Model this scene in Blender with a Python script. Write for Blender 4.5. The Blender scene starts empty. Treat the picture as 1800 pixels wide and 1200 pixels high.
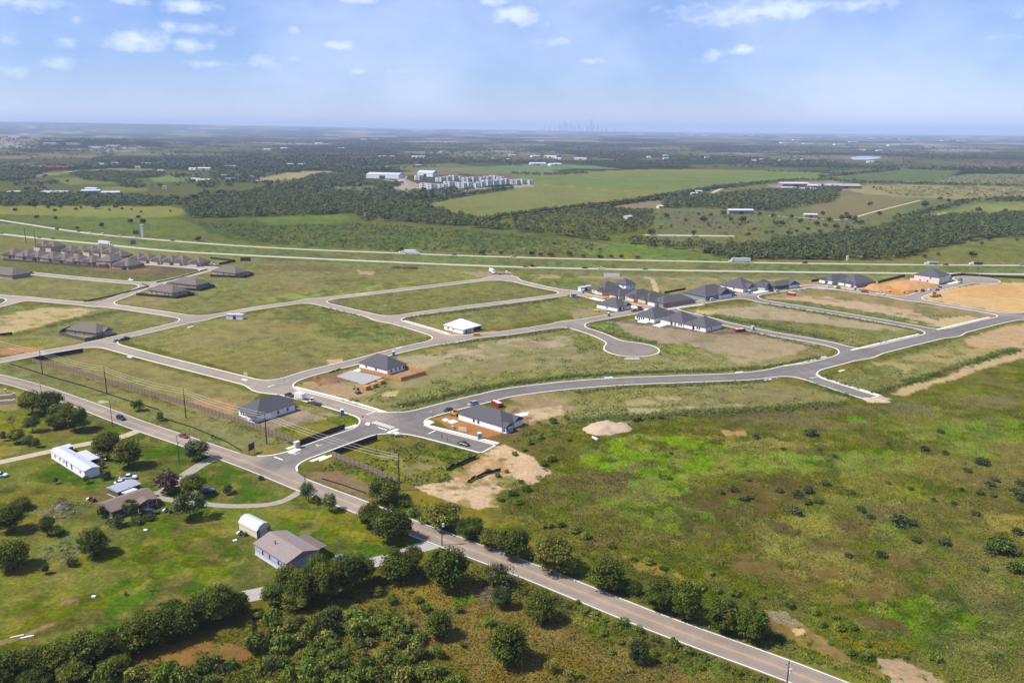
import bpy, bmesh, math, random
import numpy as np
from mathutils import Vector, Matrix

random.seed(7); rng = np.random.default_rng(7)
sc = bpy.context.scene
C = sc.collection

# ------------------------------------------------------------------ camera
CAM_H, FPX, HOR, ROLL = 118.0, 1450.0, 226.0, 0.008
PITCH = math.atan((600 - HOR) / FPX)
Fw = Vector((0, math.cos(PITCH), -math.sin(PITCH)))
U0 = Vector((0, math.sin(PITCH), math.cos(PITCH)))
R0 = Vector((1, 0, 0))
Rv = R0 * math.cos(ROLL) + U0 * math.sin(ROLL)
Uv = U0 * math.cos(ROLL) - R0 * math.sin(ROLL)
cam = bpy.data.cameras.new('camera'); cam_o = bpy.data.objects.new('camera', cam); C.objects.link(cam_o)
cam.sensor_width = 36; cam.lens = 36 * FPX / 1800; cam.clip_start = 1; cam.clip_end = 120000
cam_o.matrix_world = Matrix(((Rv.x, Uv.x, -Fw.x, 0), (Rv.y, Uv.y, -Fw.y, 0), (Rv.z, Uv.z, -Fw.z, CAM_H), (0, 0, 0, 1)))
sc.camera = cam_o

# ------------------------------------------------------------------ sun, sky, exposure
SUN_EL = math.radians(52); SUN_AZ = math.atan2(-0.985, -0.17)      # azimuth clockwise from +Y
sdir = Vector((math.sin(SUN_AZ) * math.cos(SUN_EL), math.cos(SUN_AZ) * math.cos(SUN_EL), math.sin(SUN_EL)))
sl = bpy.data.lights.new('sun', 'SUN'); sl.energy = 5.0; sl.angle = math.radians(0.53); sl.color = (1.0, 0.955, 0.88)
so = bpy.data.objects.new('sun', sl); C.objects.link(so)
so.rotation_euler = (-sdir).to_track_quat('-Z', 'Y').to_euler(); so.location = (0, 0, 300)
SKY_STRENGTH = 0.08
vs = sc.view_settings
vs.view_transform = 'Standard'; vs.look = 'None'; vs.gamma = 1; vs.exposure = 0.5
try: vs.use_curve_mapping = False
except Exception: pass
sc.render.engine = 'CYCLES'
cy = sc.cycles
cy.max_bounces = 6; cy.diffuse_bounces = 2; cy.glossy_bounces = 2; cy.transmission_bounces = 3; cy.volume_bounces = 1; cy.transparent_max_bounces = 6
cy.use_denoising = True
try: cy.denoiser = 'OPENIMAGEDENOISE'
except Exception: pass
sc.render.filter_size = 1.3

def raydir(x, y):
    return (Fw + Rv * ((x - 900) / FPX) + Uv * ((600 - y) / FPX))
def P(x, y, z=0.0):                                   # photo point -> point on the level ground (or at height z)
    d = raydir(x, y)
    t = (z - CAM_H) / d.z
    return Vector((d.x * t, d.y * t, z))
def P2(x, y):
    p = P(x, y); return (p.x, p.y)
def proj(v):
    w = Vector(v) - Vector((0, 0, CAM_H))
    d = w.dot(Fw)
    return 900 + FPX * w.dot(Rv) / d, 600 - FPX * w.dot(Uv) / d
def mpp(x, y):                                        # metres per photo pixel, sideways
    return (P(x, y) - Vector((0, 0, CAM_H))).dot(Fw) / FPX
def hgt(bx, by, ty):                                  # height of an upright thing from its foot and top rows
    b = P(bx, by); h = 5.0
    for _ in range(12):
        y0 = proj(b + Vector((0, 0, h)))[1]; y1 = proj(b + Vector((0, 0, h + .1)))[1]
        h += (ty - y0) / ((y1 - y0) / .1)
    return h

world = bpy.data.worlds.new('World'); sc.world = world; world.use_nodes = True
nt = world.node_tree; N = nt.nodes; L = nt.links; N.clear()
def nd(t, tree=None, **k):
    n = (tree or nt).nodes.new(t)
    for a, b in k.items(): setattr(n, a, b)
    return n
def mathn(tree, op, a, b=None, c=None, clamp=False):
    n = tree.nodes.new('ShaderNodeMath'); n.operation = op; n.use_clamp = clamp
    for i, v in enumerate((a, b, c)):
        if v is None: continue
        if isinstance(v, (int, float)): n.inputs[i].default_value = v
        else: tree.links.new(v, n.inputs[i])
    return n.outputs[0]
out = nd('ShaderNodeOutputWorld'); bg = nd('ShaderNodeBackground'); bg.inputs[1].default_value = SKY_STRENGTH
sky = nd('ShaderNodeTexSky'); sky.sky_type = 'NISHITA'; sky.sun_disc = False
sky.sun_elevation = SUN_EL; sky.sun_rotation = SUN_AZ
sky.air_density = 1.0; sky.dust_density = 0.0; sky.ozone_density = 6.0; sky.altitude = 150
tc = nd('ShaderNodeTexCoord')
sep = nd('ShaderNodeSeparateXYZ'); L.new(tc.outputs['Generated'], sep.inputs[0])
az = mathn(nt, 'ARCTAN2', sep.outputs[0], sep.outputs[1])
el = mathn(nt, 'ARCSINE', sep.outputs[2])
cmb = nd('ShaderNodeCombineXYZ'); L.new(mathn(nt, 'MULTIPLY', az, 1.0), cmb.inputs[0]); L.new(mathn(nt, 'MULTIPLY', el, 1.6), cmb.inputs[1])
def wnoise(scale, detail, rough=.55, off=0.0):
    n = nd('ShaderNodeTexNoise'); n.inputs['Scale'].default_value = scale; n.inputs['Detail'].default_value = detail; n.inputs['Roughness'].default_value = rough
    m = nd('ShaderNodeVectorMath', operation='ADD'); m.inputs[1].default_value = (off, off * .7, off * 1.3)
    L.new(cmb.outputs[0], m.inputs[0]); L.new(m.outputs[0], n.inputs['Vector'])
    return n.outputs[0]
n_fine = wnoise(46, 6, .6)
n_mid = wnoise(15, 4, .5, 3.1)
# cumulus puffs: where they stand in the sky (photo x, y, half width, half height, strength)
puffs = [(45, 6, 75, 14, 1.0), (243, 71, 50, 17, 1.15), (333, 79, 32, 12, .95), (222, 4, 34, 9, .8), (335, 11, 42, 11, .95), (137, 34, 13, 9, .75), (345, 52, 46, 8, .55),
         (588, 79, 38, 10, .95), (625, 1, 60, 8, .85), (519, 54, 18, 8, .55), (903, 28, 45, 18, 1.15), (870, 4, 34, 8, .85), (967, 74, 48, 12, .75), (710, 125, 32, 8, .5), (516, 104, 16, 6, .6),
         (300, 45, 22, 6, .5), (5, 72, 18, 9, .7), (112, 71, 15, 8, .5), (105, 111, 22, 8, .4), (20, 124, 26, 8, .4), (370, 112, 36, 6, .4), (465, 106, 24, 9, .35), (637, 124, 24, 6, .35),
         (1330, 22, 130, 22, .95), (1385, 16, 52, 16, 1.15), (1510, 8, 80, 14, .75), (1316, 88, 36, 9, .8), (1255, 98, 22, 9, .55), (1037, 108, 34, 7, .45), (1745, 66, 34, 7, .3), (960, 47, 18, 8, .4),
         (760, -40, 90, 20, 1.0), (1150, -60, 120, 24, 1.0), (1900, 20, 80, 18, .9), (-120, 40, 90, 20, .9)]
mask = None
ael = nd('ShaderNodeCombineXYZ'); L.new(az, ael.inputs[0]); L.new(el, ael.inputs[1])
for (x, y, hw, hh, s) in puffs:
    d = raydir(x, y).normalized()
    a0, e0 = math.atan2(d.x, d.y), math.asin(d.z); iu, iv = FPX / (hw * 1.2), FPX / (hh * 1.25)
    vm = nd('ShaderNodeVectorMath', operation='MULTIPLY_ADD'); L.new(ael.outputs[0], vm.inputs[0]); vm.inputs[1].default_value = (iu, iv, 0); vm.inputs[2].default_value = (-a0 * iu, -e0 * iv, 0)
    ln = nd('ShaderNodeVectorMath', operation='LENGTH'); L.new(vm.outputs[0], ln.inputs[0])
    b = mathn(nt, 'MULTIPLY_ADD', ln.outputs['Value'], -s, s)
    mask = b if mask is None else mathn(nt, 'MAXIMUM', mask, b)
mask = mathn(nt, 'ADD', mask, mathn(nt, 'MULTIPLY', mathn(nt, 'SUBTRACT', n_fine, .5), 1.9))
mask = mathn(nt, 'ADD', mask, mathn(nt, 'MULTIPLY', mathn(nt, 'SUBTRACT', n_mid, .5), 1.0))
cl1 = nd('ShaderNodeMapRange', interpolation_type='SMOOTHSTEP'); L.new(mask, cl1.inputs[0])
cl1.inputs[1].default_value = -0.25; cl1.inputs[2].default_value = 1.2; cl1.inputs[4].default_value = 0.66
# cumulus over the rest of the sky and a thin high veil everywhere
hi = nd('ShaderNodeMapRange', interpolation_type='SMOOTHSTEP'); L.new(el, hi.inputs[0]); hi.inputs[1].default_value = .17; hi.inputs[2].default_value = .26
gen = nd('ShaderNodeMapRange', interpolation_type='SMOOTHSTEP'); L.new(wnoise(5.0, 6, .55, 7.7), gen.inputs[0]); gen.inputs[1].default_value = .56; gen.inputs[2].default_value = .70; gen.inputs[4].default_value = .8
veil = nd('ShaderNodeMapRange', interpolation_type='SMOOTHSTEP'); L.new(wnoise(4.5, 5, .6, 12.2), veil.inputs[0]); veil.inputs[1].default_value = .25; veil.inputs[2].default_value = .75; veil.inputs[4].default_value = .34
cov = mathn(nt, 'MAXIMUM', mathn(nt, 'MAXIMUM', cl1.outputs[0], mathn(nt, 'MULTIPLY', gen.outputs[0], hi.outputs[0])), veil.outputs[0])
mixc = nd('ShaderNodeMix', data_type='RGBA'); L.new(cov, mixc.inputs[0])
tint = nd('ShaderNodeMix', data_type='RGBA', blend_type='MULTIPLY'); tint.inputs[0].default_value = 1.0
L.new(sky.outputs[0], tint.inputs[6]); tint.inputs[7].default_value = (0.83, 0.88, 1.22, 1)
L.new(tint.outputs[2], mixc.inputs[6]); mixc.inputs[7].default_value = (9.8, 10.7, 13.0, 1)
L.new(mixc.outputs[2], bg.inputs[0]); L.new(bg.outputs[0], out.inputs[0])

# ------------------------------------------------------------------ helpers
def lin(c):
    c = np.asarray(c, float) / 255.0
    return np.where(c <= .04045, c / 12.92, ((c + .055) / 1.055) ** 2.4)
KALB = 2.2                                           # lit level surface at this sun and exposure
def alb(c, sat=1.22):                                 # photo tone -> albedo, air and skylight taken out again
    l = lin(c) / KALB; y = (l * np.array((.3, .6, .1))).sum(-1, keepdims=True)
    return np.clip(y + (l - y) * sat, .004, .8)
def kind(o, k): o['kind'] = k; return o
def tag(o, label, cat, group=None):
    o['label'] = label; o['category'] = cat
    if group: o['group'] = group
    return o
def thing(name, label, cat, loc=(0, 0, 0), rz=0.0, group=None):
    o = bpy.data.objects.new(name, None); C.objects.link(o); o.empty_display_size = .5
    o.location = loc; o.rotation_euler = (0, 0, rz)
    return tag(o, label, cat, group)
ORD = ['first', 'second', 'third', 'fourth', 'fifth', 'sixth', 'seventh', 'eighth', 'ninth', 'tenth', 'eleventh', 'twelfth', 'thirteenth', 'fourteenth', 'fifteenth', 'sixteenth', 'seventeenth', 'eighteenth']
class MB:
    def __init__(s): s.v = []; s.f = []
    def add(s, vs, fs):
        b = len(s.v); s.v += [tuple(v) for v in vs]; s.f += [tuple(i + b for i in f) for f in fs]; return s
    def box(s, x0, x1, y0, y1, z0, z1):
        return s.add([(x0, y0, z0), (x1, y0, z0), (x1, y1, z0), (x0, y1, z0), (x0, y0, z1), (x1, y0, z1), (x1, y1, z1), (x0, y1, z1)],
                     [(0, 3, 2, 1), (4, 5, 6, 7), (0, 1, 5, 4), (1, 2, 6, 5), (2, 3, 7, 6), (3, 0, 4, 7)])
    def tube(s, p0, p1, r0, r1, n=8, caps=True):
        p0, p1 = Vector(p0), Vector(p1); d = (p1 - p0).normalized()
        a = d.orthogonal().normalized(); b = d.cross(a)
        vs = []
        for p, r in ((p0, r0), (p1, r1)):
            for i in range(n):
                t = 2 * math.pi * i / n; vs.append(p + (a * math.cos(t) + b * math.sin(t)) * r)
        fs = [(i, (i + 1) % n, n + (i + 1) % n, n + i) for i in range(n)]
        if caps: fs += [tuple(range(n - 1, -1, -1)), tuple(range(n, 2 * n))]
        return s.add(vs, fs)
    def loft(s, rings, caps=True):                    # rings of equal length, each a list of points
        n = len(rings[0]); vs = [p for r in rings for p in r]; fs = []
        for k in range(len(rings) - 1):
            for i in range(n):
                j = (i + 1) % n; fs.append((k * n + i, k * n + j, (k + 1) * n + j, (k + 1) * n + i))
        if caps: fs += [tuple(range(n - 1, -1, -1)), tuple(range((len(rings) - 1) * n, len(rings) * n))]
        return s.add(vs, fs)
    def mesh(s, name, mat=None, smooth=False):
        m = bpy.data.meshes.new(name); m.from_pydata(s.v, [], s.f); m.validate(); m.update()
        if mat: m.materials.append(mat)
        if smooth: m.polygons.foreach_set('use_smooth', [True] * len(m.polygons))
        return m
    def obj(s, name, mat, parent=None, smooth=False, loc=None):
        o = bpy.data.objects.new(name, s.mesh(name, mat, smooth)); C.objects.link(o)
        if parent: o.parent = parent
        if loc is not None: o.location = loc
        return o
def mobj(name, mesh, parent=None, loc=None, rz=0.0):
    o = bpy.data.objects.new(name, mesh); C.objects.link(o)
    if parent: o.parent = parent
    if loc is not None: o.location = loc
    o.rotation_euler = (0, 0, rz); return o
def dup(root, loc, rz, label=None, group=None, scale=None, cat=None):
    r = root.copy(); C.objects.link(r); r.location = loc; r.rotation_euler = (0, 0, rz)
    if scale is not None: r.scale = scale if hasattr(scale, '__len__') else (scale,) * 3
    if label: r['label'] = label
    if group: r['group'] = group
    if cat: r['category'] = cat
    for ch in list(root.children):
        c = ch.copy(); C.objects.link(c); c.parent = r
        for g in ch.children:
            d = g.copy(); C.objects.link(d); d.parent = c
    return r
def setmat(o, mat):
    o.material_slots[0].link = 'OBJECT'; o.material_slots[0].material = mat
def npmesh(name, verts, faces, mat, cols=None, smooth=False):
    """verts (n,3), faces (m,k) with k 3 or 4, cols (n,3) linear"""
    m = bpy.data.meshes.new(name); verts = np.asarray(verts, np.float32); faces = np.asarray(faces, np.int32)
    k = faces.shape[1]; m.vertices.add(len(verts)); m.vertices.foreach_set('co', verts.ravel())
    m.loops.add(faces.size); m.loops.foreach_set('vertex_index', faces.ravel())
    m.polygons.add(len(faces)); m.polygons.foreach_set('loop_start', np.arange(0, faces.size, k, dtype=np.int32))
    try: m.polygons.foreach_set('loop_total', np.full(len(faces), k, np.int32))
    except Exception: pass
    if smooth: m.polygons.foreach_set('use_smooth', np.ones(len(faces), bool))
    m.update(calc_edges=True)
    if cols is not None:
        a = m.color_attributes.new('Col', 'FLOAT_COLOR', 'POINT')
        cc = np.ones((len(verts), 4), np.float32); cc[:, :cols.shape[1]] = cols; a.data.foreach_set('color', cc.ravel())
    if mat: m.materials.append(mat)
    return m

# vectorised value noise
def _h(xi, yi, s):
    v = (xi.astype(np.int64) * 374761393 + yi.astype(np.int64) * 668265263 + s * 974634593) & 0xffffffff
    v = ((v ^ (v >> 13)) * 1274126177) & 0xffffffff
    return ((v ^ (v >> 16)) & 0xffff) / 65535.0
def vnoise(x, y, s=0):
    xi, yi = np.floor(x), np.floor(y); fx, fy = x - xi, y - yi
    fx = fx * fx * (3 - 2 * fx); fy = fy * fy * (3 - 2 * fy)
    return (_h(xi, yi, s) * (1 - fx) + _h(xi + 1, yi, s) * fx) * (1 - fy) + (_h(xi, yi + 1, s) * (1 - fx) + _h(xi + 1, yi + 1, s) * fx) * fy
def fbm(x, y, wl, octv=4, s=0):
    t = 0; a = .5; n = 0
    for k in range(octv):
        t = t + a * vnoise(x / wl * 2 ** k + 17.3 * k, y / wl * 2 ** k - 9.1 * k, s + k); n += a; a *= .55
    return t / n
def sstep(a, b, x):
    t = np.clip((x - a) / (b - a), 0, 1); return t * t * (3 - 2 * t)
def sdpoly(x, y, pts):
    pts = np.asarray(pts, float); n = len(pts)
    d = np.full(x.shape, 1e18); ins = np.zeros(x.shape, bool)
    for i in range(n):
        ax, ay = pts[i]; bx, by = pts[(i + 1) % n]
        ex, ey = bx - ax, by - ay; wx, wy = x - ax, y - ay
        t = np.clip((wx * ex + wy * ey) / max(ex * ex + ey * ey, 1e-9), 0, 1)
        d = np.minimum(d, (wx - ex * t) ** 2 + (wy - ey * t) ** 2)
        c = (ay > y) != (by > y)
        with np.errstate(divide='ignore', invalid='ignore'):
            xi = (bx - ax) * (y - ay) / (by - ay if by != ay else 1e-9) + ax
        ins ^= c & (x < xi)
    d = np.sqrt(d); return np.where(ins, -d, d)
def sdline(x, y, pts, flat=False):
    d = np.full(x.shape, 1e18)
    for (ax, ay), (bx, by) in zip(pts[:-1], pts[1:]):
        ex, ey = bx - ax, by - ay; wx, wy = x - ax, y - ay
        t = np.clip((wx * ex + wy * ey) / max(ex * ex + ey * ey, 1e-9), 0, 1)
        d = np.minimum(d, (wx - ex * t) ** 2 + (wy - ey * t) ** 2)
    return np.sqrt(d)
def smooth_line(pts, n=6):                            # Catmull-Rom through the given points
    if len(pts) < 3: return [tuple(p) for p in pts]
    q = [np.array(p, float) for p in pts]; q = [2 * q[0] - q[1]] + q + [2 * q[-1] - q[-2]]
    o = []
    for i in range(1, len(q) - 2):
        for k in range(n):
            t = k / n
            o.append(tuple(.5 * ((2 * q[i]) + (-q[i - 1] + q[i + 1]) * t + (2 * q[i - 1] - 5 * q[i] + 4 * q[i + 1] - q[i + 2]) * t * t + (-q[i - 1] + 3 * q[i] - 3 * q[i + 1] + q[i + 2]) * t ** 3)))
    return o + [tuple(q[-2])]

# ------------------------------------------------------------------ materials
MATS = {}
def mat(name, color, rough=.8, nscale=None, namt=.25, bump=0.0, metal=0.0, spec=.3, wave=None, attr=False):
    """Principled with two-octave noise tint; color in linear albedo"""
    if name in MATS: return MATS[name]
    m = bpy.data.materials.new(name); m.use_nodes = True; t = m.node_tree; b = t.nodes['Principled BSDF']
    b.inputs['Roughness'].default_value = rough; b.inputs['Metallic'].default_value = metal
    b.inputs['Specular IOR Level'].default_value = spec
    col = tuple(float(c) for c in color) + (1,)
    if nscale:
        g = t.nodes.new('ShaderNodeTexCoord'); nz = t.nodes.new('ShaderNodeTexNoise'); nz.inputs['Scale'].default_value = nscale; nz.inputs['Detail'].default_value = 5; nz.inputs['Roughness'].default_value = .65
        t.links.new(g.outputs['Object'], nz.inputs['Vector'])
        mr = t.nodes.new('ShaderNodeMapRange'); mr.inputs[1].default_value = .25; mr.inputs[2].default_value = .75; mr.inputs[3].default_value = 1 - namt; mr.inputs[4].default_value = 1 + namt
        t.links.new(nz.outputs[0], mr.inputs[0])
        fac = mr.outputs[0]
        if wave:                                      # courses, boards or corrugation: (axis, per metre, amount)
            w = t.nodes.new('ShaderNodeTexWave'); w.bands_direction = wave[0]; w.inputs['Scale'].default_value = wave[1]; w.inputs['Distortion'].default_value = .4
            t.links.new(g.outputs['Object'], w.inputs['Vector'])
            w2 = t.nodes.new('ShaderNodeMapRange'); w2.inputs[3].default_value = 1 - wave[2]; w2.inputs[4].default_value = 1 + wave[2] * .4
            t.links.new(w.outputs['Fac'], w2.inputs[0]); fac = mathn(t, 'MULTIPLY', fac, w2.outputs[0])
        mx = t.nodes.new('ShaderNodeMix'); mx.data_type = 'RGBA'; mx.blend_type = 'MULTIPLY'; mx.inputs[0].default_value = 1
        if attr:
            at = t.nodes.new('ShaderNodeAttribute'); at.attribute_name = 'Col'; t.links.new(at.outputs['Color'], mx.inputs[6])
        else: mx.inputs[6].default_value = col
        cb = t.nodes.new('ShaderNodeCombineColor')
        for i in range(3): t.links.new(fac, cb.inputs[i])
        t.links.new(cb.outputs[0], mx.inputs[7]); t.links.new(mx.outputs[2], b.inputs['Base Color'])
        if bump:
            bp = t.nodes.new('ShaderNodeBump'); bp.inputs['Strength'].default_value = bump; bp.inputs['Distance'].default_value = .2
            t.links.new(nz.outputs[0], bp.inputs['Height']); t.links.new(bp.outputs[0], b.inputs['Normal'])
    else: b.inputs['Base Color'].default_value = col
    MATS[name] = m; return m
def smat(name, srgb, K=1.22, **k): return mat(name, np.clip(lin(srgb) / K, 0, .82), **k)

def foliage_mat(name, tint=(1, 1, 1), var=.35):
    m = bpy.data.materials.new(name); m.use_nodes = True; t = m.node_tree; b = t.nodes['Principled BSDF']
    at = t.nodes.new('ShaderNodeAttribute'); at.attribute_name = 'Col'
    oi = t.nodes.new('ShaderNodeObjectInfo')
    mr = t.nodes.new('ShaderNodeMapRange'); mr.inputs[3].default_value = 1 - var; mr.inputs[4].default_value = 1 + var
    t.links.new(oi.outputs['Random'], mr.inputs[0])
    cb = t.nodes.new('ShaderNodeCombineColor')
    t.links.new(mathn(t, 'MULTIPLY', mr.outputs[0], tint[0]), cb.inputs[0])
    t.links.new(mathn(t, 'MULTIPLY', mathn(t, 'POWER', mr.outputs[0], .7), tint[1]), cb.inputs[1])
    t.links.new(mathn(t, 'MULTIPLY', mathn(t, 'POWER', mr.outputs[0], .9), tint[2]), cb.inputs[2])
    mx = t.nodes.new('ShaderNodeMix'); mx.data_type = 'RGBA'; mx.blend_type = 'MULTIPLY'; mx.inputs[0].default_value = 1
    t.links.new(at.outputs['Color'], mx.inputs[6]); t.links.new(cb.outputs[0], mx.inputs[7])
    t.links.new(mx.outputs[2], b.inputs['Base Color']); b.inputs['Roughness'].default_value = .75; b.inputs['Specular IOR Level'].default_value = .06
    tr = t.nodes.new('ShaderNodeBsdfTranslucent'); t.links.new(mx.outputs[2], tr.inputs['Color'])
    ms = t.nodes.new('ShaderNodeMixShader'); ms.inputs[0].default_value = .18
    o = t.nodes['Material Output']
    t.links.new(b.outputs[0], ms.inputs[1]); t.links.new(tr.outputs[0], ms.inputs[2]); t.links.new(ms.outputs[0], o.inputs['Surface'])
    MATS[name] = m; return m

# ------------------------------------------------------------------ ground colours: what grows or lies where
ZONES = []
def tone(rgb, y):
    rgb = np.array(rgb, float); dirt = rgb[0] > 175 or rgb[0] > 1.14 * rgb[1]
    if y < 478: rgb = rgb * .92 + np.array((150, 142, 100)) * .08; return alb(rgb, 1.05)          # dry far pasture
    if y < 735:
        if dirt: return alb(np.minimum(rgb * 1.07, 246), 1.05)
        rgb = (rgb * .74 + np.array((186, 170, 128)) * .26) * 1.07; return alb(rgb, .98)         # thin, dry lots
    if dirt: return alb(np.minimum(rgb * 1.05, 246), 1.1)
    return alb(rgb)
def Z(px, rgb, f=3.0, w=5.0, thr=None, wl=40.0, a=1.0, tex=None, seed=None, st=1.0):
    pts = np.array([P2(*p) for p in px]); c = np.array(px, float).mean(0); m = mpp(c[0], max(c[1], 262))
    cc = tone(rgb, c[1])
    if thr is not None and 478 < c[1] < 735 and rgb[0] > 145: thr -= .05
    ZONES.append(dict(p=pts, c=cc, f=f * m, w=w * m, thr=thr, wl=wl * m, a=a, tex=tex, s=seed if seed is not None else len(ZONES) * 13 + 5, m=m, st=st))
def ZL(px, rgb, width, f=1.0, w=1.0, a=1.0, tex=None, thr=None, wl=20):         # along a line, width in metres
    pts = np.array([P2(*p) for p in px]); c = np.array(px, float).mean(0); m = mpp(c[0], max(c[1], 262))
    ZONES.append(dict(line=pts, hw=width / 2, c=alb(rgb), f=f * m, w=w * m, thr=thr, wl=wl * m, a=a, tex=tex, s=len(ZONES) * 13 + 5, m=m, p=pts, st=1.0))

OL = (124, 126, 66); GR = (108, 124, 58); LIME = (118, 146, 44); TAN = (198, 178, 142); DIRT = (206, 178, 138); BRN = (122, 108, 78); STR = (166, 156, 98); WOOD = (68, 84, 46)
# --- far country
Z([(-300, 300), (450, 300), (620, 312), (700, 330), (720, 356), (830, 386), (1290, 455), (1290, 470), (-300, 400)], (108, 114, 62), 4, 6)
Z([(450, 312), (510, 303), (570, 300), (622, 308), (560, 316), (460, 319)], (186, 172, 128), 1.5, 2)
Z([(0, 312), (60, 306), (130, 300), (200, 296), (270, 297), (270, 300), (130, 304), (60, 312)], (160, 152, 112), 1, 2)
Z([(90, 312), (200, 314), (205, 322), (120, 326)], (136, 142, 88), 1, 2)
Z([(180, 328), (260, 330), (258, 338), (175, 337)], (140, 145, 82), 1, 2)
Z([(265, 310), (330, 306), (330, 318), (270, 319)], (132, 150, 92), 1, 2)
Z([(720, 360), (825, 335), (900, 331), (940, 324), (900, 307), (1000, 302), (1160, 297), (1400, 300), (1500, 309), (1350, 321), (1220, 337), (1080, 359), (900, 381), (832, 389)], (144, 150, 84), 1, 1.5)
Z([(900, 308), (1000, 312), (1200, 306), (1400, 300), (1500, 309), (1350, 321), (1220, 336), (1000, 328), (940, 324)], (128, 148, 80), 3, 6, a=.7)
Z([(780, 352), (900, 338), (1080, 335), (1120, 345), (960, 366), (840, 378)], (150, 150, 92), 6, 10, thr=.5, wl=60, a=.8)
ZL([(945, 324), (1020, 329), (1060, 333), (1105, 336)], (176, 160, 116), 9, .6, 1.5)
Z([(760, 297), (840, 303), (900, 304), (1000, 297), (1090, 297), (1040, 291), (930, 289)], (126, 148, 100), 1, 2)
Z([(1220, 338), (1350, 322), (1500, 310), (1900, 305), (1900, 420), (1290, 450), (1150, 430), (1150, 370)], (128, 134, 84), 2, 3)
Z([(1460, 300), (1580, 296), (1690, 300), (1650, 318), (1500, 322)], (112, 128, 78), 1, 1.5)
Z([(1650, 318), (1700, 306), (1900, 306), (1900, 325), (1650, 322)], (150, 146, 104), 1, 2)
Z([(1480, 327), (1560, 325), (1900, 330), (1900, 352), (1760, 352), (1560, 346), (1500, 338)], (176, 166, 112), 1.5, 3)
Z([(1530, 327), (1900, 330), (1900, 350), (1570, 345)], (128, 132, 80), 1, 3, thr=.55, wl=14, a=.8)
Z([(1430, 346), (1540, 342), (1620, 350), (1500, 378), (1420, 382)], (148, 138, 94), 2, 4)
Z([(1600, 385), (1720, 358), (1900, 352), (1900, 378), (1690, 381), (1600, 392)], (148, 156, 86), 1.5, 3)
Z([(1640, 376), (1800, 360), (1800, 368), (1680, 380)], (168, 168, 98), 2, 4, thr=.5, wl=30, a=.7)
Z([(1160, 370), (1280, 378), (1350, 395), (1300, 405), (1180, 396)], (128, 126, 96), 4, 8, thr=.42, wl=50, a=.9)
Z([(1080, 362), (1170, 350), (1165, 366), (1080, 366)], (166, 148, 112), 1, 2)
Z([(1350, 325), (1470, 318), (1500, 330), (1480, 336), (1350, 336)], (176, 160, 136), 1, 2)
Z([(700, 312), (760, 330), (880, 330), (940, 322), (940, 327), (800, 340), (720, 342), (690, 328)], (196, 180, 160), 1, 2)
ZL([(645, 339), (687, 335), (712, 325), (704, 318), (712, 309)], (206, 190, 178), 15, .6, .6)
Z([(560, 326), (640, 320), (690, 326), (660, 337), (600, 338)], (128, 142, 86), 1.5, 3)
# --- pastures before the highway
Z([(-200, 362), (110, 361), (300, 362), (345, 371), (320, 385), (330, 392), (500, 380), (620, 374), (625, 390), (830, 402), (1050, 424), (1220, 445), (1280, 458), (900, 449), (450, 431), (220, 412), (120, 402), (0, 384), (-200, 360)], (108, 122, 58), 2, 4)
Z([(-200, 363), (110, 362), (300, 363), (335, 371), (310, 381), (180, 383), (60, 378), (-200, 372)], (154, 158, 82), 2.5, 5)
Z([(60, 380), (300, 384), (430, 408), (440, 428), (220, 411), (120, 400), (0, 384)], (118, 136, 68), 2, 5)
Z([(340, 392), (500, 400), (620, 392), (800, 402), (1000, 424), (1000, 446), (700, 440), (480, 430), (420, 415)], (92, 118, 54), 3, 8, thr=.45, wl=34)
Z([(330, 390), (450, 386), (540, 384), (600, 390), (520, 404), (490, 428), (400, 420)], (80, 102, 50), 3, 6, a=.8)
Z([(450, 384), (530, 377), (600, 376), (620, 388), (560, 394), (470, 396)], (120, 148, 70), 2, 4, a=.8)
Z([(700, 436), (760, 428), (900, 440), (900, 449), (740, 445)], (150, 146, 92), 3, 6, thr=.5, wl=24, a=.8)
Z([(1040, 428), (1100, 425), (1200, 435), (1275, 456), (1100, 455), (1000, 444)], (118, 152, 66), 2, 4)
Z([(900, 432), (1040, 424), (1070, 430), (1020, 440), (920, 448)], (134, 146, 80), 2, 5, a=.8)
Z([(1590, 458), (1650, 440), (1725, 421), (1950, 417), (1950, 462)], (138, 144, 74), 1, 1.5)
Z([(1680, 432), (1950, 424), (1950, 452), (1700, 448)], (116, 122, 58), 2, 5, thr=.5, wl=24)
# --- highway corridor
Z([(-200, 372), (120, 404), (450, 431), (900, 449), (1350, 459), (1900, 463), (1900, 486), (1350, 481), (900, 473), (450, 454), (0, 415), (-200, 390)], (130, 150, 88), 1, 2)
Z([(-200, 380), (100, 408), (450, 436), (900, 455), (1350, 465), (1900, 470), (1900, 476), (1350, 472), (900, 464), (450, 444), (0, 405)], (116, 140, 76), 2, 4, thr=.5, wl=40, a=.7)
Z([(1290, 459), (1600, 463), (1900, 464), (1900, 461), (1600, 459), (1400, 458)], (176, 150, 104), .8, 1, a=.6)
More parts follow.
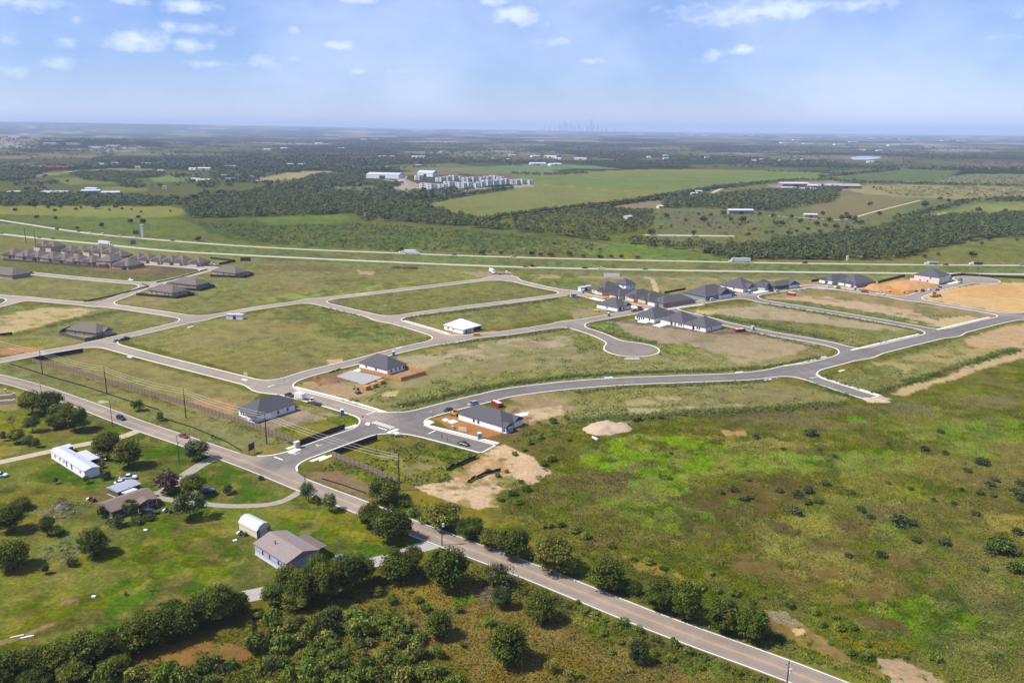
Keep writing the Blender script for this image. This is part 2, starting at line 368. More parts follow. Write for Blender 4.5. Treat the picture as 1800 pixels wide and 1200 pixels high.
# --- open ground between highway and streets
Z([(-200, 400), (0, 416), (450, 455), (900, 474), (1350, 482), (1900, 487), (1900, 520), (1440, 500), (1000, 512), (870, 486), (450, 540), (200, 530), (-200, 480)], (124, 136, 70), 2, 4)
Z([(0, 420), (60, 424), (180, 436), (70, 438), (0, 440)], (150, 142, 84), 2, 4)
Z([(450, 466), (640, 470), (700, 474), (600, 482), (450, 480)], (138, 124, 86), 3, 6, thr=.42, wl=50)
Z([(450, 482), (600, 478), (800, 484), (860, 490), (700, 502), (480, 522), (440, 520)], (134, 132, 72), 4, 8, thr=.42, wl=70)
Z([(640, 500), (760, 490), (840, 480), (868, 488), (780, 498), (640, 514), (460, 532), (440, 526)], (134, 152, 60), 2, 4)
Z([(540, 490), (700, 486), (720, 494), (600, 505)], (104, 124, 58), 3, 6, thr=.45, wl=30)
Z([(628, 476), (660, 478), (655, 483), (630, 481)], (196, 172, 140), 1, 2)
Z([(800, 476), (900, 478), (905, 486), (840, 486)], (178, 160, 128), 1.5, 3)
Z([(690, 468), (735, 469), (735, 473), (685, 472)], (70, 66, 54), 1, 2)
Z([(920, 478), (1010, 482), (1040, 500), (1000, 508), (940, 498)], (112, 138, 58), 3, 5)
Z([(935, 483), (985, 484), (980, 490), (940, 490)], (186, 166, 124), 2, 3, thr=.45, wl=14)
Z([(1030, 482), (1300, 488), (1440, 493), (1430, 500), (1290, 503), (1200, 520), (1140, 510), (1060, 500)], (152, 142, 100), 3, 5)
Z([(1040, 488), (1150, 490), (1140, 505), (1060, 500)], (136, 132, 80), 2, 4, a=.8)
Z([(1150, 496), (1260, 494), (1290, 500), (1200, 514), (1160, 512)], (146, 144, 84), 3, 5, thr=.45, wl=30)
Z([(1020, 478), (1440, 483), (1440, 488), (1020, 484)], (120, 124, 76), 1, 2)
ZL([(1020, 487), (1160, 490), (1300, 491), (1440, 494)], (198, 176, 136), 3, .5, .5)
ZL([(1137, 488), (1146, 490), (1151, 502), (1154, 513)], (226, 206, 168), 4, .5, .4)
Z([(1440, 484), (1590, 486), (1590, 500), (1560, 505), (1440, 490)], (122, 146, 60), 1.5, 3)
Z([(1720, 488), (1900, 489), (1900, 500), (1720, 498)], (122, 148, 62), 1.5, 3)
ZL([(450, 511), (490, 503), (530, 493), (580, 479)], (172, 166, 118), 3, .8, .8)
ZL([(440, 474), (480, 476), (560, 478)], (170, 160, 116), 2.5, .6, .6)
# --- left estate
Z([(-200, 455), (0, 456), (120, 462), (260, 478), (300, 470), (366, 476), (270, 497), (60, 478), (-200, 468)], (126, 130, 74), 1.5, 3)
Z([(240, 470), (280, 464), (350, 470), (352, 476), (280, 484), (150, 478)], (126, 112, 92), 2, 4)
Z([(160, 466), (240, 470), (280, 474), (230, 482), (160, 474)], (156, 124, 92), 2, 3, thr=.42, wl=16)
Z([(-200, 484), (60, 484), (265, 502), (180, 528), (-200, 516)], (132, 136, 76), 1.5, 3)
Z([(60, 496), (160, 498), (180, 516), (60, 512)], (148, 142, 84), 4, 8, thr=.48, wl=40, a=.8)
Z([(188, 536), (260, 514), (360, 522), (430, 508), (440, 535), (360, 553), (280, 546)], (132, 134, 72), 1.5, 3)
Z([(200, 532), (260, 520), (320, 528), (270, 540)], (162, 148, 96), 3, 5, a=.7)
Z([(290, 534), (420, 504), (440, 520), (330, 546)], (112, 130, 62), 2, 4, thr=.42, wl=30)
Z([(-200, 528), (0, 545), (150, 536), (330, 560), (320, 566), (210, 595), (60, 616), (-200, 650)], (126, 130, 66), 1.5, 3)
Z([(-200, 548), (0, 553), (80, 540), (170, 543), (150, 552), (60, 575), (0, 590), (-200, 600)], (202, 182, 134), 3, 4)
Z([(0, 540), (90, 535), (60, 545), (0, 552)], (122, 138, 68), 2, 3)
ZL([(20, 590), (60, 580), (130, 562), (200, 547), (262, 548)], (96, 112, 56), 7, 2, 3)
Z([(180, 570), (250, 550), (326, 558), (230, 586)], (128, 132, 68), 1.5, 3)
Z([(20, 602), (100, 592), (104, 610), (40, 614)], (136, 150, 54), 1.5, 3)
Z([(0, 612), (75, 610), (80, 615), (30, 622), (0, 624)], (196, 146, 102), 2, 3)
Z([(66, 590), (170, 594), (160, 603), (110, 606)], (146, 134, 84), 1.5, 3)
# --- big centre blocks
Z([(215, 596), (345, 566), (550, 536), (765, 590), (700, 608), (540, 650), (480, 668), (440, 660)], (140, 138, 68), 1.5, 3)
Z([(300, 600), (420, 566), (540, 562), (520, 582), (400, 604), (320, 612)], (152, 140, 82), 6, 10, thr=.44, wl=60, a=.85)
Z([(480, 542), (560, 540), (660, 564), (770, 592), (700, 606), (560, 590), (480, 560)], (116, 132, 54), 5, 10, thr=.42, wl=70)
Z([(445, 640), (520, 628), (540, 645), (490, 664)], (144, 128, 78), 4, 8, thr=.42, wl=30)
Z([(575, 632), (600, 630), (606, 637), (580, 641)], (212, 180, 132), 1.5, 2.5)
Z([(568, 529), (870, 491), (970, 517), (680, 553)], (122, 128, 60), 1.5, 3)
Z([(640, 536), (860, 504), (900, 512), (680, 546)], (124, 130, 58), 4, 8, thr=.45, wl=50, a=.8)
Z([(695, 559), (985, 521), (1050, 530), (1040, 546), (850, 580), (790, 586)], (130, 134, 64), 1.5, 3)
Z([(820, 560), (990, 524), (1040, 535), (900, 566)], (136, 150, 60), 3, 6, thr=.5, wl=40)
Z([(1000, 545), (1060, 540), (1075, 552), (1010, 560)], (170, 152, 112), 2, 4)
Z([(780, 582), (850, 584), (880, 580), (850, 590), (800, 592)], (196, 166, 126), 1.5, 3)
# M / S3 block
Z([(500, 690), (620, 645), (700, 624), (800, 606), (1000, 578), (1120, 560), (1260, 575), (1470, 612), (1440, 632), (1350, 650), (1200, 658), (1000, 668), (850, 690), (700, 722), (660, 726)], (144, 142, 80), 1.5, 3)
Z([(700, 628), (780, 618), (900, 596), (1000, 592), (1010, 605), (900, 622), (760, 645), (720, 650)], (190, 172, 136), 4, 6, thr=.42, wl=34)
Z([(860, 600), (1000, 590), (1050, 600), (1040, 640), (900, 650), (760, 670), (740, 650)], (160, 150, 106), 5, 8, thr=.5, wl=26, a=.85)
Z([(690, 690), (800, 664), (960, 650), (1100, 655), (1000, 664), (860, 684), (710, 718)], (132, 142, 56), 3, 6, a=.85)
Z([(680, 668), (800, 640), (860, 645), (760, 672), (700, 690)], (162, 150, 104), 4, 7, thr=.46, wl=24)
Z([(700, 708), (800, 686), (900, 668), (1000, 659), (1120, 654), (1120, 658), (1000, 666), (850, 688), (730, 718)], (92, 116, 48), 1.5, 2.5)
Z([(1060, 566), (1120, 564), (1210, 580), (1300, 580), (1440, 606), (1360, 630), (1240, 612), (1160, 602), (1080, 580)], (178, 158, 134), 3, 4)
Z([(1080, 566), (1200, 580), (1260, 588), (1340, 588), (1300, 578), (1260, 584), (1120, 562)], (134, 116, 100), 2, 3)
Z([(1260, 592), (1420, 604), (1400, 622), (1300, 640), (1240, 625)], (182, 164, 130), 4, 6, thr=.42, wl=40)
Z([(1150, 606), (1215, 602), (1230, 618), (1170, 625)], (132, 150, 54), 2, 4)
Z([(1025, 568), (1080, 566), (1110, 588), (1160, 600), (1150, 606), (1060, 584)], (112, 134, 56), 2, 4)
Z([(1000, 590), (1050, 588), (1060, 612), (1020, 620)], (126, 142, 56), 2, 4)
Z([(500, 684), (560, 664), (640, 676), (660, 690), (600, 706)], (190, 160, 122), 3, 5, thr=.35, wl=20)
Z([(548, 662), (600, 655), (610, 668), (560, 676)], (150, 122, 92), 2, 3)
Z([(632, 648), (700, 648), (748, 658), (705, 670)], (194, 160, 126), 1, 1)
Z([(672, 690), (700, 686), (700, 694), (676, 698)], (206, 184, 134), 1.5, 2.5)
ZL([(525, 688), (600, 706), (660, 725)], (112, 130, 56), 3, 1, 2)
# S7-S8-S3 blocks
Z([(1195, 545), (1330, 530), (1350, 534), (1470, 553), (1620, 582), (1590, 592), (1500, 608), (1350, 580)], (140, 140, 78), 1.5, 3)
Z([(1240, 546), (1340, 536), (1480, 560), (1590, 577), (1560, 583), (1420, 572), (1300, 558)], (188, 170, 136), 3, 4, thr=.33, wl=30)
Z([(1240, 552), (1400, 566), (1590, 586), (1500, 604), (1350, 578), (1230, 555)], (112, 132, 58), 2.5, 4, a=.9)
Z([(1225, 544), (1260, 548), (1250, 556), (1220, 551)], (212, 190, 136), 1.5, 2)
Z([(1340, 522), (1420, 508), (1510, 516), (1620, 533), (1745, 551), (1760, 557), (1670, 578), (1500, 549)], (176, 150, 110), 1.5, 3)
Z([(1345, 524), (1450, 520), (1650, 552), (1720, 560), (1660, 576), (1500, 548)], (206, 180, 144), 3, 4, thr=.38, wl=30)
Z([(1340, 524), (1420, 530), (1560, 553), (1660, 572), (1560, 560), (1400, 535)], (112, 128, 60), 1.5, 3)
Z([(1430, 510), (1500, 518), (1620, 536), (1730, 553), (1660, 566), (1560, 548), (1440, 520)], (134, 132, 82), 2.5, 5, thr=.5, wl=24)
Z([(1655, 560), (1700, 554), (1720, 560), (1675, 576), (1640, 573)], (212, 184, 136), 1.5, 2.5)
Z([(1400, 512), (1430, 508), (1470, 512), (1500, 520), (1430, 522)], (150, 140, 84), 2, 3)
Z([(1615, 524), (1640, 512), (1730, 498), (1950, 494), (1950, 560), (1800, 552), (1745, 546)], (226, 190, 134), 1.2, 2)
Z([(1660, 512), (1720, 502), (1800, 500), (1800, 520), (1720, 525)], (212, 166, 108), 6, 8, thr=.48, wl=40, a=.6)
Z([(1500, 502), (1530, 494), (1590, 490), (1640, 500), (1640, 510), (1590, 520), (1530, 512)], (214, 158, 92), 1.5, 3)
Z([(1590, 498), (1660, 500), (1650, 512), (1600, 516)], (158, 134, 92), 2, 3, a=.8)
Z([(1040, 518), (1160, 543), (1200, 534), (1225, 528), (1120, 518), (1060, 510)], (198, 160, 124), 2, 3)
Z([(1200, 524), (1290, 520), (1400, 505), (1440, 502), (1440, 494), (1300, 508)], (184, 146, 108), 1.5, 3)
Z([(1340, 512), (1440, 500), (1520, 506), (1500, 512), (1430, 506), (1360, 514)], (212, 196, 170), 1, 2)
# --- south of M, towards the big field
Z([(900, 700), (1000, 684), (1200, 676), (1370, 670), (1500, 700), (1450, 720), (1200, 730), (1050, 750), (960, 745)], (142, 140, 74), 2, 4)
Z([(900, 694), (940, 688), (1000, 700), (1010, 720), (960, 735), (900, 760), (860, 780)], (176, 152, 118), 3, 4)
Z([(915, 722), (985, 712), (990, 728), (930, 740)], (214, 188, 148), 3, 4)
Z([(760, 735), (830, 720), (920, 745), (900, 760), (870, 782), (850, 775), (790, 752)], (190, 140, 96), 1.5, 2.5)
Z([(850, 770), (905, 755), (925, 758), (900, 775), (880, 784)], (146, 116, 86), 2, 3)
Z([(1090, 704), (1160, 694), (1200, 700), (1160, 712), (1100, 712)], (186, 168, 122), 2, 4, thr=.42, wl=16)
Z([(1100, 716), (1165, 718), (1160, 728), (1105, 730)], (192, 174, 130), 2, 4, thr=.4, wl=14)
ZL([(1170, 718), (1240, 714), (1300, 712)], (196, 180, 132), 3, 1, 1.5, thr=.42, wl=12)
Z([(1180, 690), (1360, 674), (1420, 690), (1380, 712), (1220, 712)], (146, 140, 88), 4, 8, thr=.45, wl=30, a=.8)
Z([(1010, 690), (1100, 684), (1180, 690), (1080, 706), (1000, 712)], (142, 144, 62), 4, 6, a=.8)
Z([(1440, 668), (1500, 650), (1650, 606), (1760, 575), (1950, 545), (1950, 585), (1740, 628), (1560, 688)], (136, 138, 72), 1.5, 3)
Z([(1690, 596), (1770, 574), (1950, 545), (1950, 600), (1800, 610), (1720, 614)], (200, 170, 132), 5, 6, thr=.3, wl=30)
Z([(1540, 640), (1640, 615), (1760, 606), (1740, 624), (1600, 650), (1560, 680)], (180, 162, 108), 5, 7, thr=.44, wl=22)
Z([(1440, 668), (1480, 656), (1560, 640), (1590, 650), (1560, 690), (1520, 688)], (108, 128, 52), 3, 5, a=.8)
ZL([(1580, 690), (1620, 672), (1650, 668), (1690, 652), (1740, 636), (1800, 622), (1900, 600)], (216, 192, 152), 9, 2, 3)
ZL([(1530, 700), (1580, 676), (1640, 660), (1700, 640), (1780, 615)], (84, 104, 46), 8, 2, 4, thr=.32, wl=20)
Z([(1516, 698), (1540, 694), (1566, 700), (1546, 711), (1528, 709)], (222, 200, 166), 1.5, 2)
# --- the big field on the lower right
Z([(900, 850), (960, 790), (1000, 760), (1200, 735), (1400, 722), (1560, 705), (1700, 660), (1950, 600), (2300, 900), (2300, 1500), (1700, 1300), (1350, 1140), (1000, 975), (880, 905)], (116, 122, 38), 4, 6)
Z([(880, 770), (1000, 745), (1200, 730), (1420, 712), (1500, 700), (1560, 712), (1480, 740), (1260, 760), (1030, 790), (900, 850)], (112, 116, 48), 5, 8, a=.85)
Z([(1220, 735), (1420, 716), (1640, 700), (1800, 690), (1800, 740), (1600, 745), (1400, 750)], (110, 100, 62), 6, 12, thr=.52, wl=60, a=.8)
Z([(1025, 788), (1060, 772), (1150, 762), (1200, 766), (1260, 780), (1360, 792), (1450, 800), (1480, 826), (1380, 830), (1290, 828), (1220, 836), (1212, 858), (1190, 880), (1240, 900), (1180, 910), (1130, 905), (1060, 895), (1062, 880), (1110, 870), (1075, 850), (1120, 835), (1060, 830), (1020, 812)], (136, 164, 8), 4, 9)
Z([(1060, 886), (1120, 880), (1200, 910), (1260, 945), (1190, 940), (1100, 915)], (134, 156, 14), 4, 8)
Z([(1250, 770), (1400, 762), (1460, 775), (1380, 790), (1280, 785)], (160, 152, 92), 6, 10, thr=.42, wl=30)
Z([(1270, 756), (1310, 752), (1310, 764), (1280, 768)], (190, 160, 108), 2, 4, thr=.4, wl=14)
Z([(1430, 800), (1560, 790), (1620, 800), (1600, 830), (1480, 836)], (126, 150, 22), 5, 10, a=.9)
Z([(1560, 760), (1640, 745), (1800, 735), (1950, 735), (1950, 820), (1760, 810), (1640, 790)], (126, 152, 22), 5, 10, a=.95)
Z([(1490, 732), (1530, 734), (1520, 745), (1490, 742)], (118, 150, 30), 2, 5)
Z([(1000, 835), (1090, 830), (1110, 858), (1060, 880), (1020, 860), (980, 850)], (108, 94, 60), 4, 9)
Z([(1160, 880), (1220, 858), (1290, 845), (1380, 835), (1440, 860), (1380, 900), (1290, 920), (1250, 905), (1210, 895)], (112, 100, 62), 4, 9)
Z([(1210, 920), (1290, 925), (1280, 950), (1240, 960)], (104, 90, 60), 4, 8, thr=.38, wl=30)
Z([(1280, 880), (1320, 878), (1320, 888), (1280, 890)], (120, 152, 30), 2, 5)
Z([(1225, 898), (1260, 900), (1250, 915), (1230, 912)], (120, 152, 30), 2, 4)
Z([(1620, 805), (1720, 820), (1800, 810), (1800, 860), (1640, 850), (1590, 830)], (150, 140, 84), 6, 10, thr=.42, wl=40, a=.9)
Z([(1660, 830), (1760, 835), (1740, 850), (1670, 848)], (112, 96, 66), 4, 8, thr=.4, wl=24)
Z([(1480, 875), (1580, 880), (1600, 920), (1560, 950), (1530, 920), (1490, 890)], (118, 144, 34), 4, 8)
Z([(1490, 845), (1620, 850), (1630, 875), (1560, 872)], (122, 138, 40), 4, 8, a=.8)
Z([(1370, 900), (1460, 905), (1480, 935), (1400, 950), (1350, 940)], (160, 154, 88), 5, 8, thr=.4, wl=26)
Z([(1350, 915), (1380, 920), (1420, 945), (1370, 945)], (104, 90, 58), 3, 6)
Z([(1480, 905), (1540, 920), (1520, 950), (1450, 935)], (108, 96, 60), 4, 8)
Z([(1720, 900), (1800, 910), (1800, 945), (1740, 930)], (168, 156, 92), 4, 8, thr=.4, wl=26)
Z([(1660, 915), (1710, 925), (1700, 945), (1660, 938)], (132, 146, 40), 3, 6)
Z([(1350, 960), (1500, 950), (1640, 975), (1700, 1010), (1640, 1050), (1480, 1060), (1350, 1030), (1280, 990)], (126, 112, 72), 8, 14, thr=.42, wl=50)
Z([(1350, 985), (1460, 965), (1560, 1000), (1560, 1040), (1460, 1030), (1380, 1010)], (158, 150, 88), 6, 10, thr=.5, wl=24, a=.9)
Z([(1350, 940), (1420, 940), (1400, 975), (1350, 985)], (150, 150, 80), 5, 8, thr=.45, wl=20)
Z([(1640, 1040), (1700, 1010), (1760, 985), (1950, 960), (1950, 1400), (1760, 1200), (1620, 1150), (1560, 1100), (1500, 1060)], (122, 142, 20), 6, 12)
Z([(1640, 1048), (1720, 1045), (1700, 1075), (1650, 1075)], (120, 146, 32), 3, 6)
Z([(1490, 1080), (1570, 1085), (1600, 1110), (1540, 1110)], (110, 92, 62), 4, 8)
Z([(1760, 1150), (1950, 1150), (1950, 1250), (1790, 1210)], (116, 112, 54), 6, 10, thr=.4, wl=40)
# strip between field and road
Z([(860, 895), (1000, 950), (1130, 1000), (1300, 1060), (1450, 1120), (1600, 1180), (1750, 1240), (1600, 1240), (1350, 1140), (1130, 1060), (900, 972), (740, 905)], (114, 122, 54), 4, 6)
Z([(1000, 940), (1130, 985), (1300, 1035), (1360, 1040), (1250, 1000), (1080, 940), (960, 920)], (118, 122, 52), 4, 8, thr=.42, wl=30)
Z([(1090, 970), (1200, 1010), (1200, 1030), (1120, 1000)], (164, 140, 72), 3, 5, thr=.42, wl=20)
Z([(1330, 1075), (1400, 1090), (1450, 1125), (1500, 1160), (1560, 1185), (1500, 1170), (1400, 1130), (1350, 1110)], (158, 132, 84), 3, 5, thr=.34, wl=24)
Z([(1395, 1106), (1412, 1104), (1414, 1116), (1398, 1118)], (220, 190, 140), 1.5, 2.5)
Z([(1340, 1072), (1380, 1076), (1410, 1098), (1370, 1096)], (178, 160, 126), 2, 4)
Z([(1530, 1152), (1590, 1160), (1660, 1195), (1640, 1230), (1570, 1200)], (192, 166, 134), 3, 5, thr=.32, wl=20)
Z([(1470, 1110), (1580, 1128), (1620, 1150), (1500, 1145)], (152, 136, 62), 4, 6, thr=.42, wl=24)
Z([(700, 865), (760, 860), (880, 905), (870, 920), (760, 905)], (150, 136, 70), 4, 6)
Z([(920, 940), (960, 960), (945, 972), (915, 955)], (146, 130, 66), 3, 5)
# dirt of the unfinished lots
Z([(730, 855), (790, 845), (840, 810), (850, 785), (885, 782), (930, 800), (965, 830), (940, 850), (880, 860), (870, 890), (840, 895), (780, 880)], (222, 192, 156), 3, 4)
Z([(780, 830), (850, 800), (900, 820), (880, 850), (800, 850)], (198, 160, 116), 4, 6, thr=.45, wl=20, a=.8)
Z([(860, 840), (900, 835), (920, 850), (890, 860)], (136, 140, 70), 3, 5, a=.7)
Z([(590, 800), (700, 764), (850, 800), (760, 850), (705, 855)], (142, 142, 72), 1.5, 3)
Z([(720, 766), (850, 798), (800, 815), (720, 790)], (116, 136, 54), 3, 5, a=.85)
Z([(660, 800), (760, 800), (780, 820), (720, 835)], (166, 152, 112), 4, 7, thr=.46, wl=20, a=.9)
Z([(530, 830), (600, 825), (690, 858), (650, 880), (540, 838)], (150, 128, 98), 2, 4)
Z([(560, 808), (600, 812), (690, 850), (640, 848)], (126, 136, 62), 2, 4, a=.9)
Z([(500, 730), (530, 722), (625, 745), (560, 765), (460, 770), (400, 745)], (142, 138, 78), 1.5, 3)
Z([(420, 735), (530, 712), (600, 728), (520, 750), (470, 755)], (178, 160, 138), 3, 5)
Z([(555, 728), (620, 735), (636, 745), (600, 752)], (106, 132, 48), 2, 4)
Z([(465, 750), (520, 748), (540, 765), (500, 770)], (146, 148, 58), 3, 5, a=.8)
# --- the long lot behind the brown fence, and the verge
Z([(60, 640), (170, 615), (455, 692), (430, 720), (400, 745), (250, 690)], (146, 136, 78), 1.5, 3)
Z([(110, 625), (250, 650), (380, 690), (300, 700), (140, 650)], (150, 146, 72), 4, 6, thr=.4, wl=40, a=.8)
Z([(320, 705), (400, 700), (440, 715), (400, 730), (340, 720)], (186, 152, 110), 3, 5, thr=.42, wl=20)
Z([(-200, 615), (60, 640), (250, 695), (500, 775), (520, 790), (440, 798), (250, 735), (100, 690), (-200, 620)], (138, 136, 74), 1.5, 3)
Z([(0, 640), (140, 680), (300, 735), (420, 780), (360, 775), (200, 715), (0, 655)], (118, 134, 60), 2, 4, a=.85)
Z([(172, 703), (192, 704), (190, 708), (174, 708)], (218, 206, 176), .8, 1)
Z([(400, 790), (500, 785), (520, 800), (470, 803), (430, 800)], (152, 142, 94), 2, 4)
# --- homesteads, lower left
Z([(-300, 600), (0, 680), (120, 712), (250, 757), (390, 812), (450, 840), (530, 880), (640, 905), (760, 960), (640, 1010), (460, 1050), (250, 1100), (-300, 1300)], (92, 118, 32), 2, 3)
Z([(0, 680), (40, 690), (30, 720), (-100, 730), (-100, 680)], (156, 138, 78), 2, 4)
Z([(0, 725), (60, 730), (50, 770), (0, 780), (-100, 760)], (140, 142, 64), 4, 6)
Z([(0, 785), (50, 780), (45, 790), (0, 805)], (160, 146, 90), 3, 5)
Z([(0, 850), (120, 850), (190, 880), (180, 930), (60, 960), (0, 960)], (134, 132, 72), 5, 8, thr=.42, wl=40)
Z([(60, 895), (110, 890), (120, 920), (70, 930)], (150, 128, 94), 3, 5, thr=.4, wl=20)
Z([(200, 905), (470, 900), (620, 900), (620, 960), (560, 960), (460, 900), (350, 960), (200, 1000)], (120, 132, 50), 5, 8, a=.6)
Z([(470, 895), (620, 900), (720, 945), (700, 965), (600, 945)], (150, 148, 66), 5, 8, a=.8)
Z([(0, 1000), (200, 960), (400, 980), (430, 1010), (200, 1050), (0, 1120)], (124, 132, 52), 8, 12, thr=.4, wl=80, a=.8)
Z([(0, 1080), (90, 1060), (200, 1050), (200, 1070), (0, 1150)], (122, 128, 56), 4, 6, a=.8)
ZL([(0, 1130), (40, 1118), (90, 1096)], (168, 150, 116), 2.0, 1, 2)
Z([(90, 950), (170, 930), (180, 960), (130, 985), (60, 990)], (128, 150, 84), 4, 7, thr=.35, wl=20)
Z([(420, 1045), (640, 1000), (790, 960), (860, 990), (960, 1040), (1100, 1080), (1300, 1160), (1500, 1230), (1500, 1500), (-300, 1500), (-300, 1260), (200, 1130)], (120, 114, 58), 3, 6)
Z([(780, 1060), (880, 1050), (960, 1090), (1060, 1120), (1160, 1160), (1250, 1200), (1300, 1260), (840, 1260), (820, 1180), (720, 1100), (700, 1060), (760, 1050)], (144, 128, 80), 6, 10)
Z([(840, 1180), (900, 1150), (1000, 1140), (1080, 1180), (1000, 1230), (850, 1230)], (140, 124, 66), 6, 10, thr=.45, wl=40)
Z([(960, 1050), (1080, 1080), (1200, 1130), (1300, 1180), (1260, 1200), (1120, 1150), (1000, 1100)], (108, 124, 50), 4, 7, a=.85)
Z([(1180, 1150), (1260, 1160), (1290, 1190), (1210, 1185)], (102, 132, 36), 3, 5)
Z([(700, 1020), (790, 1010), (860, 1040), (840, 1060), (730, 1065), (680, 1040)], (156, 138, 74), 4, 6, a=.9)
Z([(793, 1048), (836, 1044), (834, 1058), (800, 1064)], (130, 152, 42), 2, 3)
Z([(280, 1150), (400, 1130), (450, 1150), (380, 1175), (300, 1170)], (150, 116, 70), 4, 7)
Z([(200, 1160), (280, 1130), (360, 1120), (400, 1132), (300, 1160), (240, 1175)], (156, 118, 70), 3, 6)
Z([(500, 1040), (640, 1060), (660, 1080), (560, 1080)], (152, 140, 70), 5, 7, thr=.4, wl=30)
Z([(640, 1130), (720, 1130), (700, 1150), (650, 1150)], (160, 134, 72), 3, 6, thr=.4, wl=20)
Z([(840, 985), (870, 985), (870, 1020), (850, 1030), (830, 1010)], (126, 130, 68), 3, 5)
Z([(835, 1020), (865, 1030), (868, 1060), (840, 1060)], (140, 124, 112), 3, 5, a=.8)

FARPAL = alb(np.array([(66, 76, 44), (80, 86, 52), (96, 102, 60), (112, 112, 68), (128, 126, 78), (146, 136, 92), (64, 74, 44), (112, 118, 68), (92, 96, 58), (132, 116, 86)]), 1.0)
def hills(x, y):
    r = np.hypot(x, y)
    a = sstep(3600, 9000, r); b = sstep(11000, 26000, r)
    h = a * 30 * (fbm(x, y, 2600, 3, 91) - .35) + b * 150 * np.clip(fbm(x, y, 9000, 3, 57) - .42, 0, 1)
    az_ = np.arctan2(x, y)
    h += 46 * np.exp(-((az_ + .535) / .07) ** 2 - ((r - 5600) / 700) ** 2) + 36 * np.exp(-((az_ + .43) / .055) ** 2 - ((r - 5400) / 500) ** 2)
    h += b * (60 + 200 * fbm(x, y, 5000, 3, 58)) * sstep(.15, -.45, az_)
    return np.where(r > 3600, h, 0.0)
def gcol(x, y):
    """albedo and texture strength of the ground at world points"""
    r = np.hypot(x, y)
    n = fbm(x, y, 60, 4, 1)
    col = alb(OL)[None] * (0.86 + .28 * n)[:, None]
    # farmland mosaic far away
    u = x * .94 + y * .34 + 160 * (fbm(x, y, 900, 3, 5) - .5); v = -x * .34 + y * .94 + 160 * (fbm(x, y, 900, 3, 6) - .5)
    cs = np.where(r > 6000, 900., 430.)
    cu, cv = np.floor(u / cs + .37 * np.floor(v / cs)), np.floor(v / cs)
    pick = (_h(cu, cv, 3) * 9.999).astype(int)
    far = FARPAL[pick]
    wood = sstep(.46, .55, fbm(x, y, 520, 4, 21)); far = far * (1 - wood)[:, None] + alb((54, 66, 38))[None] * wood[:, None]
    far = far * (.75 + .5 * fbm(x, y, 90, 3, 31))[:, None]
    town = sstep(.61, .70, fbm(x, y, 700, 4, 71)) * sstep(3000, 5000, r); far = far * (1 - town)[:, None] + alb((176, 168, 156))[None] * town[:, None]
    k = sstep(1050, 1500, r)[:, None]; col = col * (1 - k) + far * k
    for z in ZONES:
        p = z['p']; mg = 4 * (z['f'] + z['w']) + z.get('hw', 0)
        s = np.nonzero((x > p[:, 0].min() - mg) & (x < p[:, 0].max() + mg) & (y > p[:, 1].min() - mg) & (y < p[:, 1].max() + mg))[0]
        if not len(s): continue
        xs, ys = x[s], y[s]
        d = sdline(xs, ys, z['line']) - z['hw'] if 'line' in z else sdpoly(xs, ys, p)
        d = d + z['w'] * 4.2 * (fbm(xs, ys, max(z['w'] * 4.5, 2.5), 4, z['s']) - .5)
        fz = z['f'] * 2.6
        fine = .6 * fbm(xs, ys, max(z['m'] * 9, 1.6), 3, z['s'] + 9) + .4 * fbm(xs, ys, max(z['m'] * 30, 5), 3, z['s'] + 19)
        a = sstep(.30, .70, sstep(fz, -fz, d) + (fine - .5) * 1.9 * (1 - np.abs(2 * sstep(fz * 2.5, -fz * 2.5, d) - 1))) * z['a']
        if z['thr'] is None and z['f'] > 2.9 * z['m'] and z['m'] < .45:
            a = a * (.35 + .65 * sstep(.30, .46, fbm(xs, ys, z['m'] * 26, 4, z['s'] + 31)))
        if z['thr'] is not None:
            q = fbm(xs, ys, z['wl'], 4, z['s'] + 50); a = a * sstep(z['thr'] - .07, z['thr'] + .07, q)
        a = a[:, None]
        col[s] = col[s] * (1 - a) + z['c'][None] * a
    # coarse mottling of the vegetation, coarser with distance
    w1 = .80 + .40 * fbm(x, y, 9, 3, 41); w2 = .86 + .28 * fbm(x, y, 38, 3, 43)
    kk = sstep(300, 1200, r); m = w1 * (1 - kk) + kk * (.85 + .3 * fbm(x, y, 40, 3, 44))
    green = np.clip((col[:, 1] - .9 * col[:, 0]) / (col[:, 1] + 1e-6) * 3, 0, 1)
    col = col * (1 + (m * w2 - 1) * (.45 + .55 * green))[:, None]
    # thin straw, bare-earth and dark-weed flecks through the vegetation
    nearw = sstep(1500, 500, r); veg = sstep(.30, .16, col[:, 0])
    for cc_, wl_, th_, am_, sd_ in ((STR, 5.5, .60, .55, 61), (BRN, 7.0, .60, .55, 62), ((74, 88, 38), 4.5, .59, .6, 63), (STR, 26, .60, .35, 64), (BRN, 34, .60, .4, 65)):
        a = (sstep(th_ - .05, th_ + .06, fbm(x, y, wl_, 3, sd_)) * am_ * (.4 + .6 * green) * veg * nearw)[:, None]; col = col * (1 - a) + alb(cc_)[None] * a
    hue = (fbm(x, y, 22, 3, 47) - .5) * (.25 + .5 * green)
    col = col * np.stack([1 + .55 * hue, 1 + .1 * hue, 1 - .3 * hue], 1)
    return np.clip(col, .004, .8)

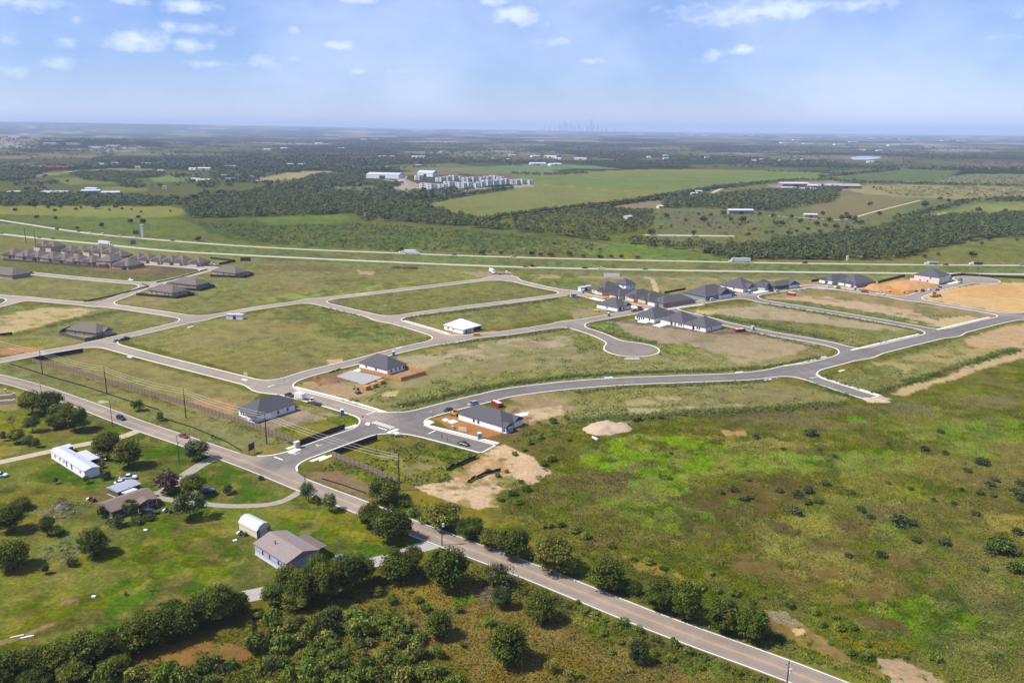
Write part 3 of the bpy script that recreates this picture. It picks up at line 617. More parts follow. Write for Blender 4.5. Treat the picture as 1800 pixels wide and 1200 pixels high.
# ground sheet: rings round the point below the camera, fine where the photograph looks
angs = np.concatenate([np.radians(np.arange(-180, -44, 4.0)), np.radians(np.linspace(-44, 44, 760)), np.radians(np.arange(47, 180, 4.0))])
rows = [0.5, 30, 60, 80, 100, 115, 125]
yy = 1330.0
while yy > 236:
    rows.append(P(900, yy).y); yy -= 2.2 if yy > 300 else 1.1
rr = rows[-1]
while rr < 48000: rr *= 1.12; rows.append(rr)
rows = np.array(sorted(rows)); nA, nR = len(angs), len(rows)
RR, AA = np.meshgrid(rows, angs, indexing='ij')
gx, gy = (RR * np.sin(AA)).ravel(), (RR * np.cos(AA)).ravel()
gz = hills(gx, gy)
rel = sstep(900, 200, np.hypot(gx, gy)); gz = gz - 0.02
idx = np.arange(nA * nR).reshape(nR, nA)
i2 = np.roll(idx, -1, axis=1)
fc = np.stack([idx[:-1], i2[:-1], i2[1:], idx[1:]], -1).reshape(-1, 4)[:, ::-1]
gcols = gcol(gx, gy)
def ground_mat():
    m = bpy.data.materials.new('ground_cover'); m.use_nodes = True; t = m.node_tree; b = t.nodes['Principled BSDF']
    b.inputs['Roughness'].default_value = 1.0; b.inputs['Specular IOR Level'].default_value = 0.0
    at = t.nodes.new('ShaderNodeAttribute'); at.attribute_name = 'Col'
    g = t.nodes.new('ShaderNodeNewGeometry')
    def nz(s, d, r=.65):
        n = t.nodes.new('ShaderNodeTexNoise'); n.inputs['Scale'].default_value = s; n.inputs['Detail'].default_value = d; n.inputs['Roughness'].default_value = r
        t.links.new(g.outputs['Position'], n.inputs['Vector']); return n.outputs[0]
    def mr(s, a, b_, lo=.3, hi=.7):
        n = t.nodes.new('ShaderNodeMapRange'); t.links.new(s, n.inputs[0]); n.inputs[1].default_value = lo; n.inputs[2].default_value = hi; n.inputs[3].default_value = a; n.inputs[4].default_value = b_; return n.outputs[0]
    n1 = nz(.9, 4, .8); n2 = nz(.16, 2); n3 = nz(.5, 2, .7)
    f = mathn(t, 'MULTIPLY', mr(n1, .50, 1.46), mr(n2, .80, 1.18))
    sp = t.nodes.new('ShaderNodeSeparateColor'); t.links.new(at.outputs['Color'], sp.inputs[0])
    gr = mathn(t, 'MULTIPLY', mathn(t, 'SUBTRACT', sp.outputs[1], mathn(t, 'MULTIPLY', sp.outputs[0], .78)), 7.0)
    gr = mathn(t, 'DIVIDE', gr, mathn(t, 'ADD', sp.outputs[1], .001), clamp=False); gr = mathn(t, 'MINIMUM', mathn(t, 'MAXIMUM', gr, .62), 1.0)
    f = mathn(t, 'MULTIPLY_ADD', mathn(t, 'SUBTRACT', f, 1.0), gr, 1.0)
    hue = mathn(t, 'MULTIPLY', mr(n3, -.2, .2), gr)
    cb = t.nodes.new('ShaderNodeCombineColor')
    t.links.new(mathn(t, 'MULTIPLY', f, mathn(t, 'ADD', 1.0, hue)), cb.inputs[0]); t.links.new(f, cb.inputs[1])
    t.links.new(mathn(t, 'MULTIPLY', f, mathn(t, 'SUBTRACT', 1.0, mathn(t, 'MULTIPLY', hue, .3))), cb.inputs[2])
    mx = t.nodes.new('ShaderNodeMix'); mx.data_type = 'RGBA'; mx.blend_type = 'MULTIPLY'; mx.inputs[0].default_value = 1
    t.links.new(at.outputs['Color'], mx.inputs[6]); t.links.new(cb.outputs[0], mx.inputs[7]); t.links.new(mx.outputs[2], b.inputs['Base Color'])
    bp = t.nodes.new('ShaderNodeBump'); bp.inputs['Strength'].default_value = .5; bp.inputs['Distance'].default_value = .35
    t.links.new(n1, bp.inputs['Height']); t.links.new(bp.outputs[0], b.inputs['Normal'])
    return m
ground = mobj('ground', npmesh('ground', np.stack([gx, gy, gz], 1), fc, ground_mat(), gcols)); kind(ground, 'structure')

# ------------------------------------------------------------------ streets: one surface grown from the centre lines
PALE = (196, 182, 168); MIDG = (182, 171, 161); DARK = (148, 143, 140); FMC = (184, 171, 158)
def W2(px): return smooth_line([P2(*p) for p in px])
M_px = [(480, 818), (494, 811), (537, 795), (600, 772), (650, 755), (687, 742), (725, 732), (800, 712), (850, 700), (900, 689), (1000, 677), (1100, 670), (1200, 666), (1300, 662), (1350, 657), (1425, 645), (1500, 626), (1575, 607), (1650, 589), (1725, 570), (1770, 560), (1850, 546)]
FM_px = [(-260, 612), (0, 665), (130, 705), (240, 746), (335, 778), (440, 815), (540, 855), (640, 893), (720, 925), (800, 955), (937, 1006), (1150, 1092), (1345, 1163), (1442, 1200), (1720, 1310)]
ROADS = [  # name, px centre line, width m, surface colour, kerbed
    ('fm', FM_px, 8.8, FMC, False),
    ('main', M_px, 11.2, DARK, True),
    ('s1', [(-160, 662), (0, 634), (75, 620), (150, 607), (215, 592), (290, 575), (345, 561), (400, 551), (450, 542), (550, 528), (650, 516), (775, 501), (872, 489)], 8.3, PALE, True),
    ('s1b', [(872, 489), (900, 492), (950, 504), (1020, 517), (1060, 526), (1112, 537), (1140, 543)], 8.3, PALE, True),
    ('s2', [(186, 606), (275, 630), (375, 655), (450, 674), (475, 681), (525, 694), (575, 707), (625, 722), (687, 742)], 8.8, PALE, True),
    ('s2r', [(687, 742), (720, 753), (775, 767), (858, 789)], 9.4, (150, 144, 140), True),
    ('s3', [(475, 681), (537, 658), (625, 636), (700, 616), (775, 600), (825, 592), (900, 584), (1020, 565), (1100, 551), (1150, 542), (1225, 532), (1300, 521), (1350, 513), (1425, 503), (1455, 505), (1510, 513), (1575, 522), (1620, 529), (1675, 538), (1750, 550), (1800, 557)], 8.8, MIDG, True),
    ('s3b', [(1597, 525), (1637, 511), (1690, 498), (1712, 492)], 9.0, MIDG, True),
    ('s4', [(553, 528), (570, 535), (665, 558), (750, 582), (790, 597)], 8.3, PALE, True),
    ('s5', [(680, 560), (750, 549), (825, 539), (900, 530), (982, 519), (1010, 514)], 8.0, PALE, True),
    ('s6', [(1004, 569), (1020, 577), (1052, 588), (1085, 603), (1110, 613)], 8.6, (168, 157, 150), True),
    ('s7', [(1165, 541), (1200, 550), (1250, 562), (1275, 569), (1350, 585), (1425, 598), (1475, 609), (1505, 622)], 8.8, (160, 154, 150), True),
    ('s8', [(1312, 521), (1335, 528), (1350, 531), (1475, 551), (1600, 573), (1660, 586)], 8.8, (160, 154, 150), True),
    ('s9', [(1402, 651), (1425, 664), (1475, 681), (1532, 699)], 8.8, (160, 154, 150), True),
    ('l1', [(-120, 512), (0, 521), (125, 532), (180, 536), (275, 549), (345, 560)], 8.3, PALE, True),
    ('l2', [(178, 534), (225, 517), (270, 499), (325, 486), (372, 473)], 8.3, PALE, True),
    ('l3', [(30, 478), (58, 481), (150, 490), (270, 500)], 8.3, PALE, True),
    ('l4', [(-80, 552), (0, 537), (30, 527)], 8.3, PALE, True),
    ('l5', [(246, 462), (300, 466), (372, 472)], 12.0, (206, 198, 186), True),
]
DISCS = [('s6', (1110, 614), 15.0), ('s3b', (1716, 492), 17.0), ('s1', (888, 488), 9.0)]
GX = np.arange(-620, 560, 1.0); GY = np.arange(100, 840, 1.0)
gX, gY = np.meshgrid(GX, GY)
sdf = None; near = np.full(gX.shape, 1e9); rcol = np.zeros(gX.shape + (3,)); wsum = np.zeros(gX.shape); nonfm = np.full(gX.shape, 1e9)
CL = {}
for nm, px, wd, rc, kb in ROADS:
    pts = W2(px); CL[nm] = pts
    pa = np.array(pts); mg = wd + 30
    j0, j1 = np.searchsorted(GX, pa[:, 0].min() - mg), np.searchsorted(GX, pa[:, 0].max() + mg)
    i0, i1 = np.searchsorted(GY, pa[:, 1].min() - mg), np.searchsorted(GY, pa[:, 1].max() + mg)
    d = np.full(gX.shape, 60.0)
    sub = (slice(i0, i1), slice(j0, j1))
    if (i1 > i0) and (j1 > j0):
        d[sub] = np.minimum(60, sdline(gX[sub], gY[sub], pts) - wd / 2)
    if nm in ('s9', 's2r'):                            # these stop short and square
        a, b = np.array(pts[-2]), np.array(pts[-1]); t = (b - a) / np.linalg.norm(b - a)
        d = np.maximum(d, (gX - b[0]) * t[0] + (gY - b[1]) * t[1])
    for dn, c, r in DISCS:
        if dn == nm:
            cx, cy_ = P2(*c); d2 = np.hypot(gX - cx, gY - cy_) - r; k = 9.0
            h = np.clip(k - np.abs(d - d2), 0, None) / k; d = np.minimum(d, d2) - h * h * k * .25
    if nm != 'fm': nonfm = np.minimum(nonfm, d)
    w = np.exp(-np.clip(d, -3, 30) / 2.2); lane = np.exp(-((d + wd / 2 - wd * .25) / .8) ** 2); rcol += (w * (1 - .15 * lane))[..., None] * (lin(rc) / 1.95 * np.array((1.0, .965, .915))); wsum += w
    if sdf is None: sdf = d
    else:
        k = 13.0; h = np.clip(k - np.abs(sdf - d), 0, None) / k; sdf = np.minimum(sdf, d) - h * h * k * .25
rcol /= wsum[..., None]
fl = np.array(CL['fm']); fl = fl[np.argsort(fl[:, 0])]; south = gY < np.interp(gX, fl[:, 0], fl[:, 1])
dfm = np.full(gX.shape, 60.0); dfm = np.minimum(60, sdline(gX, gY, CL['fm'][::3] + [CL['fm'][-1]]) - 4.4)
sdf = np.where(south & (gX < 150), np.maximum(sdf, dfm), sdf)
rcol *= (.84 + .32 * fbm(gX, gY, 16, 4, 88))[..., None] * (1 + .10 * np.sign(sstep(.56, .57, fbm(gX, gY, 30, 3, 89)) - .5) * .5)[..., None]
def field_polys(F, level=0.0):
    """polygons of the grid cells where F < level, and the boundary segments"""
    ins = F < level
    c4 = ins[:-1, :-1].astype(int) + ins[:-1, 1:] + ins[1:, 1:] + ins[1:, :-1]
    full = np.argwhere(c4 == 4); mixed = np.argwhere((c4 > 0) & (c4 < 4))
    polys, segs = [], []
    for i, j in mixed:
        cs = [(i, j), (i, j + 1), (i + 1, j + 1), (i + 1, j)]
        poly, cut = [], []
        for k in range(4):
            a, b = cs[k], cs[(k + 1) % 4]; fa, fb = F[a] - level, F[b] - level
            pa_ = (GX[a[1]], GY[a[0]]); pb_ = (GX[b[1]], GY[b[0]])
            if fa < 0: poly.append(pa_)
            if (fa < 0) != (fb < 0):
                t = fa / (fa - fb); q = (pa_[0] + (pb_[0] - pa_[0]) * t, pa_[1] + (pb_[1] - pa_[1]) * t); poly.append(q); cut.append(q)
        if len(poly) >= 3: polys.append(poly)
        if len(cut) == 2: segs.append((cut[0], cut[1], i, j))
    return full, polys, segs
full, polys, segs = field_polys(sdf)
vs_, fs_, cs_ = [], [], []
def vadd(x, y, z, c): vs_.append((x, y, z)); cs_.append(c); return len(vs_) - 1
RZ = 0.03
vid = {}
def gridv(i, j):
    if (i, j) not in vid: vid[(i, j)] = vadd(GX[j], GY[i], RZ, rcol[i, j])
    return vid[(i, j)]
for i, j in full: fs_.append((gridv(i, j), gridv(i, j + 1), gridv(i + 1, j + 1), gridv(i + 1, j)))
def colat(x, y):
    j = int(np.clip(round(x - GX[0]), 0, len(GX) - 1)); i = int(np.clip(round(y - GY[0]), 0, len(GY) - 1)); return rcol[i, j]
for p in polys: fs_.append(tuple(vadd(x, y, RZ, colat(x, y)) for x, y in p))
rm = bpy.data.meshes.new('road'); rm.from_pydata(vs_, [], fs_); rm.update()
ca = rm.color_attributes.new('Col', 'FLOAT_COLOR', 'POINT'); cc = np.ones((len(vs_), 4), np.float32); cc[:, :3] = np.array(cs_); ca.data.foreach_set('color', cc.ravel())
rm.materials.append(mat('asphalt', (1, 1, 1), .9, nscale=.22, namt=.14, attr=True, spec=.15))
road = mobj('road', rm); kind(road, 'structure')
# kerb and gutter along the kerbed streets
gyv, gxv = np.gradient(sdf)
def grad(x, y):
    fx, fy = x - GX[0], y - GY[0]; j, i = int(fx), int(fy); j = min(max(j, 0), len(GX) - 2); i = min(max(i, 0), len(GY) - 2); fx -= j; fy -= i
    g = []
    for A in (gxv, gyv): g.append((A[i, j] * (1 - fx) + A[i, j + 1] * fx) * (1 - fy) + (A[i + 1, j] * (1 - fx) + A[i + 1, j + 1] * fx) * fy)
    l = math.hypot(*g) or 1; return g[0] / l, g[1] / l
kb = MB(); KW = .55
for a, b, i, j in segs:
    if nonfm[i, j] > 5.5 or south[i, j]: continue
    if i > len(GY) - 4 or j < 3 or j > len(GX) - 4: continue
    ga, gb = grad(*a), grad(*b); ao = (a[0] + ga[0] * KW, a[1] + ga[1] * KW); bo = (b[0] + gb[0] * KW, b[1] + gb[1] * KW)
    ai = (a[0] - ga[0] * .1, a[1] - ga[1] * .1); bi = (b[0] - gb[0] * .1, b[1] - gb[1] * .1)
    kb.add([(*ai, 0.0), (*bi, 0.0), (*ai, .15), (*bi, .15), (*ao, .15), (*bo, .15), (*ao, -.02), (*bo, -.02)], [(0, 1, 3, 2), (2, 3, 5, 4), (4, 5, 7, 6)])
concrete = smat('concrete', (230, 222, 210), rough=.85, nscale=.9, namt=.12)
ko = kb.obj('kerb', concrete); kind(ko, 'structure')

def ribbon(name, pts, width, z, material, thick=0.0, k='structure', parent=None):
    pts = [np.array(p, float)[:2] for p in pts]; mb = MB(); Lr = []
    for i, p in enumerate(pts):
        t = pts[min(i + 1, len(pts) - 1)] - pts[max(i - 1, 0)]; t = t / (np.linalg.norm(t) or 1); n = np.array((-t[1], t[0])) * width / 2
        Lr.append((p + n, p - n))
    vs, fs = [], []
    for l, r in Lr:
        vs += [(*l, z), (*r, z)]
        if thick: vs += [(*l, z - thick), (*r, z - thick)]
    s = 4 if thick else 2
    for i in range(len(pts) - 1):
        a, b = i * s, (i + 1) * s
        fs.append((a + 1, b + 1, b, a))
        if thick: fs += [(a, b, b + 2, a + 2), (b + 1, a + 1, a + 3, b + 3)]
    mb.add(vs, fs); o = mb.obj(name, material, parent)
    if k: kind(o, k)
    return o
def offs(pts, d):                                     # shift a line sideways (left positive)
    pts = [np.array(p, float)[:2] for p in pts]; o = []
    for i, p in enumerate(pts):
        t = pts[min(i + 1, len(pts) - 1)] - pts[max(i - 1, 0)]; t = t / (np.linalg.norm(t) or 1); o.append(tuple(p + np.array((-t[1], t[0])) * d))
    return o
def cut(pts, a_px, b_px):                             # the run of a line between two photo points
    pa = np.array(pts); a, b = np.array(P2(*a_px)), np.array(P2(*b_px))
    i, j = np.argmin(((pa - a) ** 2).sum(1)), np.argmin(((pa - b) ** 2).sum(1)); i, j = min(i, j), max(i, j)
    return [tuple(p) for p in pa[i:j + 1]]
def dense(pts, step=3.0):
    o = []
    for a, b in zip(pts[:-1], pts[1:]):
        a, b = np.array(a), np.array(b); n = max(1, int(np.linalg.norm(b - a) / step))
        o += [tuple(a + (b - a) * k / n) for k in range(n)]
    return o + [tuple(pts[-1])]
DCL = {k: dense(v) for k, v in CL.items()}
for nm, a, b, d in [('s2', (500, 686), (660, 732), 7.0), ('main', (525, 800), (648, 756), 8.2), ('main', (660, 752), (678, 746), -8.2), ('main', (520, 802), (545, 792), -8.4), ('s2r', (726, 754), (858, 789), 6.8),
                    ('main', (1400, 650), (1478, 632), 8.0), ('main', (1520, 621), (1640, 592), 8.0), ('main', (1668, 585), (1760, 562), 8.0), ('s9', (1420, 660), (1530, 698), 6.4), ('s4', (695, 567), (775, 590), 6.6), ('s3', (1160, 541), (1225, 532), -7.0)]:
    run = cut(DCL[nm], a, b)
    if len(run) > 1: ribbon('pavement', offs(run, d), 1.7, .12, concrete, .14)
def patch(name, px, material, z=.1, thick=.1, k='structure'):
    pts = [P2(*p) for p in px]; mb = MB(); n = len(pts)
    ar = sum(pts[i][0] * pts[(i + 1) % n][1] - pts[(i + 1) % n][0] * pts[i][1] for i in range(n))
    if ar < 0: pts = pts[::-1]
    mb.add([(*p, z) for p in pts] + [(*p, z - thick) for p in pts], [tuple(range(n))] + [(i, n + i, n + (i + 1) % n, (i + 1) % n) for i in range(n)])
    o = mb.obj(name, material)
    if k: kind(o, k)
    return o
for q in [[(641, 746), (645, 742), (651, 743), (649, 748)], [(690, 761), (696, 758), (702, 760), (697, 764)], [(744, 743), (754, 738), (764, 742), (752, 748)], [(505, 795), (522, 786), (530, 790), (512, 798)],
          [(560, 808), (582, 799), (584, 802), (562, 811)], [(786, 741), (796, 737), (806, 741), (794, 745)], [(776, 738), (783, 735), (790, 738), (783, 741)]]:
    patch('pavement', q, concrete, .13, .14)
paint = mat('road_paint_white', (.72, .72, .70), .7, nscale=1.2, namt=.2)
paint_y = mat('road_paint_yellow', (.52, .30, .11), .7, nscale=.8, namt=.25)
fm = DCL['fm']
ribbon('edge_line', offs(cut(fm, (530, 850), (1700, 1300)), 3.9), .22, RZ + .008, paint)
ribbon('edge_line', offs(cut(fm, (-200, 620), (400, 800)), 3.9), .18, RZ + .008, paint)
ribbon('edge_line', offs(cut(fm, (-200, 620), (1700, 1300)), -3.9), .22, RZ + .008, paint)
for d in (-.22, .22): ribbon('centre_line', offs(fm, d), .12, RZ + .008, paint_y)
mn = DCL['main']
def across(line, at_px, s0, s1, width):               # bar across a street between two side offsets
    pa = np.array(line); a = np.array(P2(*at_px)); i = int(np.argmin(((pa - a) ** 2).sum(1))); i = min(max(i, 1), len(pa) - 2)
    t = pa[i + 1] - pa[i - 1]; t /= np.linalg.norm(t); n = np.array((-t[1], t[0])); q = pa[i]
    return ribbon('stop_line', [q + n * s0, q + n * s1], width, RZ + .008, paint)
across(mn, (502, 809), .8, 5.6, .6); across(mn, (668, 751), -5.4, -.6, .6); across(DCL['s2'], (645, 729), -.3, 4.2, .5); across(DCL['s2r'], (757, 762), -.4, 4.2, .5); across(DCL['s9'], (1424, 664), -.4, 4, .5); across(DCL['s2'], (470, 679), 0, 4, .5)
pa = np.array(mn); q0 = np.array(P2(667, 752)); i0 = int(np.argmin(((pa - q0) ** 2).sum(1))); t = pa[i0 + 1] - pa[i0 - 1]; t /= np.linalg.norm(t); n = np.array((-t[1], t[0])); q = pa[i0] + t * 3.2
cw = thing('crossing', 'white striped pedestrian crossing over the dark entrance street', 'crossing', (q[0], q[1], RZ + .008), math.atan2(t[1], t[0])); cw['kind'] = 'structure'
sb = MB(); sb.box(-1.4, 1.4, -.3, .3, 0, .004); sm = sb.mesh('stripe', paint)
for k in range(9): mobj('stripe', sm, cw, (0, -5.2 + k * 1.3, 0))
for px_, dn in [((528, 799), 3.0), ((572, 783), 3.0)]:  # turn arrows
    i = int(np.argmin(((pa - np.array(P2(*px_))) ** 2).sum(1))); t = pa[i + 1] - pa[i - 1]; t /= np.linalg.norm(t); n = np.array((-t[1], t[0])); q = pa[i] + n * 1.6
    mb = MB(); mb.add([(-1.6, -.12, 0), (1.0, -.12, 0), (1.0, .12, 0), (-1.6, .12, 0)], [(0, 1, 2, 3)]); mb.add([(-1.2, .12, 0), (-.9, .12, 0), (-.9, .9, 0), (-1.2, .9, 0)], [(0, 1, 2, 3)]); mb.add([(-1.6, .9, 0), (-.5, .9, 0), (-1.05, 1.6, 0)], [(0, 1, 2)])
    o = mb.obj('turn_arrow', paint, loc=(q[0], q[1], RZ + .008)); o.rotation_euler = (0, 0, math.atan2(t[1], t[0])); kind(o, 'structure')
# highway: two carriageways
HW_N = [(-300, 372), (0, 411), (175, 429), (300, 441), (450, 449.5), (675, 460), (900, 469), (1125, 474), (1350, 477.5), (1575, 480), (1800, 482), (2100, 484)]
HW_F = [(-300, 341), (0, 387), (125, 406), (225, 417), (450, 434), (700, 445), (900, 452), (1100, 457), (1275, 460.5), (1350, 462), (1575, 465), (1800, 466.5), (2100, 468)]
hwm = smat('highway_concrete', (208, 198, 170), K=1.75, rough=.9, nscale=.05, namt=.12)
hwn, hwf = dense(W2(HW_N), 8), dense(W2(HW_F), 8)
CL['hwn'], CL['hwf'] = hwn, hwf
ribbon('highway', hwn, 7.8, .03, hwm); ribbon('highway', hwf, 6.8, .03, hwm)
for ln, wd in ((hwn, 7.8), (hwf, 6.8)):
    for s in (-1, 1): ribbon('edge_line', offs(ln, s * (wd / 2 - 1.2)), .3, .05, paint)
gravel = smat('gravel', (206, 190, 160), K=1.7, rough=.95, nscale=.6, namt=.22)
drive = smat('worn_drive', (186, 174, 156), K=1.8, rough=.95, nscale=.5, namt=.2)
tarm = smat('old_tarmac', (166, 158, 152), rough=.9, nscale=.4, namt=.15)
for nm, px, wd, mt in [('track', [(-120, 838), (0, 812), (60, 799), (120, 786), (172, 776), (212, 768), (240, 758), (256, 752)], 4.4, gravel), ('track', [(400, 800), (370, 808), (335, 828), (312, 846), (290, 862), (262, 872)], 4.6, drive),
                       ('track', [(268, 872), (310, 880), (355, 885), (410, 889), (465, 887), (500, 879), (530, 862)], 2.9, drive), ('track', [(775, 953), (735, 963), (700, 977), (668, 985), (636, 992), (600, 1000)], 5.6, tarm),
                       ('track', [(420, 1050), (470, 1040)], 6.0, tarm),
                       ('track', [(1350, 379), (1400, 382), (1480, 386), (1530, 374), (1618, 352)], 5.0, gravel), ('track', [(1600, 388), (1620, 384), (1660, 374)], 4.0, gravel), ('track', [(675, 316), (700, 318), (712, 312)], 10, gravel),
                       ('track', [(1360, 336), (1440, 333), (1525, 333)], 7, gravel), ('track', [(1245, 345), (1258, 336), (1268, 332)], 9, gravel)]:
    ribbon(nm, smooth_line([P2(*p) for p in px]), wd, .012, mt)

# ------------------------------------------------------------------ vegetation
def quads(centers, normals, sizes, cols, name, material, aspect=.75):
    n = len(centers); nr = normals / (np.linalg.norm(normals, axis=1, keepdims=True) + 1e-9)
    ref = rng.normal(size=(n, 3)); a = np.cross(nr, ref); a /= (np.linalg.norm(a, axis=1, keepdims=True) + 1e-9); b = np.cross(nr, a)
    s = sizes[:, None]; k = aspect * (.7 + .6 * rng.random((n, 1)))
    bend = nr * s * (.25 * rng.normal(size=(n, 1)))
    v = np.stack([centers - a * s + bend, centers - b * s * k, centers + a * s * .9 + bend, centers + b * s * k], 1).reshape(-1, 3)
    f = np.arange(4 * n).reshape(-1, 4)
    return npmesh(name, v, f, material, np.repeat(cols, 4, axis=0))
def sphere(n): v = rng.normal(size=(n, 3)); return v / np.linalg.norm(v, axis=1, keepdims=True)
FOL = foliage_mat('foliage', var=.42)
FOLS = foliage_mat('foliage_mass', var=0.0)
bark = mat('bark', (.085, .068, .052), .95, nscale=6, namt=.35)
def crown(name, R, H, zc, lobes, per, leaf, base, seed, flat=.0, hollow=.0, lobe_r=.36, cvar=.28):
    """leaf clumps on many lobes: half width R, crown height H, centre height zc"""
    global rng
    old = rng; rng = np.random.default_rng(seed)
    d = sphere(lobes * 3); d = d[d[:, 2] > -.8][:lobes]; L_ = len(d)
    rad = .50 + .28 * rng.random(L_)
    lc = d * np.stack([R * rad, R * rad, H / 2 * rad], 1); lc[:, 2] += zc
    lr = R * lobe_r * (.65 + .7 * rng.random(L_))
    lcol = np.array(base)[None] * (1 + cvar * rng.normal(size=(L_, 1))) * (1 + .08 * rng.normal(size=(L_, 3)))
    dd = sphere(L_ * per).reshape(L_, per, 3); dd[..., 2] = np.abs(dd[..., 2]) * .45 + dd[..., 2] * .55
    pos = lc[:, None] + dd * (lr[:, None] * (.55 + .55 * rng.random((L_, per))))[..., None] * np.array((1, 1, min(1.0, H / 2 / R)))
    nor = dd + .55 * rng.normal(size=dd.shape) + np.array((0, 0, .45))
    cols = np.clip(lcol[:, None] * (1 + .24 * rng.normal(size=(L_, per, 1))), .006, .3)
    pos, nor, cols = pos.reshape(-1, 3), nor.reshape(-1, 3), cols.reshape(-1, 3)
    keep = pos[:, 2] > max(zc - H * .5, .05)
    if hollow: keep &= rng.random(len(pos)) > hollow
    pos, nor, cols = pos[keep], nor[keep], cols[keep]
    m = quads(pos, nor, leaf * (.6 + .8 * rng.random(len(pos))), cols, name, FOL); rng = old
    return m
def trunk(R, H, zc, seed, r=.22):
    rd = random.Random(seed); mb = MB(); base = Vector((0, 0, -.15)); fork = Vector((rd.uniform(-.2, .2), rd.uniform(-.2, .2), max(.7, zc - H * .35)))
    mb.tube(base, fork, r, r * .72, 7)
    for k in range(5):
        a = k * 1.26 + rd.random(); e = fork + Vector((math.cos(a) * R * .45, math.sin(a) * R * .45, H * rd.uniform(.2, .4)))
        mid = fork.lerp(e, .5) + Vector((0, 0, H * .05)); mb.tube(fork, mid, r * .55, r * .36, 6, False); mb.tube(mid, e, r * .36, r * .12, 6)
    return mb.mesh('trunk', bark, True)
OAK = (.086, .104, .014); OAK2 = (.116, .126, .020); MES = (.100, .124, .038); CED = (.052, .072, .022); SCR = (.122, .156, .022); SCR2 = (.162, .172, .034); ROSE = (.13, .085, .058); GREY = (.085, .078, .058)
TREES = {}
def tree_kind(k, R, H, zc, lobes, per, leaf, base, variants, rt=.25, **kw):
    TREES[k] = []
    for v in range(variants):
        TREES[k].append((crown(k + '_crown', R, H, zc, lobes, per, leaf, np.array(base) * (1 + .12 * math.sin(v * 2.3)), 100 + len(TREES) * 17 + v, **kw), trunk(R, H, zc, v + len(TREES) * 7, rt), 2 * R, zc + H / 2))
tree_kind('oak', 4.0, 7.4, 3.85, 64, 110, .20, OAK, 4)
tree_kind('oak2', 4.0, 6.8, 3.6, 58, 96, .205, OAK2, 3)
tree_kind('airy', 3.4, 6.4, 4.0, 40, 56, .20, MES, 3, rt=.16, lobe_r=.34)
tree_kind('cedar', 3.2, 7.2, 3.7, 50, 96, .18, CED, 2)
tree_kind('rose', 3.6, 5.6, 3.0, 34, 44, .34, ROSE, 1, cvar=.3)
tree_kind('shrub', 1.6, 2.2, 1.05, 22, 40, .155, SCR, 4, rt=.06, lobe_r=.46)
tree_kind('shrub2', 1.6, 2.0, .95, 20, 36, .155, SCR2, 3, rt=.06, lobe_r=.46)
tree_kind('darkshrub', 1.5, 1.8, .8, 18, 40, .15, (.080, .098, .032), 3, rt=.05, lobe_r=.46)
tree_kind('small', 3.6, 5.6, 3.3, 16, 20, .62, (.058, .076, .027), 3, lobe_r=.44)
tree_kind('dead', 3.0, 5.0, 3.6, 22, 10, .22, GREY, 1, rt=.13, lobe_r=.3, cvar=.1)
def tree(k, x, y, wpx, hpx, label, group=None, name='tree', cat='tree', rz=None, v=None):
    """x, y: photo place of the foot; wpx, hpx: crown width and tree height there"""
    m = mpp(x, y); p = P(x, y); var = random.randrange(len(TREES[k])) if v is None else v
    cm, tm, w0, h0 = TREES[k][var]
    e = math.atan2(CAM_H, math.hypot(p.x, p.y)); W_ = wpx * m; H_ = max(hpx * m - .42 * W_ * math.sin(e), .45 * hpx * m) / math.cos(e)
    o = thing(name, label, cat, p, random.random() * 6.28 if rz is None else rz, group); o.scale = (W_ / w0, W_ / w0, H_ / h0)
    mobj('crown' if cat == 'tree' else 'foliage', cm, o); mobj('trunk' if cat == 'tree' else 'stem', tm, o)
    return o
T = tree
# homestead by the road bend, far left
g = 'oaks crowding the verge by the cream boundary walls'
for a in [(58, 727, 46, 48), (88, 730, 48, 50), (112, 745, 50, 44), (132, 757, 46, 50), (98, 752, 34, 30)]: T('oak2', *a, 'broad olive-green oak in the clump between road and cream walls', g)
T('airy', 58, 758, 32, 34, 'single airy tree standing in grass below the roadside oak clump')
T('oak2', 30, 778, 30, 30, 'dark rounded tree between the gravel track and the roadside oak clump')
T('airy', 50, 782, 22, 22, 'slim light tree next to the dark rounded one above the gravel track')
T('oak2', 64, 786, 14, 20, 'narrow upright young tree by the gravel track')
T('rose', 8, 774, 13, 18, 'small reddish-leaved tree in the grass above the gravel track', v=0)
T('dead', 22, 752, 18, 26, 'thin half-bare grey tree in the dry paddock', v=0)
T('oak', 191, 804, 50, 52, 'large oak at the gravel track end, behind its slightly nearer twin'); T('oak', 226, 820, 52, 56, 'large round oak casting a dark shadow on the lawn beside the mobile home')
T('cedar', 347, 808, 44, 42, 'dark tree leaning over the road edge at the drive entrance')
T('rose', 295, 864, 50, 44, 'pinkish-brown flowering tree at the bend of the drive', v=0)
T('oak', 340, 872, 44, 46, 'dark oak between pink tree and parked blue-grey car'); T('airy', 334, 910, 62, 58, 'wide light-crowned tree beside the fork of the farm drive')
T('darkshrub', 398, 867, 22, 18, 'lone round bush on the lawn inside the drive loop', name='bush', cat='bush')
T('darkshrub', 450+33/4*1, 843, 10, 10, 'tiny bush on the lawn by the road junction', name='bush', cat='bush')
T('airy', 230, 908, 30, 36, 'light tree growing against the front of the brown-roofed house')
for a in [(205, 924, 30, 24), (182, 908, 18, 22), (262, 912, 24, 14), (238, 920, 26, 16)]: T('darkshrub', *a, 'dark bush crowding the wall of the brown-roofed house', 'bushes round the brown-roofed house', name='bush', cat='bush')
for a in [(186, 842, 20, 18), (175, 822, 16, 12), (164, 800, 12, 10)]: T('darkshrub', *a, 'dark bush beside the white mobile home', 'bushes by the mobile home', name='bush', cat='bush')
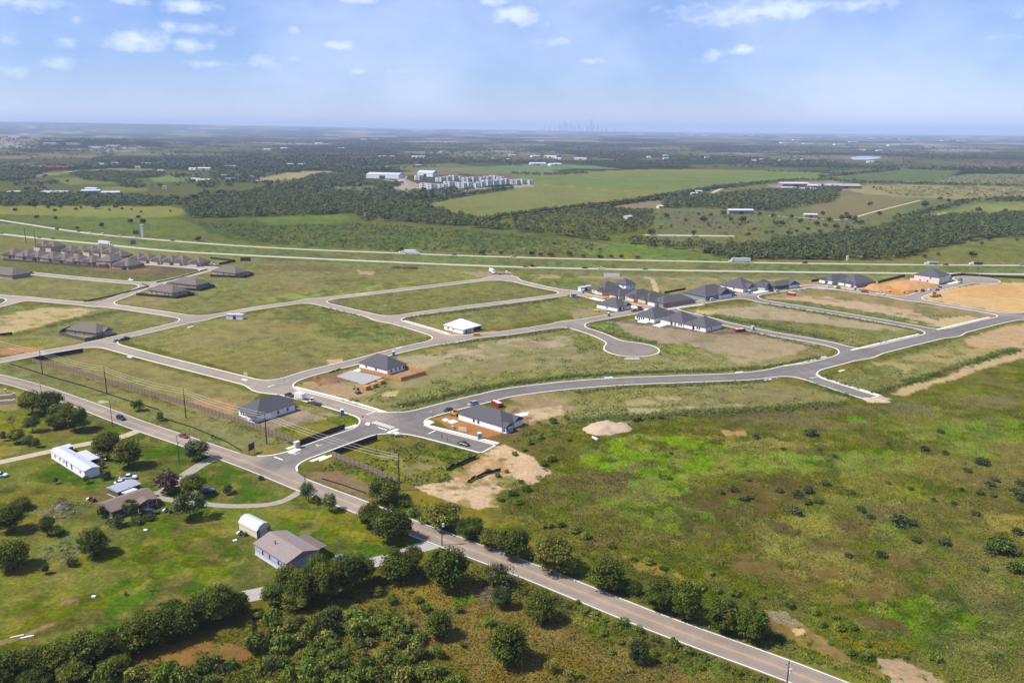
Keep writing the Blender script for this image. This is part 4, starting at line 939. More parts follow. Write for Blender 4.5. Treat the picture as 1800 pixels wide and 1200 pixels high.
T('airy', 152, 849, 13, 16, 'small slender tree at the corner of the mobile home'); T('airy', 98, 850, 12, 14, 'sapling on the lawn in front of the mobile home')
T('oak', 20, 933, 52, 52, 'big dark oak at the meadow edge, beside the low spreading oak'); T('oak', 22, 998, 64, 60, 'big dark oak at the meadow edge, beside the little cone-shaped tree')
T('oak2', 84, 939, 28, 38, 'upright oak with a low bush at its foot in the weedy yard'); T('shrub', 101, 940, 24, 20, 'low bush at the foot of the upright oak', name='bush', cat='bush')
T('oak2', 37, 894, 36, 26, 'low spreading oak at the weedy yard corner'); T('dead', 108, 892, 24, 22, 'grey leafless shrub tangle above the brush heap', v=0)
T('oak', 166, 975, 54, 54, 'round oak with a long shadow standing in the mown meadow')
T('darkshrub', 127, 993, 20, 18, 'small dark bush at the edge of the pale weeds', name='bush', cat='bush'); T('cedar', 80, 1008, 14, 20, 'little cone-shaped tree alone on the meadow')
T('dead', 262, 1040, 20, 18, 'small bare sapling on the meadow above the hedgerow', v=0); T('darkshrub', 220, 1046, 8, 7, 'tiny bush alone on the meadow', name='bush', cat='bush')
# wooded hedgerow along the bottom left
g = 'oaks of the wooded hedgerow below the meadow'
hedge_oaks = [(15, 1196, 66, 62), (62, 1186, 62, 58), (105, 1176, 62, 60), (150, 1165, 66, 66), (196, 1156, 66, 60), (238, 1143, 66, 66), (280, 1130, 72, 70), (322, 1116, 66, 64), (352, 1096, 60, 62), (388, 1090, 62, 72), (418, 1082, 46, 48), (300, 1098, 56, 52), (60, 1204, 60, 40), (250, 1112, 48, 46), (130, 1190, 60, 40), (205, 1176, 56, 36)]
hrank = {a: i for i, a in enumerate(sorted(hedge_oaks, key=lambda q: -q[0]))}
for a in [(15, 1196, 66, 62), (62, 1186, 62, 58), (105, 1176, 62, 60), (150, 1165, 66, 66), (196, 1156, 66, 60), (238, 1143, 66, 66), (280, 1130, 72, 70), (322, 1116, 66, 64), (352, 1096, 60, 62), (388, 1090, 62, 72), (418, 1082, 46, 48), (300, 1098, 56, 52), (60, 1204, 60, 40), (250, 1112, 48, 46), (130, 1190, 60, 40), (205, 1176, 56, 36)]:
    T(('oak', 'oak', 'oak2')[a[0] % 3], *a, '%s of the dense dark oaks in the wooded hedgerow, counting away from the drive' % ORD[hrank[a]], g)
# clump by the lavender house
g = 'oaks in the clump beside the lavender house'
for a in [(505, 1040, 46, 56), (536, 1058, 62, 72), (574, 1056, 60, 80), (610, 1040, 62, 76), (638, 1026, 46, 58), (482, 1062, 46, 44), (520, 1070, 50, 40), (560, 1016, 40, 50)]: T('oak', *a, 'tall dark oak in the clump beside the lavender house', g)
T('oak2', 700, 1018, 72, 60, 'spreading olive tree beside the tarmac drive'); T('oak2', 726, 1004, 38, 52, 'taller narrow tree joined to the spreading one by the drive')
T('oak', 784, 1032, 78, 82, 'large round oak at the corner of drive and road'); T('dead', 820, 1008, 30, 34, 'thin greyish tree behind the large corner oak', v=0)
T('dead', 884, 1040, 62, 60, 'half-bare grey tree leaning over the road verge', v=0); T('oak2', 872, 1030, 46, 46, 'olive tree tangled with the half-bare one at the verge'); T('cedar', 882, 1066, 38, 42, 'dense low dark tree below the half-bare grey tree')
T('oak', 950, 1092, 58, 62, 'round isolated oak with its own dark shadow on the road bank'); T('oak', 893, 1165, 70, 80, 'large round oak standing on the dry brown slope'); T('oak', 772, 1118, 50, 54, 'round dark oak between thicket and dry brown slope')
T('cedar', 1122, 1166, 36, 46, 'conical cedar alone on the grassy road bank'); T('shrub', 1102, 1072 + 20, 8, 8, 'tiny shrub on the road bank', name='bush', cat='bush')
T('shrub', 805, 1075, 18, 16, 'small round bush by the bright green patch', name='bush', cat='bush'); T('shrub', 812, 1137, 10, 14, 'little upright bush on the brown slope', name='bush', cat='bush'); T('shrub2', 968, 1180, 24, 26, 'twiggy bush on the dry slope below the large round oak', name='bush', cat='bush')
# along the county road, field side
g = 'oaks lining the field side of the county road'
for a in [(778, 926, 68, 54), (828, 944, 52, 42), (862, 962, 44, 38), (900, 978, 62, 60), (970, 1002, 74, 70), (1000, 1010, 40, 40), (1067, 1034, 68, 64), (1112, 1042, 36, 30), (1160, 1070, 60, 62), (1206, 1086, 58, 72), (1272, 1108, 66, 66), (1322, 1124, 60, 66)]:
    T(('oak', 'oak2', 'oak')[a[0] % 3], *a, '%s bushy oak along the field side of the county road, counting from the transformer pole' % ORD[[778, 828, 862, 900, 970, 1000, 1067, 1112, 1160, 1206, 1272, 1322].index(a[0])], g)
T('oak', 674, 882, 58, 52, 'dark oak at the pole end of the brown board fence')
for a in [(652, 926, 46, 50), (686, 948, 66, 66), (706, 950, 40, 52)]: T('oak', *a, 'dark oak in the clump overhanging the county road opposite the dirt lot', 'oaks overhanging the county road')
T('airy', 542, 881, 30, 40, 'slender tree beside the utility pole at the road edge'); T('airy', 579, 898, 32, 38, 'slender tree on the lawn edge, without a pole beside it'); T('shrub', 556, 884, 20, 16, 'low scrubby bush between the two slender roadside trees', name='bush', cat='bush')
T('shrub', 242, 722, 24, 22, 'round bush on the verge below the brown fence', name='bush', cat='bush'); T('shrub', 281, 739, 13, 18, 'small conical bush on the verge below the brown fence', name='bush', cat='bush'); T('shrub2', 374, 770, 6, 8, 'tiny yellowish bush on the verge', name='bush', cat='bush')
for i, (x, y, w) in enumerate([(725, 905, 26), (710, 890, 22), (745, 918, 22)]): T('shrub', x, y, w, 16, 'green roadside bush opposite the overhanging oaks', 'bushes opposite the overhanging oaks', name='bush', cat='bush')
# dark shrubs of the big field
g = 'dark shrubs scattered over the big field'
for (x, y, w) in [(1422, 764, 24), (1451, 852, 18), (1417, 864, 22), (1400, 872, 24), (1417, 884, 18), (1437, 882, 18), (1400, 902, 30), (1496, 867, 14), (1369, 864, 16), (1512, 899, 18), (1530, 909, 16), (1582, 922, 36), (1600, 924, 22), (1610, 952, 20), (1660, 956, 24), (1715, 904, 18), (1677, 887, 14), (1740, 855, 18), (1750, 845, 16), (1795, 852, 20), (1787, 870, 24), (1795, 880, 20), (1722, 868, 16), (1745, 872, 14), (1625, 792, 16), (1660, 798, 14), (1725, 815, 26), (1652, 759, 14), (1738, 972, 26), (1782, 974, 26), (1790, 938, 22), (1492, 978, 16), (1547, 978, 22), (1730, 1002, 16), (1177, 842, 12), (1266, 867, 16), (1287, 862, 20), (1305, 878, 18), (1317, 877, 14), (1315, 845, 12), (1330, 771, 16), (1117, 741, 12), (1180, 798, 8), (1376, 790, 10), (1466, 804, 12), (1440, 790, 10), (1560, 782, 12), (1600, 860, 12), (1560, 850, 10), (1640, 880, 12), (1700, 830, 14), (1690, 862, 12)]:
    c_ = gcol(np.array([P(x, y).x]), np.array([P(x, y).y]))[0]; wh_ = 'bright green grass' if c_[1] > 1.4 * c_[0] else ('olive weeds' if c_[1] > 1.02 * c_[0] else ('bare brown ground' if c_[0] < .1 else 'straw-coloured weeds'))
    T('darkshrub', x, y, w, w * .62, '%s dark shrub standing in %s of the big field' % ('broad' if w > 21 else ('tiny' if w < 14 else 'low'), wh_), g, name='shrub', cat='shrub')
T('shrub', 1757, 968, 48, 32, 'biggest dark thicket shrub of the big field', name='shrub', cat='shrub'); T('shrub', 1785, 1004, 38, 26, 'broad bright-edged shrub below the biggest thicket shrub', name='shrub', cat='shrub')
g = 'shrubs along the worn track at the field edge'
for (x, y, w) in [(1388, 1067, 20), (1432, 1078, 20), (1467, 1085, 16), (1445, 1100, 18), (1475, 1106, 24), (1497, 1104, 20), (1460, 1132, 10), (1495, 1149, 18), (1522, 1156, 26), (1522, 1134, 18), (1547, 1146, 18), (1570, 1152, 14), (1592, 1157, 12), (1642, 1158, 26), (1110, 985, 18), (1140, 990, 20), (1165, 1000, 16), (1010, 935, 20), (1030, 945, 20), (985, 925, 16), (960, 925, 22), (1230, 1035, 22), (1260, 1040, 18), (1290, 1045, 22), (1320, 1060, 16), (1075, 962, 16), (1250, 1010, 14), (1340, 1050, 14)]:
    T('shrub' if w > 15 else 'shrub2', x, y, w, w * .7, 'bushy green shrub beside the worn track at the field edge', g, name='shrub', cat='shrub')
g = 'bushes on the lot edges by the dirt and mound'
for (x, y, w) in [(968, 810, 20), (955, 818, 16), (995, 736, 12), (972, 743, 16), (920, 792, 14), (905, 800, 12), (930, 780, 16), (950, 770, 14), (1120, 738, 16), (1140, 735, 14), (1160, 735, 12), (915, 850, 14), (900, 870, 18), (925, 862, 18), (880, 880, 14), (910, 885, 16), (858, 830, 12), (875, 838, 12), (1000, 775, 10), (890, 830, 10)]:
    T('shrub', x, y, w, w * .7, 'green weedy bush at the edge of the pale dirt and mound', g, name='shrub', cat='shrub')
# thicket at the bottom
tp = np.array([P2(*q) for q in [(440, 1085), (560, 1085), (640, 1062), (725, 1100), (800, 1180), (810, 1270), (-40, 1270), (100, 1215), (250, 1190), (300, 1180), (440, 1155)]])
cnt = 0; placed = []
g = 'scrub bushes of the thicket'
while cnt < 190:
    q = rng.random(2) * (tp.max(0) - tp.min(0)) + tp.min(0)
    if sdpoly(np.array([q[0]]), np.array([q[1]]), tp)[0] > 0: continue
    w = 2.2 + 3.6 * rng.random() ** 1.6
    if any((q[0] - a) ** 2 + (q[1] - b) ** 2 < ((w + c) * .30) ** 2 for a, b, c in placed): w *= .6; 
    if any((q[0] - a) ** 2 + (q[1] - b) ** 2 < ((w + c) * .28) ** 2 for a, b, c in placed): cnt += .05; continue
    x, y = proj((q[0], q[1], 0))
    if 860 < x < 1000: continue
    placed.append((q[0], q[1], w)); cnt += 1
    k = ('shrub', 'shrub', 'shrub', 'shrub2', 'shrub2', 'darkshrub')[int(rng.random() * 6)]
    T(k, x, y, w / mpp(x, y), w / mpp(x, y) * (.75 + .3 * rng.random()), '%s %s scrub bush in the thicket below the oak clump' % ('big' if w > 4 else ('knee-high' if w < 2.6 else 'middling'), {'shrub': 'leafy green', 'shrub2': 'yellowish', 'darkshrub': 'dark green'}[k]), g, name='shrub', cat='shrub')
g = 'shrubs on the road bank'
bp_ = [(970, 1052), (1000, 1068), (1030, 1078), (1060, 1092), (1090, 1100), (1015, 1060), (1045, 1085), (1120, 1112), (1150, 1125), (1185, 1135), (1210, 1148), (1240, 1158), (1180, 1160), (1230, 1175), (1150, 1150), (1060, 1115), (1090, 1130), (1075, 1148), (1110, 1180), (1160, 1190), (1270, 1172), (1300, 1185), (1330, 1192), (1000, 1192), (1020, 1190), (930, 1080), (860, 1100), (720, 1040), (735, 1058), (750, 1075), (690, 1060), (665, 1045), (655, 1090), (625, 1075), (690, 1090), (720, 1078)]
for x, y in bp_:
    w = 10 + 14 * rng.random(); k = 'shrub' if rng.random() < .6 else 'shrub2'; T(k, x, y, w, w * .75, '%s %s shrub on the bank below the county road' % ('large' if w > 18 else 'small', 'green' if k == 'shrub' else 'yellowish'), g, name='shrub', cat='shrub')
# trees of the pastures beyond the highway
g = 'single trees on the pasture beyond the highway'
for (x, y, w) in [(107, 366, 7), (134, 370, 7), (143, 367, 6), (97, 372, 7), (169, 367, 14), (193, 371, 6), (203, 366, 8), (215, 369, 6), (231, 370, 5), (248, 374, 5), (60, 365, 8), (85, 367, 7), (27, 372, 8), (300, 373, 5), (180, 400, 11), (230, 393, 11), (252, 394, 12), (243, 384, 8), (136, 403, 7), (98, 386, 8), (65, 385, 9), (349, 424, 11), (847, 448, 12), (705, 440, 8), (880, 447, 8)]: T('small', x, y, w, w * .85, 'single dark tree on the pasture beyond the highway', g)
g = 'shrubs along the far highway verge'
for (x, y, w) in [(935, 449, 12), (950, 450, 10), (1000, 450, 14), (1025, 452, 8), (1055, 454, 12), (1075, 453, 9), (1092, 453, 10), (1120, 455, 9), (968, 451, 12), (1040, 440, 7), (975, 430, 8), (1055, 440, 7)]: T('small', x, y, w, w * .7, 'shrubby tree along the far verge of the highway', g)
g = 'single trees on the ranch pasture'
for (x, y, w) in [(1171, 384, 12), (1205, 390, 8), (1237, 390, 13), (1284, 389, 10), (1305, 391, 14), (1315, 392, 5), (1336, 379, 8), (1358, 382, 9), (1391, 384, 8), (1407, 393, 11), (1436, 397, 11), (1451, 399, 9), (1470, 402, 12), (1489, 403, 8), (1458, 390, 11), (1446, 378, 9), (1487, 379, 9), (1479, 386, 11), (1492, 387, 12), (1503, 390, 13), (1513, 394, 11), (1363, 396, 11), (1374, 397, 12), (1347, 411, 8), (1357, 410, 7), (1387, 413, 11), (1316, 414, 8), (1325, 405, 6), (1271, 379, 12), (1249, 380, 8), (1145, 413, 14), (1228, 378, 6), (1300, 397, 6), (1420, 405, 8), (1400, 408, 7), (1440, 410, 8), (1652, 352, 9), (1529, 362, 9), (1625, 364, 14), (1546, 378, 9), (1576, 379, 6), (1720, 373, 12), (1767, 373, 8), (1667, 355, 8), (1725, 430, 8), (1740, 423, 12), (1649, 449, 7), (1625, 453, 8), (1710, 451, 13), (1787, 424, 7), (1632, 382, 5), (1350 + 742 / 4, 331, 4), (1220, 412, 9), (1265, 402, 6), (1180, 400, 7), (1245, 397, 6)]: T('small', x, y, w, w * .85, 'single dark tree on the ranch pasture beyond the highway', g)

# woods, hedges and scrub that read as one mass
def mass(name, label, regions, spacing, R, H, nq, qs, base, cat, lines=(), cvar=.15, zfun=None, extra=None):
    pts = []
    for px in regions:
        poly = np.array([P2(*q) for q in px]); lo, hi_ = poly.min(0), poly.max(0)
        n = int((hi_ - lo).prod() / spacing ** 2)
        q = lo + rng.random((n, 2)) * (hi_ - lo)
        q = q + 0; pts.append(q[sdpoly(q[:, 0], q[:, 1], poly) + 14 * (fbm(q[:, 0], q[:, 1], 22, 2, 3) - .5) < 0])
    for px, width in lines:
        ln = dense([P2(*q) for q in px], spacing * .6); ln = np.array(ln)
        for _ in range(max(1, int(width / spacing))): pts.append(ln + rng.normal(size=ln.shape) * width * .28)
    if extra is not None: pts.append(extra)
    p = np.concatenate(pts)
    gi = np.clip(np.round(p[:, 1] - GY[0]).astype(int), 0, len(GY) - 1); gj = np.clip(np.round(p[:, 0] - GX[0]).astype(int), 0, len(GX) - 1)
    p = p[(sdf[gi, gj] > R * .8 + .7) | (p[:, 1] > GY[-1]) | (np.abs(p[:, 0]) > 550)]; n = len(p)
    sc_ = .6 + .8 * rng.random(n); col = np.array(base)[None] * (1 + cvar * rng.normal(size=(n, 1))) * (1 + .07 * rng.normal(size=(n, 3)))
    d = sphere(n * nq).reshape(n, nq, 3); d[..., 2] = np.abs(d[..., 2]); z0 = hills(p[:, 0], p[:, 1]) if zfun else np.zeros(n)
    off = d * np.array((R, R, H * .62)) * (.6 + .45 * rng.random((n, nq, 1))) + np.array((0, 0, H * .34)); off *= sc_[:, None, None]
    pos = np.concatenate([p, z0[:, None]], 1)[:, None] + off
    nor = d + .4 * rng.normal(size=d.shape) + np.array((0, 0, .7)); cols = np.clip(col[:, None] * (1 + .15 * rng.normal(size=(n, nq, 1))), .006, .3)
    sz = qs * (.6 + .8 * rng.random(n * nq)) * np.repeat(sc_, nq)
    m = quads(pos.reshape(-1, 3), nor.reshape(-1, 3), sz, cols.reshape(-1, 3), name, FOLS)
    o = mobj(name, m); tag(o, label, cat); kind(o, 'stuff'); return n
WD = (.082, .100, .032)
cnts = []
cnts.append(mass('woodland', 'dark evergreen wood filling the bend beyond the highway', [[(1200, 428), (1290, 437), (1350, 426), (1450, 417), (1550, 400), (1587, 390), (1675, 381), (1800, 376), (1960, 372), (1960, 414), (1800, 417), (1725, 420), (1650, 437), (1575, 456), (1350, 457), (1280, 457)]], 6.0, 4.2, 6.5, 34, 1.0, WD, 'wood'))
cnts.append(mass('woodland', 'broad belt of trees between pasture and apartments', [[(326, 366), (360, 352), (450, 338), (560, 336), (640, 341), (695, 343), (722, 357), (765, 369), (832, 386), (832, 399), (700, 391), (630, 388), (622, 374), (540, 381), (450, 381), (330, 384)], [(530, 318), (560, 308), (618, 308), (640, 316), (620, 324), (560, 330), (450, 338), (490, 326)], [(832, 386), (900, 401), (1000, 413), (1100, 426), (1200, 434), (1290, 456), (1230, 444), (1150, 435), (1050, 422), (950, 411), (832, 400)]], 7.0, 4.4, 7.0, 30, 1.15, WD, 'wood'))
cnts.append(mass('woodland', 'long dark tree belt beyond the yellowish pasture', [[(-200, 341), (0, 341), (150, 346), (230, 346), (300, 352), (330, 360), (300, 363), (0, 362), (-200, 362)], [(0, 300), (70, 304), (55, 316), (0, 318)], [(130, 306), (200, 302), (225, 306), (240, 330), (200, 322), (140, 316)], [(220, 304), (290, 304), (290, 312), (230, 314)]], 8.0, 4.6, 7.0, 26, 1.3, WD, 'wood'))
cnts.append(mass('woodland', 'dark grove sheltering the ranch', [[(1163, 352), (1230, 346), (1350, 337), (1400, 335), (1478, 341), (1462, 355), (1400, 365), (1370, 373), (1345, 372), (1260, 367), (1170, 366)], [(1430, 329), (1470, 333), (1480, 337), (1430, 336)]], 8.0, 5.0, 7.5, 26, 1.4, WD, 'wood'))
cnts.append(mass('hedgerow', 'straight hedgerow between green field and ranch', [], 6.0, 3.6, 6.5, 26, 1.2, WD, 'hedgerow', lines=[([(835, 393), (870, 386), (900, 381), (1000, 368), (1075, 361), (1150, 349), (1222, 338), (1262, 331), (1350, 322)], 12), ([(735, 360), (790, 349), (850, 339), (900, 333)], 14), ([(1350, 322), (1400, 318), (1440, 318)], 10)]))
cnts.append(mass('hedgerow', 'thin far hedgerow edging the pale fields', [], 8.0, 3.8, 6.5, 18, 1.6, WD, 'hedgerow', lines=[([(1440, 316), (1520, 322), (1600, 324), (1700, 326), (1900, 331)], 20), ([(1445, 312), (1500, 306), (1575, 299)], 18), ([(1350, 302), (1440, 304), (1500, 309)], 12), ([(1580, 386), (1640, 371), (1700, 355), (1760, 353)], 14), ([(1765, 354), (1800, 352), (1900, 348)], 40), ([(900, 306), (960, 308), (1030, 305)], 18), ([(640, 324), (690, 329), (700, 323)], 20)]))
cnts.append(mass('undergrowth', 'rough green scrub covering the pasture before the highway', [[(340, 392), (500, 398), (620, 392), (800, 404), (1000, 424), (1060, 432), (1000, 448), (700, 441), (480, 430), (420, 415)]], 6.5, 1.9, 1.9, 12, .62, (.095, .124, .042), 'scrub', cvar=.28))
cnts.append(mass('undergrowth', 'dark shrubby growth below the hedgerow', [[(900, 386), (1000, 372), (1080, 366), (1150, 370), (1140, 405), (1060, 416), (980, 408), (900, 402)]], 8.0, 2.8, 3.6, 16, .95, (.07, .086, .038), 'scrub', cvar=.28))
cnts.append(mass('undergrowth', 'thin shrubs sprinkled over the ranch pasture', [[(1150, 372), (1350, 376), (1540, 385), (1450, 415), (1250, 430), (1130, 425)]], 19.0, 1.9, 2.0, 12, .7, (.085, .096, .046), 'scrub', cvar=.28))
cnts.append(mass('undergrowth', 'scattered low brush on the pale far pasture', [[(1530, 328), (1900, 332), (1900, 350), (1570, 345)], [(1650, 308), (1900, 308), (1900, 325), (1660, 322)]], 16.0, 2.0, 1.8, 10, .9, (.09, .098, .046), 'scrub', cvar=.28))
cnts.append(mass('undergrowth', 'tangled green undergrowth filling the thicket below the oak clump', [[(440, 1085), (560, 1085), (640, 1062), (725, 1100), (800, 1180), (810, 1270), (-40, 1270), (100, 1215), (250, 1190), (300, 1180), (440, 1155)]], 1.25, .75, .9, 12, .17, (.115, .145, .024), 'scrub', cvar=.25))
cnts.append(mass('undergrowth', 'tall green weeds edging the long curving street', [], .9, .7, .9, 9, .2, (.105, .130, .034), 'scrub', cvar=.3, lines=[([(700, 715), (760, 702), (830, 686), (900, 674), (1000, 662), (1100, 656), (1250, 652), (1350, 646), (1440, 629)], 4.5), ([(1010, 690), (1100, 681), (1200, 678), (1350, 670)], 3.0), ([(1420, 672), (1500, 700)], 4), ([(1440, 660), (1520, 690)], 4), ([(1530, 692), (1600, 672), (1700, 640), (1780, 615)], 2.5), ([(1000, 742), (1150, 730), (1300, 722), (1480, 712)], 8)]))
cnts.append(mass('undergrowth', 'green weeds edging the side streets', [], 1.3, .8, .8, 8, .24, (.112, .134, .038), 'scrub', lines=[([(1240, 554), (1350, 574), (1480, 600)], 7), ([(1350, 536), (1480, 557), (1600, 579)], 5), ([(1300, 580), (1440, 612)], 5), ([(1025, 572), (1080, 590), (1150, 604)], 6), ([(780, 606), (900, 592), (1000, 578)], 4), ([(515, 690), (600, 712), (660, 728)], 3), ([(700, 560), (850, 543), (980, 526)], 6), ([(560, 540), (680, 565), (770, 592)], 3)]))
cnts.append(mass('undergrowth', 'green weeds on both banks of the county road', [], 1.2, .7, .75, 10, .17, (.092, .116, .030), 'scrub', lines=[([(715, 902), (800, 938), (900, 972), (1000, 1008), (1150, 1066), (1300, 1124), (1450, 1180)], 5), ([(860, 1000), (980, 1050), (1150, 1110), (1300, 1168), (1400, 1210)], 9)]))
cnts.append(mass('undergrowth', 'pale green feathery weeds beside the round meadow oak', [[(60, 960), (100, 938), (180, 925), (175, 948), (120, 985), (70, 990)], [(20, 895), (120, 880), (150, 900), (90, 925)]], 1.3, .7, .6, 12, .17, (.155, .19, .085), 'weeds', cvar=.2))
# far woods by noise, out to where single crowns vanish
n = 90000; a_ = (rng.random(n) - .5) * 2 * math.radians(36); r_ = np.exp(rng.random(n) * math.log(7500 / 1450)) * 1450
fx, fy = r_ * np.sin(a_), r_ * np.cos(a_)
ok = (fbm(fx, fy, 520, 4, 21) > .515) | (fbm(fx, fy, 60, 3, 22) > .66)
for px in [[(720, 362), (825, 335), (900, 330), (690, 340), (690, 300), (760, 296), (1000, 290), (1400, 298), (1520, 308), (1350, 323), (1220, 340), (1080, 362), (900, 384), (832, 392)], [(1100, 370), (1220, 338), (1350, 322), (1500, 308), (1690, 298), (1960, 304), (1960, 460), (1100, 460)], [(440, 320), (510, 302), (575, 298), (630, 309), (560, 318)], [(-200, 362), (320, 362), (900, 400), (900, 460), (-200, 460)], [(60, 290), (120, 298), (200, 294), (380, 298), (380, 303), (120, 308)], [(640, 300), (770, 300), (770, 320), (640, 320)], [(1480, 270), (1560, 270), (1560, 284), (1480, 284)], [(450, 470), (450, 400), (330, 384), (560, 378), (840, 386)]]:
    ok &= sdpoly(fx, fy, np.array([P2(*q) for q in px])) > 0
ex = np.stack([fx[ok], fy[ok]], 1)[:17000]
cnts.append(mass('woodland', 'far woods fading into the haze', [], 9, 5.0, 7.0, 9, 2.6, (.072, .086, .040), 'wood', extra=ex, zfun=True))

# rough weeds and grass that stand up from the ground
def weeds(name, label, n, r0, r1, h0, h1, wd, keepfun, bright=1.0, own=None):
    a_ = (rng.random(n) - .5) * 2 * math.radians(37); r_ = r0 * (r1 / r0) ** rng.random(n)
    x, y = r_ * np.sin(a_), r_ * np.cos(a_)
    c = gcol(x, y)
    i = np.clip(np.round(y - GY[0]).astype(int), 0, len(GY) - 1); j = np.clip(np.round(x - GX[0]).astype(int), 0, len(GX) - 1)
    green = c[:, 1] / (c[:, 0] + 1e-6)
    k = (sdf[i, j] > 1.6) & keepfun(x, y, c, green)
    x, y, c = x[k], y[k], c[k]; n = len(x)
    h = h0 + (h1 - h0) * rng.random(n) ** 1.7; h *= .55 + .9 * fbm(x, y, 14, 2, 77)
    th = rng.random((n, 3)) * 6.28; base = np.stack([x, y, np.full(n, -.02)], 1)
    dirv = np.stack([np.cos(th), np.sin(th), np.zeros_like(th)], -1) * (wd * (.6 + .8 * rng.random((n, 3, 1))))
    tip = base[:, None] + np.stack([.35 * h[:, None] * rng.normal(size=(n, 3)), .35 * h[:, None] * rng.normal(size=(n, 3)), h[:, None] * (.7 + .5 * rng.random((n, 3)))], -1)
    v = np.stack([base[:, None] - dirv, base[:, None] + dirv, tip], 2).reshape(-1, 3)
    if own is not None: c = .45 * c + .55 * np.array([own])
    mixk = rng.random((n, 1)); lum = c.mean(1, keepdims=True); straw = np.array([[1.55, 1.38, .62]]) * lum * 1.15; darkg = np.array([[.72, 1.0, .36]]) * lum * .85
    c = np.where((mixk < .10) & (c[:, 1:2] < 1.3 * c[:, 0:1]), straw, np.where(mixk > .88, darkg, c))
    cc = c * bright * (1 + .18 * rng.normal(size=(n, 1))) * (1 + .06 * rng.normal(size=(n, 3))); cc = np.repeat(np.clip(cc, .008, .4), 9, axis=0)
    o = mobj(name, npmesh(name, v, np.arange(9 * n).reshape(-1, 3), FOLS, cc)); tag(o, label, 'weeds'); kind(o, 'stuff')
inpoly = lambda x, y, px: sdpoly(x, y, np.array([P2(*q) for q in px])) < 0
FIELD = [(900, 850), (960, 780), (1000, 740), (1200, 735), (1400, 722), (1560, 705), (1700, 660), (1950, 600), (2300, 900), (2300, 1500), (1700, 1300), (1500, 1190), (1350, 1130), (1000, 965), (880, 900)]
SOUTH = [(440, 1085), (700, 1000), (860, 990), (1100, 1085), (1440, 1215), (1500, 1260), (-60, 1290), (100, 1200), (440, 1100)]
weeds('weeds', 'rough weeds covering the big field', 260000, 165, 420, .12, .46, .19, lambda x, y, c, g: inpoly(x, y, FIELD) & (g > .78), 2.1)
weeds('weeds', 'rough grass on the road bank and dry slope', 110000, 150, 260, .12, .5, .18, lambda x, y, c, g: inpoly(x, y, SOUTH) & (g > .7), 2.1)
LOTS = [(500, 700), (560, 668), (800, 604), (1000, 572), (1120, 545), (1200, 545), (1330, 525), (1440, 505), (1800, 550), (1800, 600), (1700, 660), (1400, 722), (1000, 740), (900, 850), (740, 900), (560, 830), (600, 800), (700, 760), (850, 790), (900, 700), (700, 730)]
weeds('weeds', 'patchy weeds on the empty building lots', 110000, 230, 640, .2, .7, .34, lambda x, y, c, g: inpoly(x, y, LOTS) & (g > .90) & (fbm(x, y, 7, 3, 93) > .46), 1.95, (.085, .100, .032))
BLK = [(100, 625), (470, 690), (640, 745), (520, 790), (250, 700), (60, 640), (60, 600), (345, 560), (550, 530), (870, 490), (1040, 530), (800, 600), (560, 655), (480, 676), (200, 600)]
weeds('weeds', 'short rough grass on the unbuilt blocks', 120000, 260, 640, .08, .3, .28, lambda x, y, c, g: inpoly(x, y, BLK) & (g > .93), 1.55)
print('mass counts', cnts)

# ------------------------------------------------------------------ buildings
M_ = {}
def wallm(nm, c, wave=None, **k): return smat(nm, c, rough=.85, nscale=1.3, namt=k.get('namt', .10), wave=wave)
white_w = wallm('white_siding', (246, 243, 240)); wrap_w = wallm('house_wrap', (250, 250, 252)); tan_w = wallm('tan_brick', (176, 156, 138), namt=.2); cream_w = wallm('cream_siding', (226, 206, 176)); grey_w = wallm('grey_siding', (196, 192, 190))
brown_w = wallm('brown_siding', (104, 90, 78)); lav_w = wallm('lavender_siding', (178, 178, 206), wave=('Z', 2.2, .12)); steel_w = wallm('grey_steel', (178, 182, 190)); taupe_w = wallm('taupe_siding', (150, 134, 122)); stone_w = wallm('pale_stone', (214, 196, 172), namt=.3); green_w = wallm('green_sheathing', (128, 150, 140))
r_dark = smat('charcoal_shingle', (104, 101, 106), K=1.75, rough=.9, nscale=2.2, namt=.22, wave=('Z', 3.2, .16)); r_brown = smat('brown_shingle', (134, 120, 112), K=1.75, rough=.9, nscale=2.0, namt=.2, wave=('Z', 3.2, .14)); r_white = smat('white_underlay', (240, 242, 248), rough=.6, nscale=.5, namt=.05)
r_rust = smat('weathered_brown_shingle', (150, 128, 116), K=1.75, rough=.95, nscale=1.4, namt=.22, wave=('X', 2.5, .1)); r_tin = smat('white_sheet_metal', (214, 216, 226), K=1.45, rough=.45, nscale=.7, namt=.07, wave=('X', 3.0, .08)); r_steel = smat('grey_sheet_metal', (164, 168, 178), rough=.45, nscale=.7, namt=.12, wave=('X', 3.0, .1)); r_taupe = smat('taupe_shingle', (168, 152, 146), K=1.75, rough=.9, nscale=1.6, namt=.16)
glass = mat('window_glass', (.02, .025, .03), .12, spec=.6); trim = mat('white_trim', (.70, .70, .68), .6); fdn = smat('slab_concrete', (200, 194, 186), rough=.9, nscale=1.0, namt=.12); door_m = mat('dark_door', (.06, .045, .035), .6); gdoor = mat('garage_door_white', (.62, .61, .58), .6); pipe_m = mat('vent_pipe', (.5, .5, .5), .4)
_wc = {}
def wmesh(w, h):
    k = (round(w, 2), round(h, 2))
    if k not in _wc:
        f = MB(); f.box(-w / 2 - .09, w / 2 + .09, -.05, .03, -h / 2 - .09, h / 2 + .09); g = MB(); g.box(-w / 2, -.03, -.075, -.04, -h / 2, h / 2); g.box(.03, w / 2, -.075, -.04, -h / 2, h / 2)
        _wc[k] = (f.mesh('window', trim), g.mesh('pane', glass))
    return _wc[k]
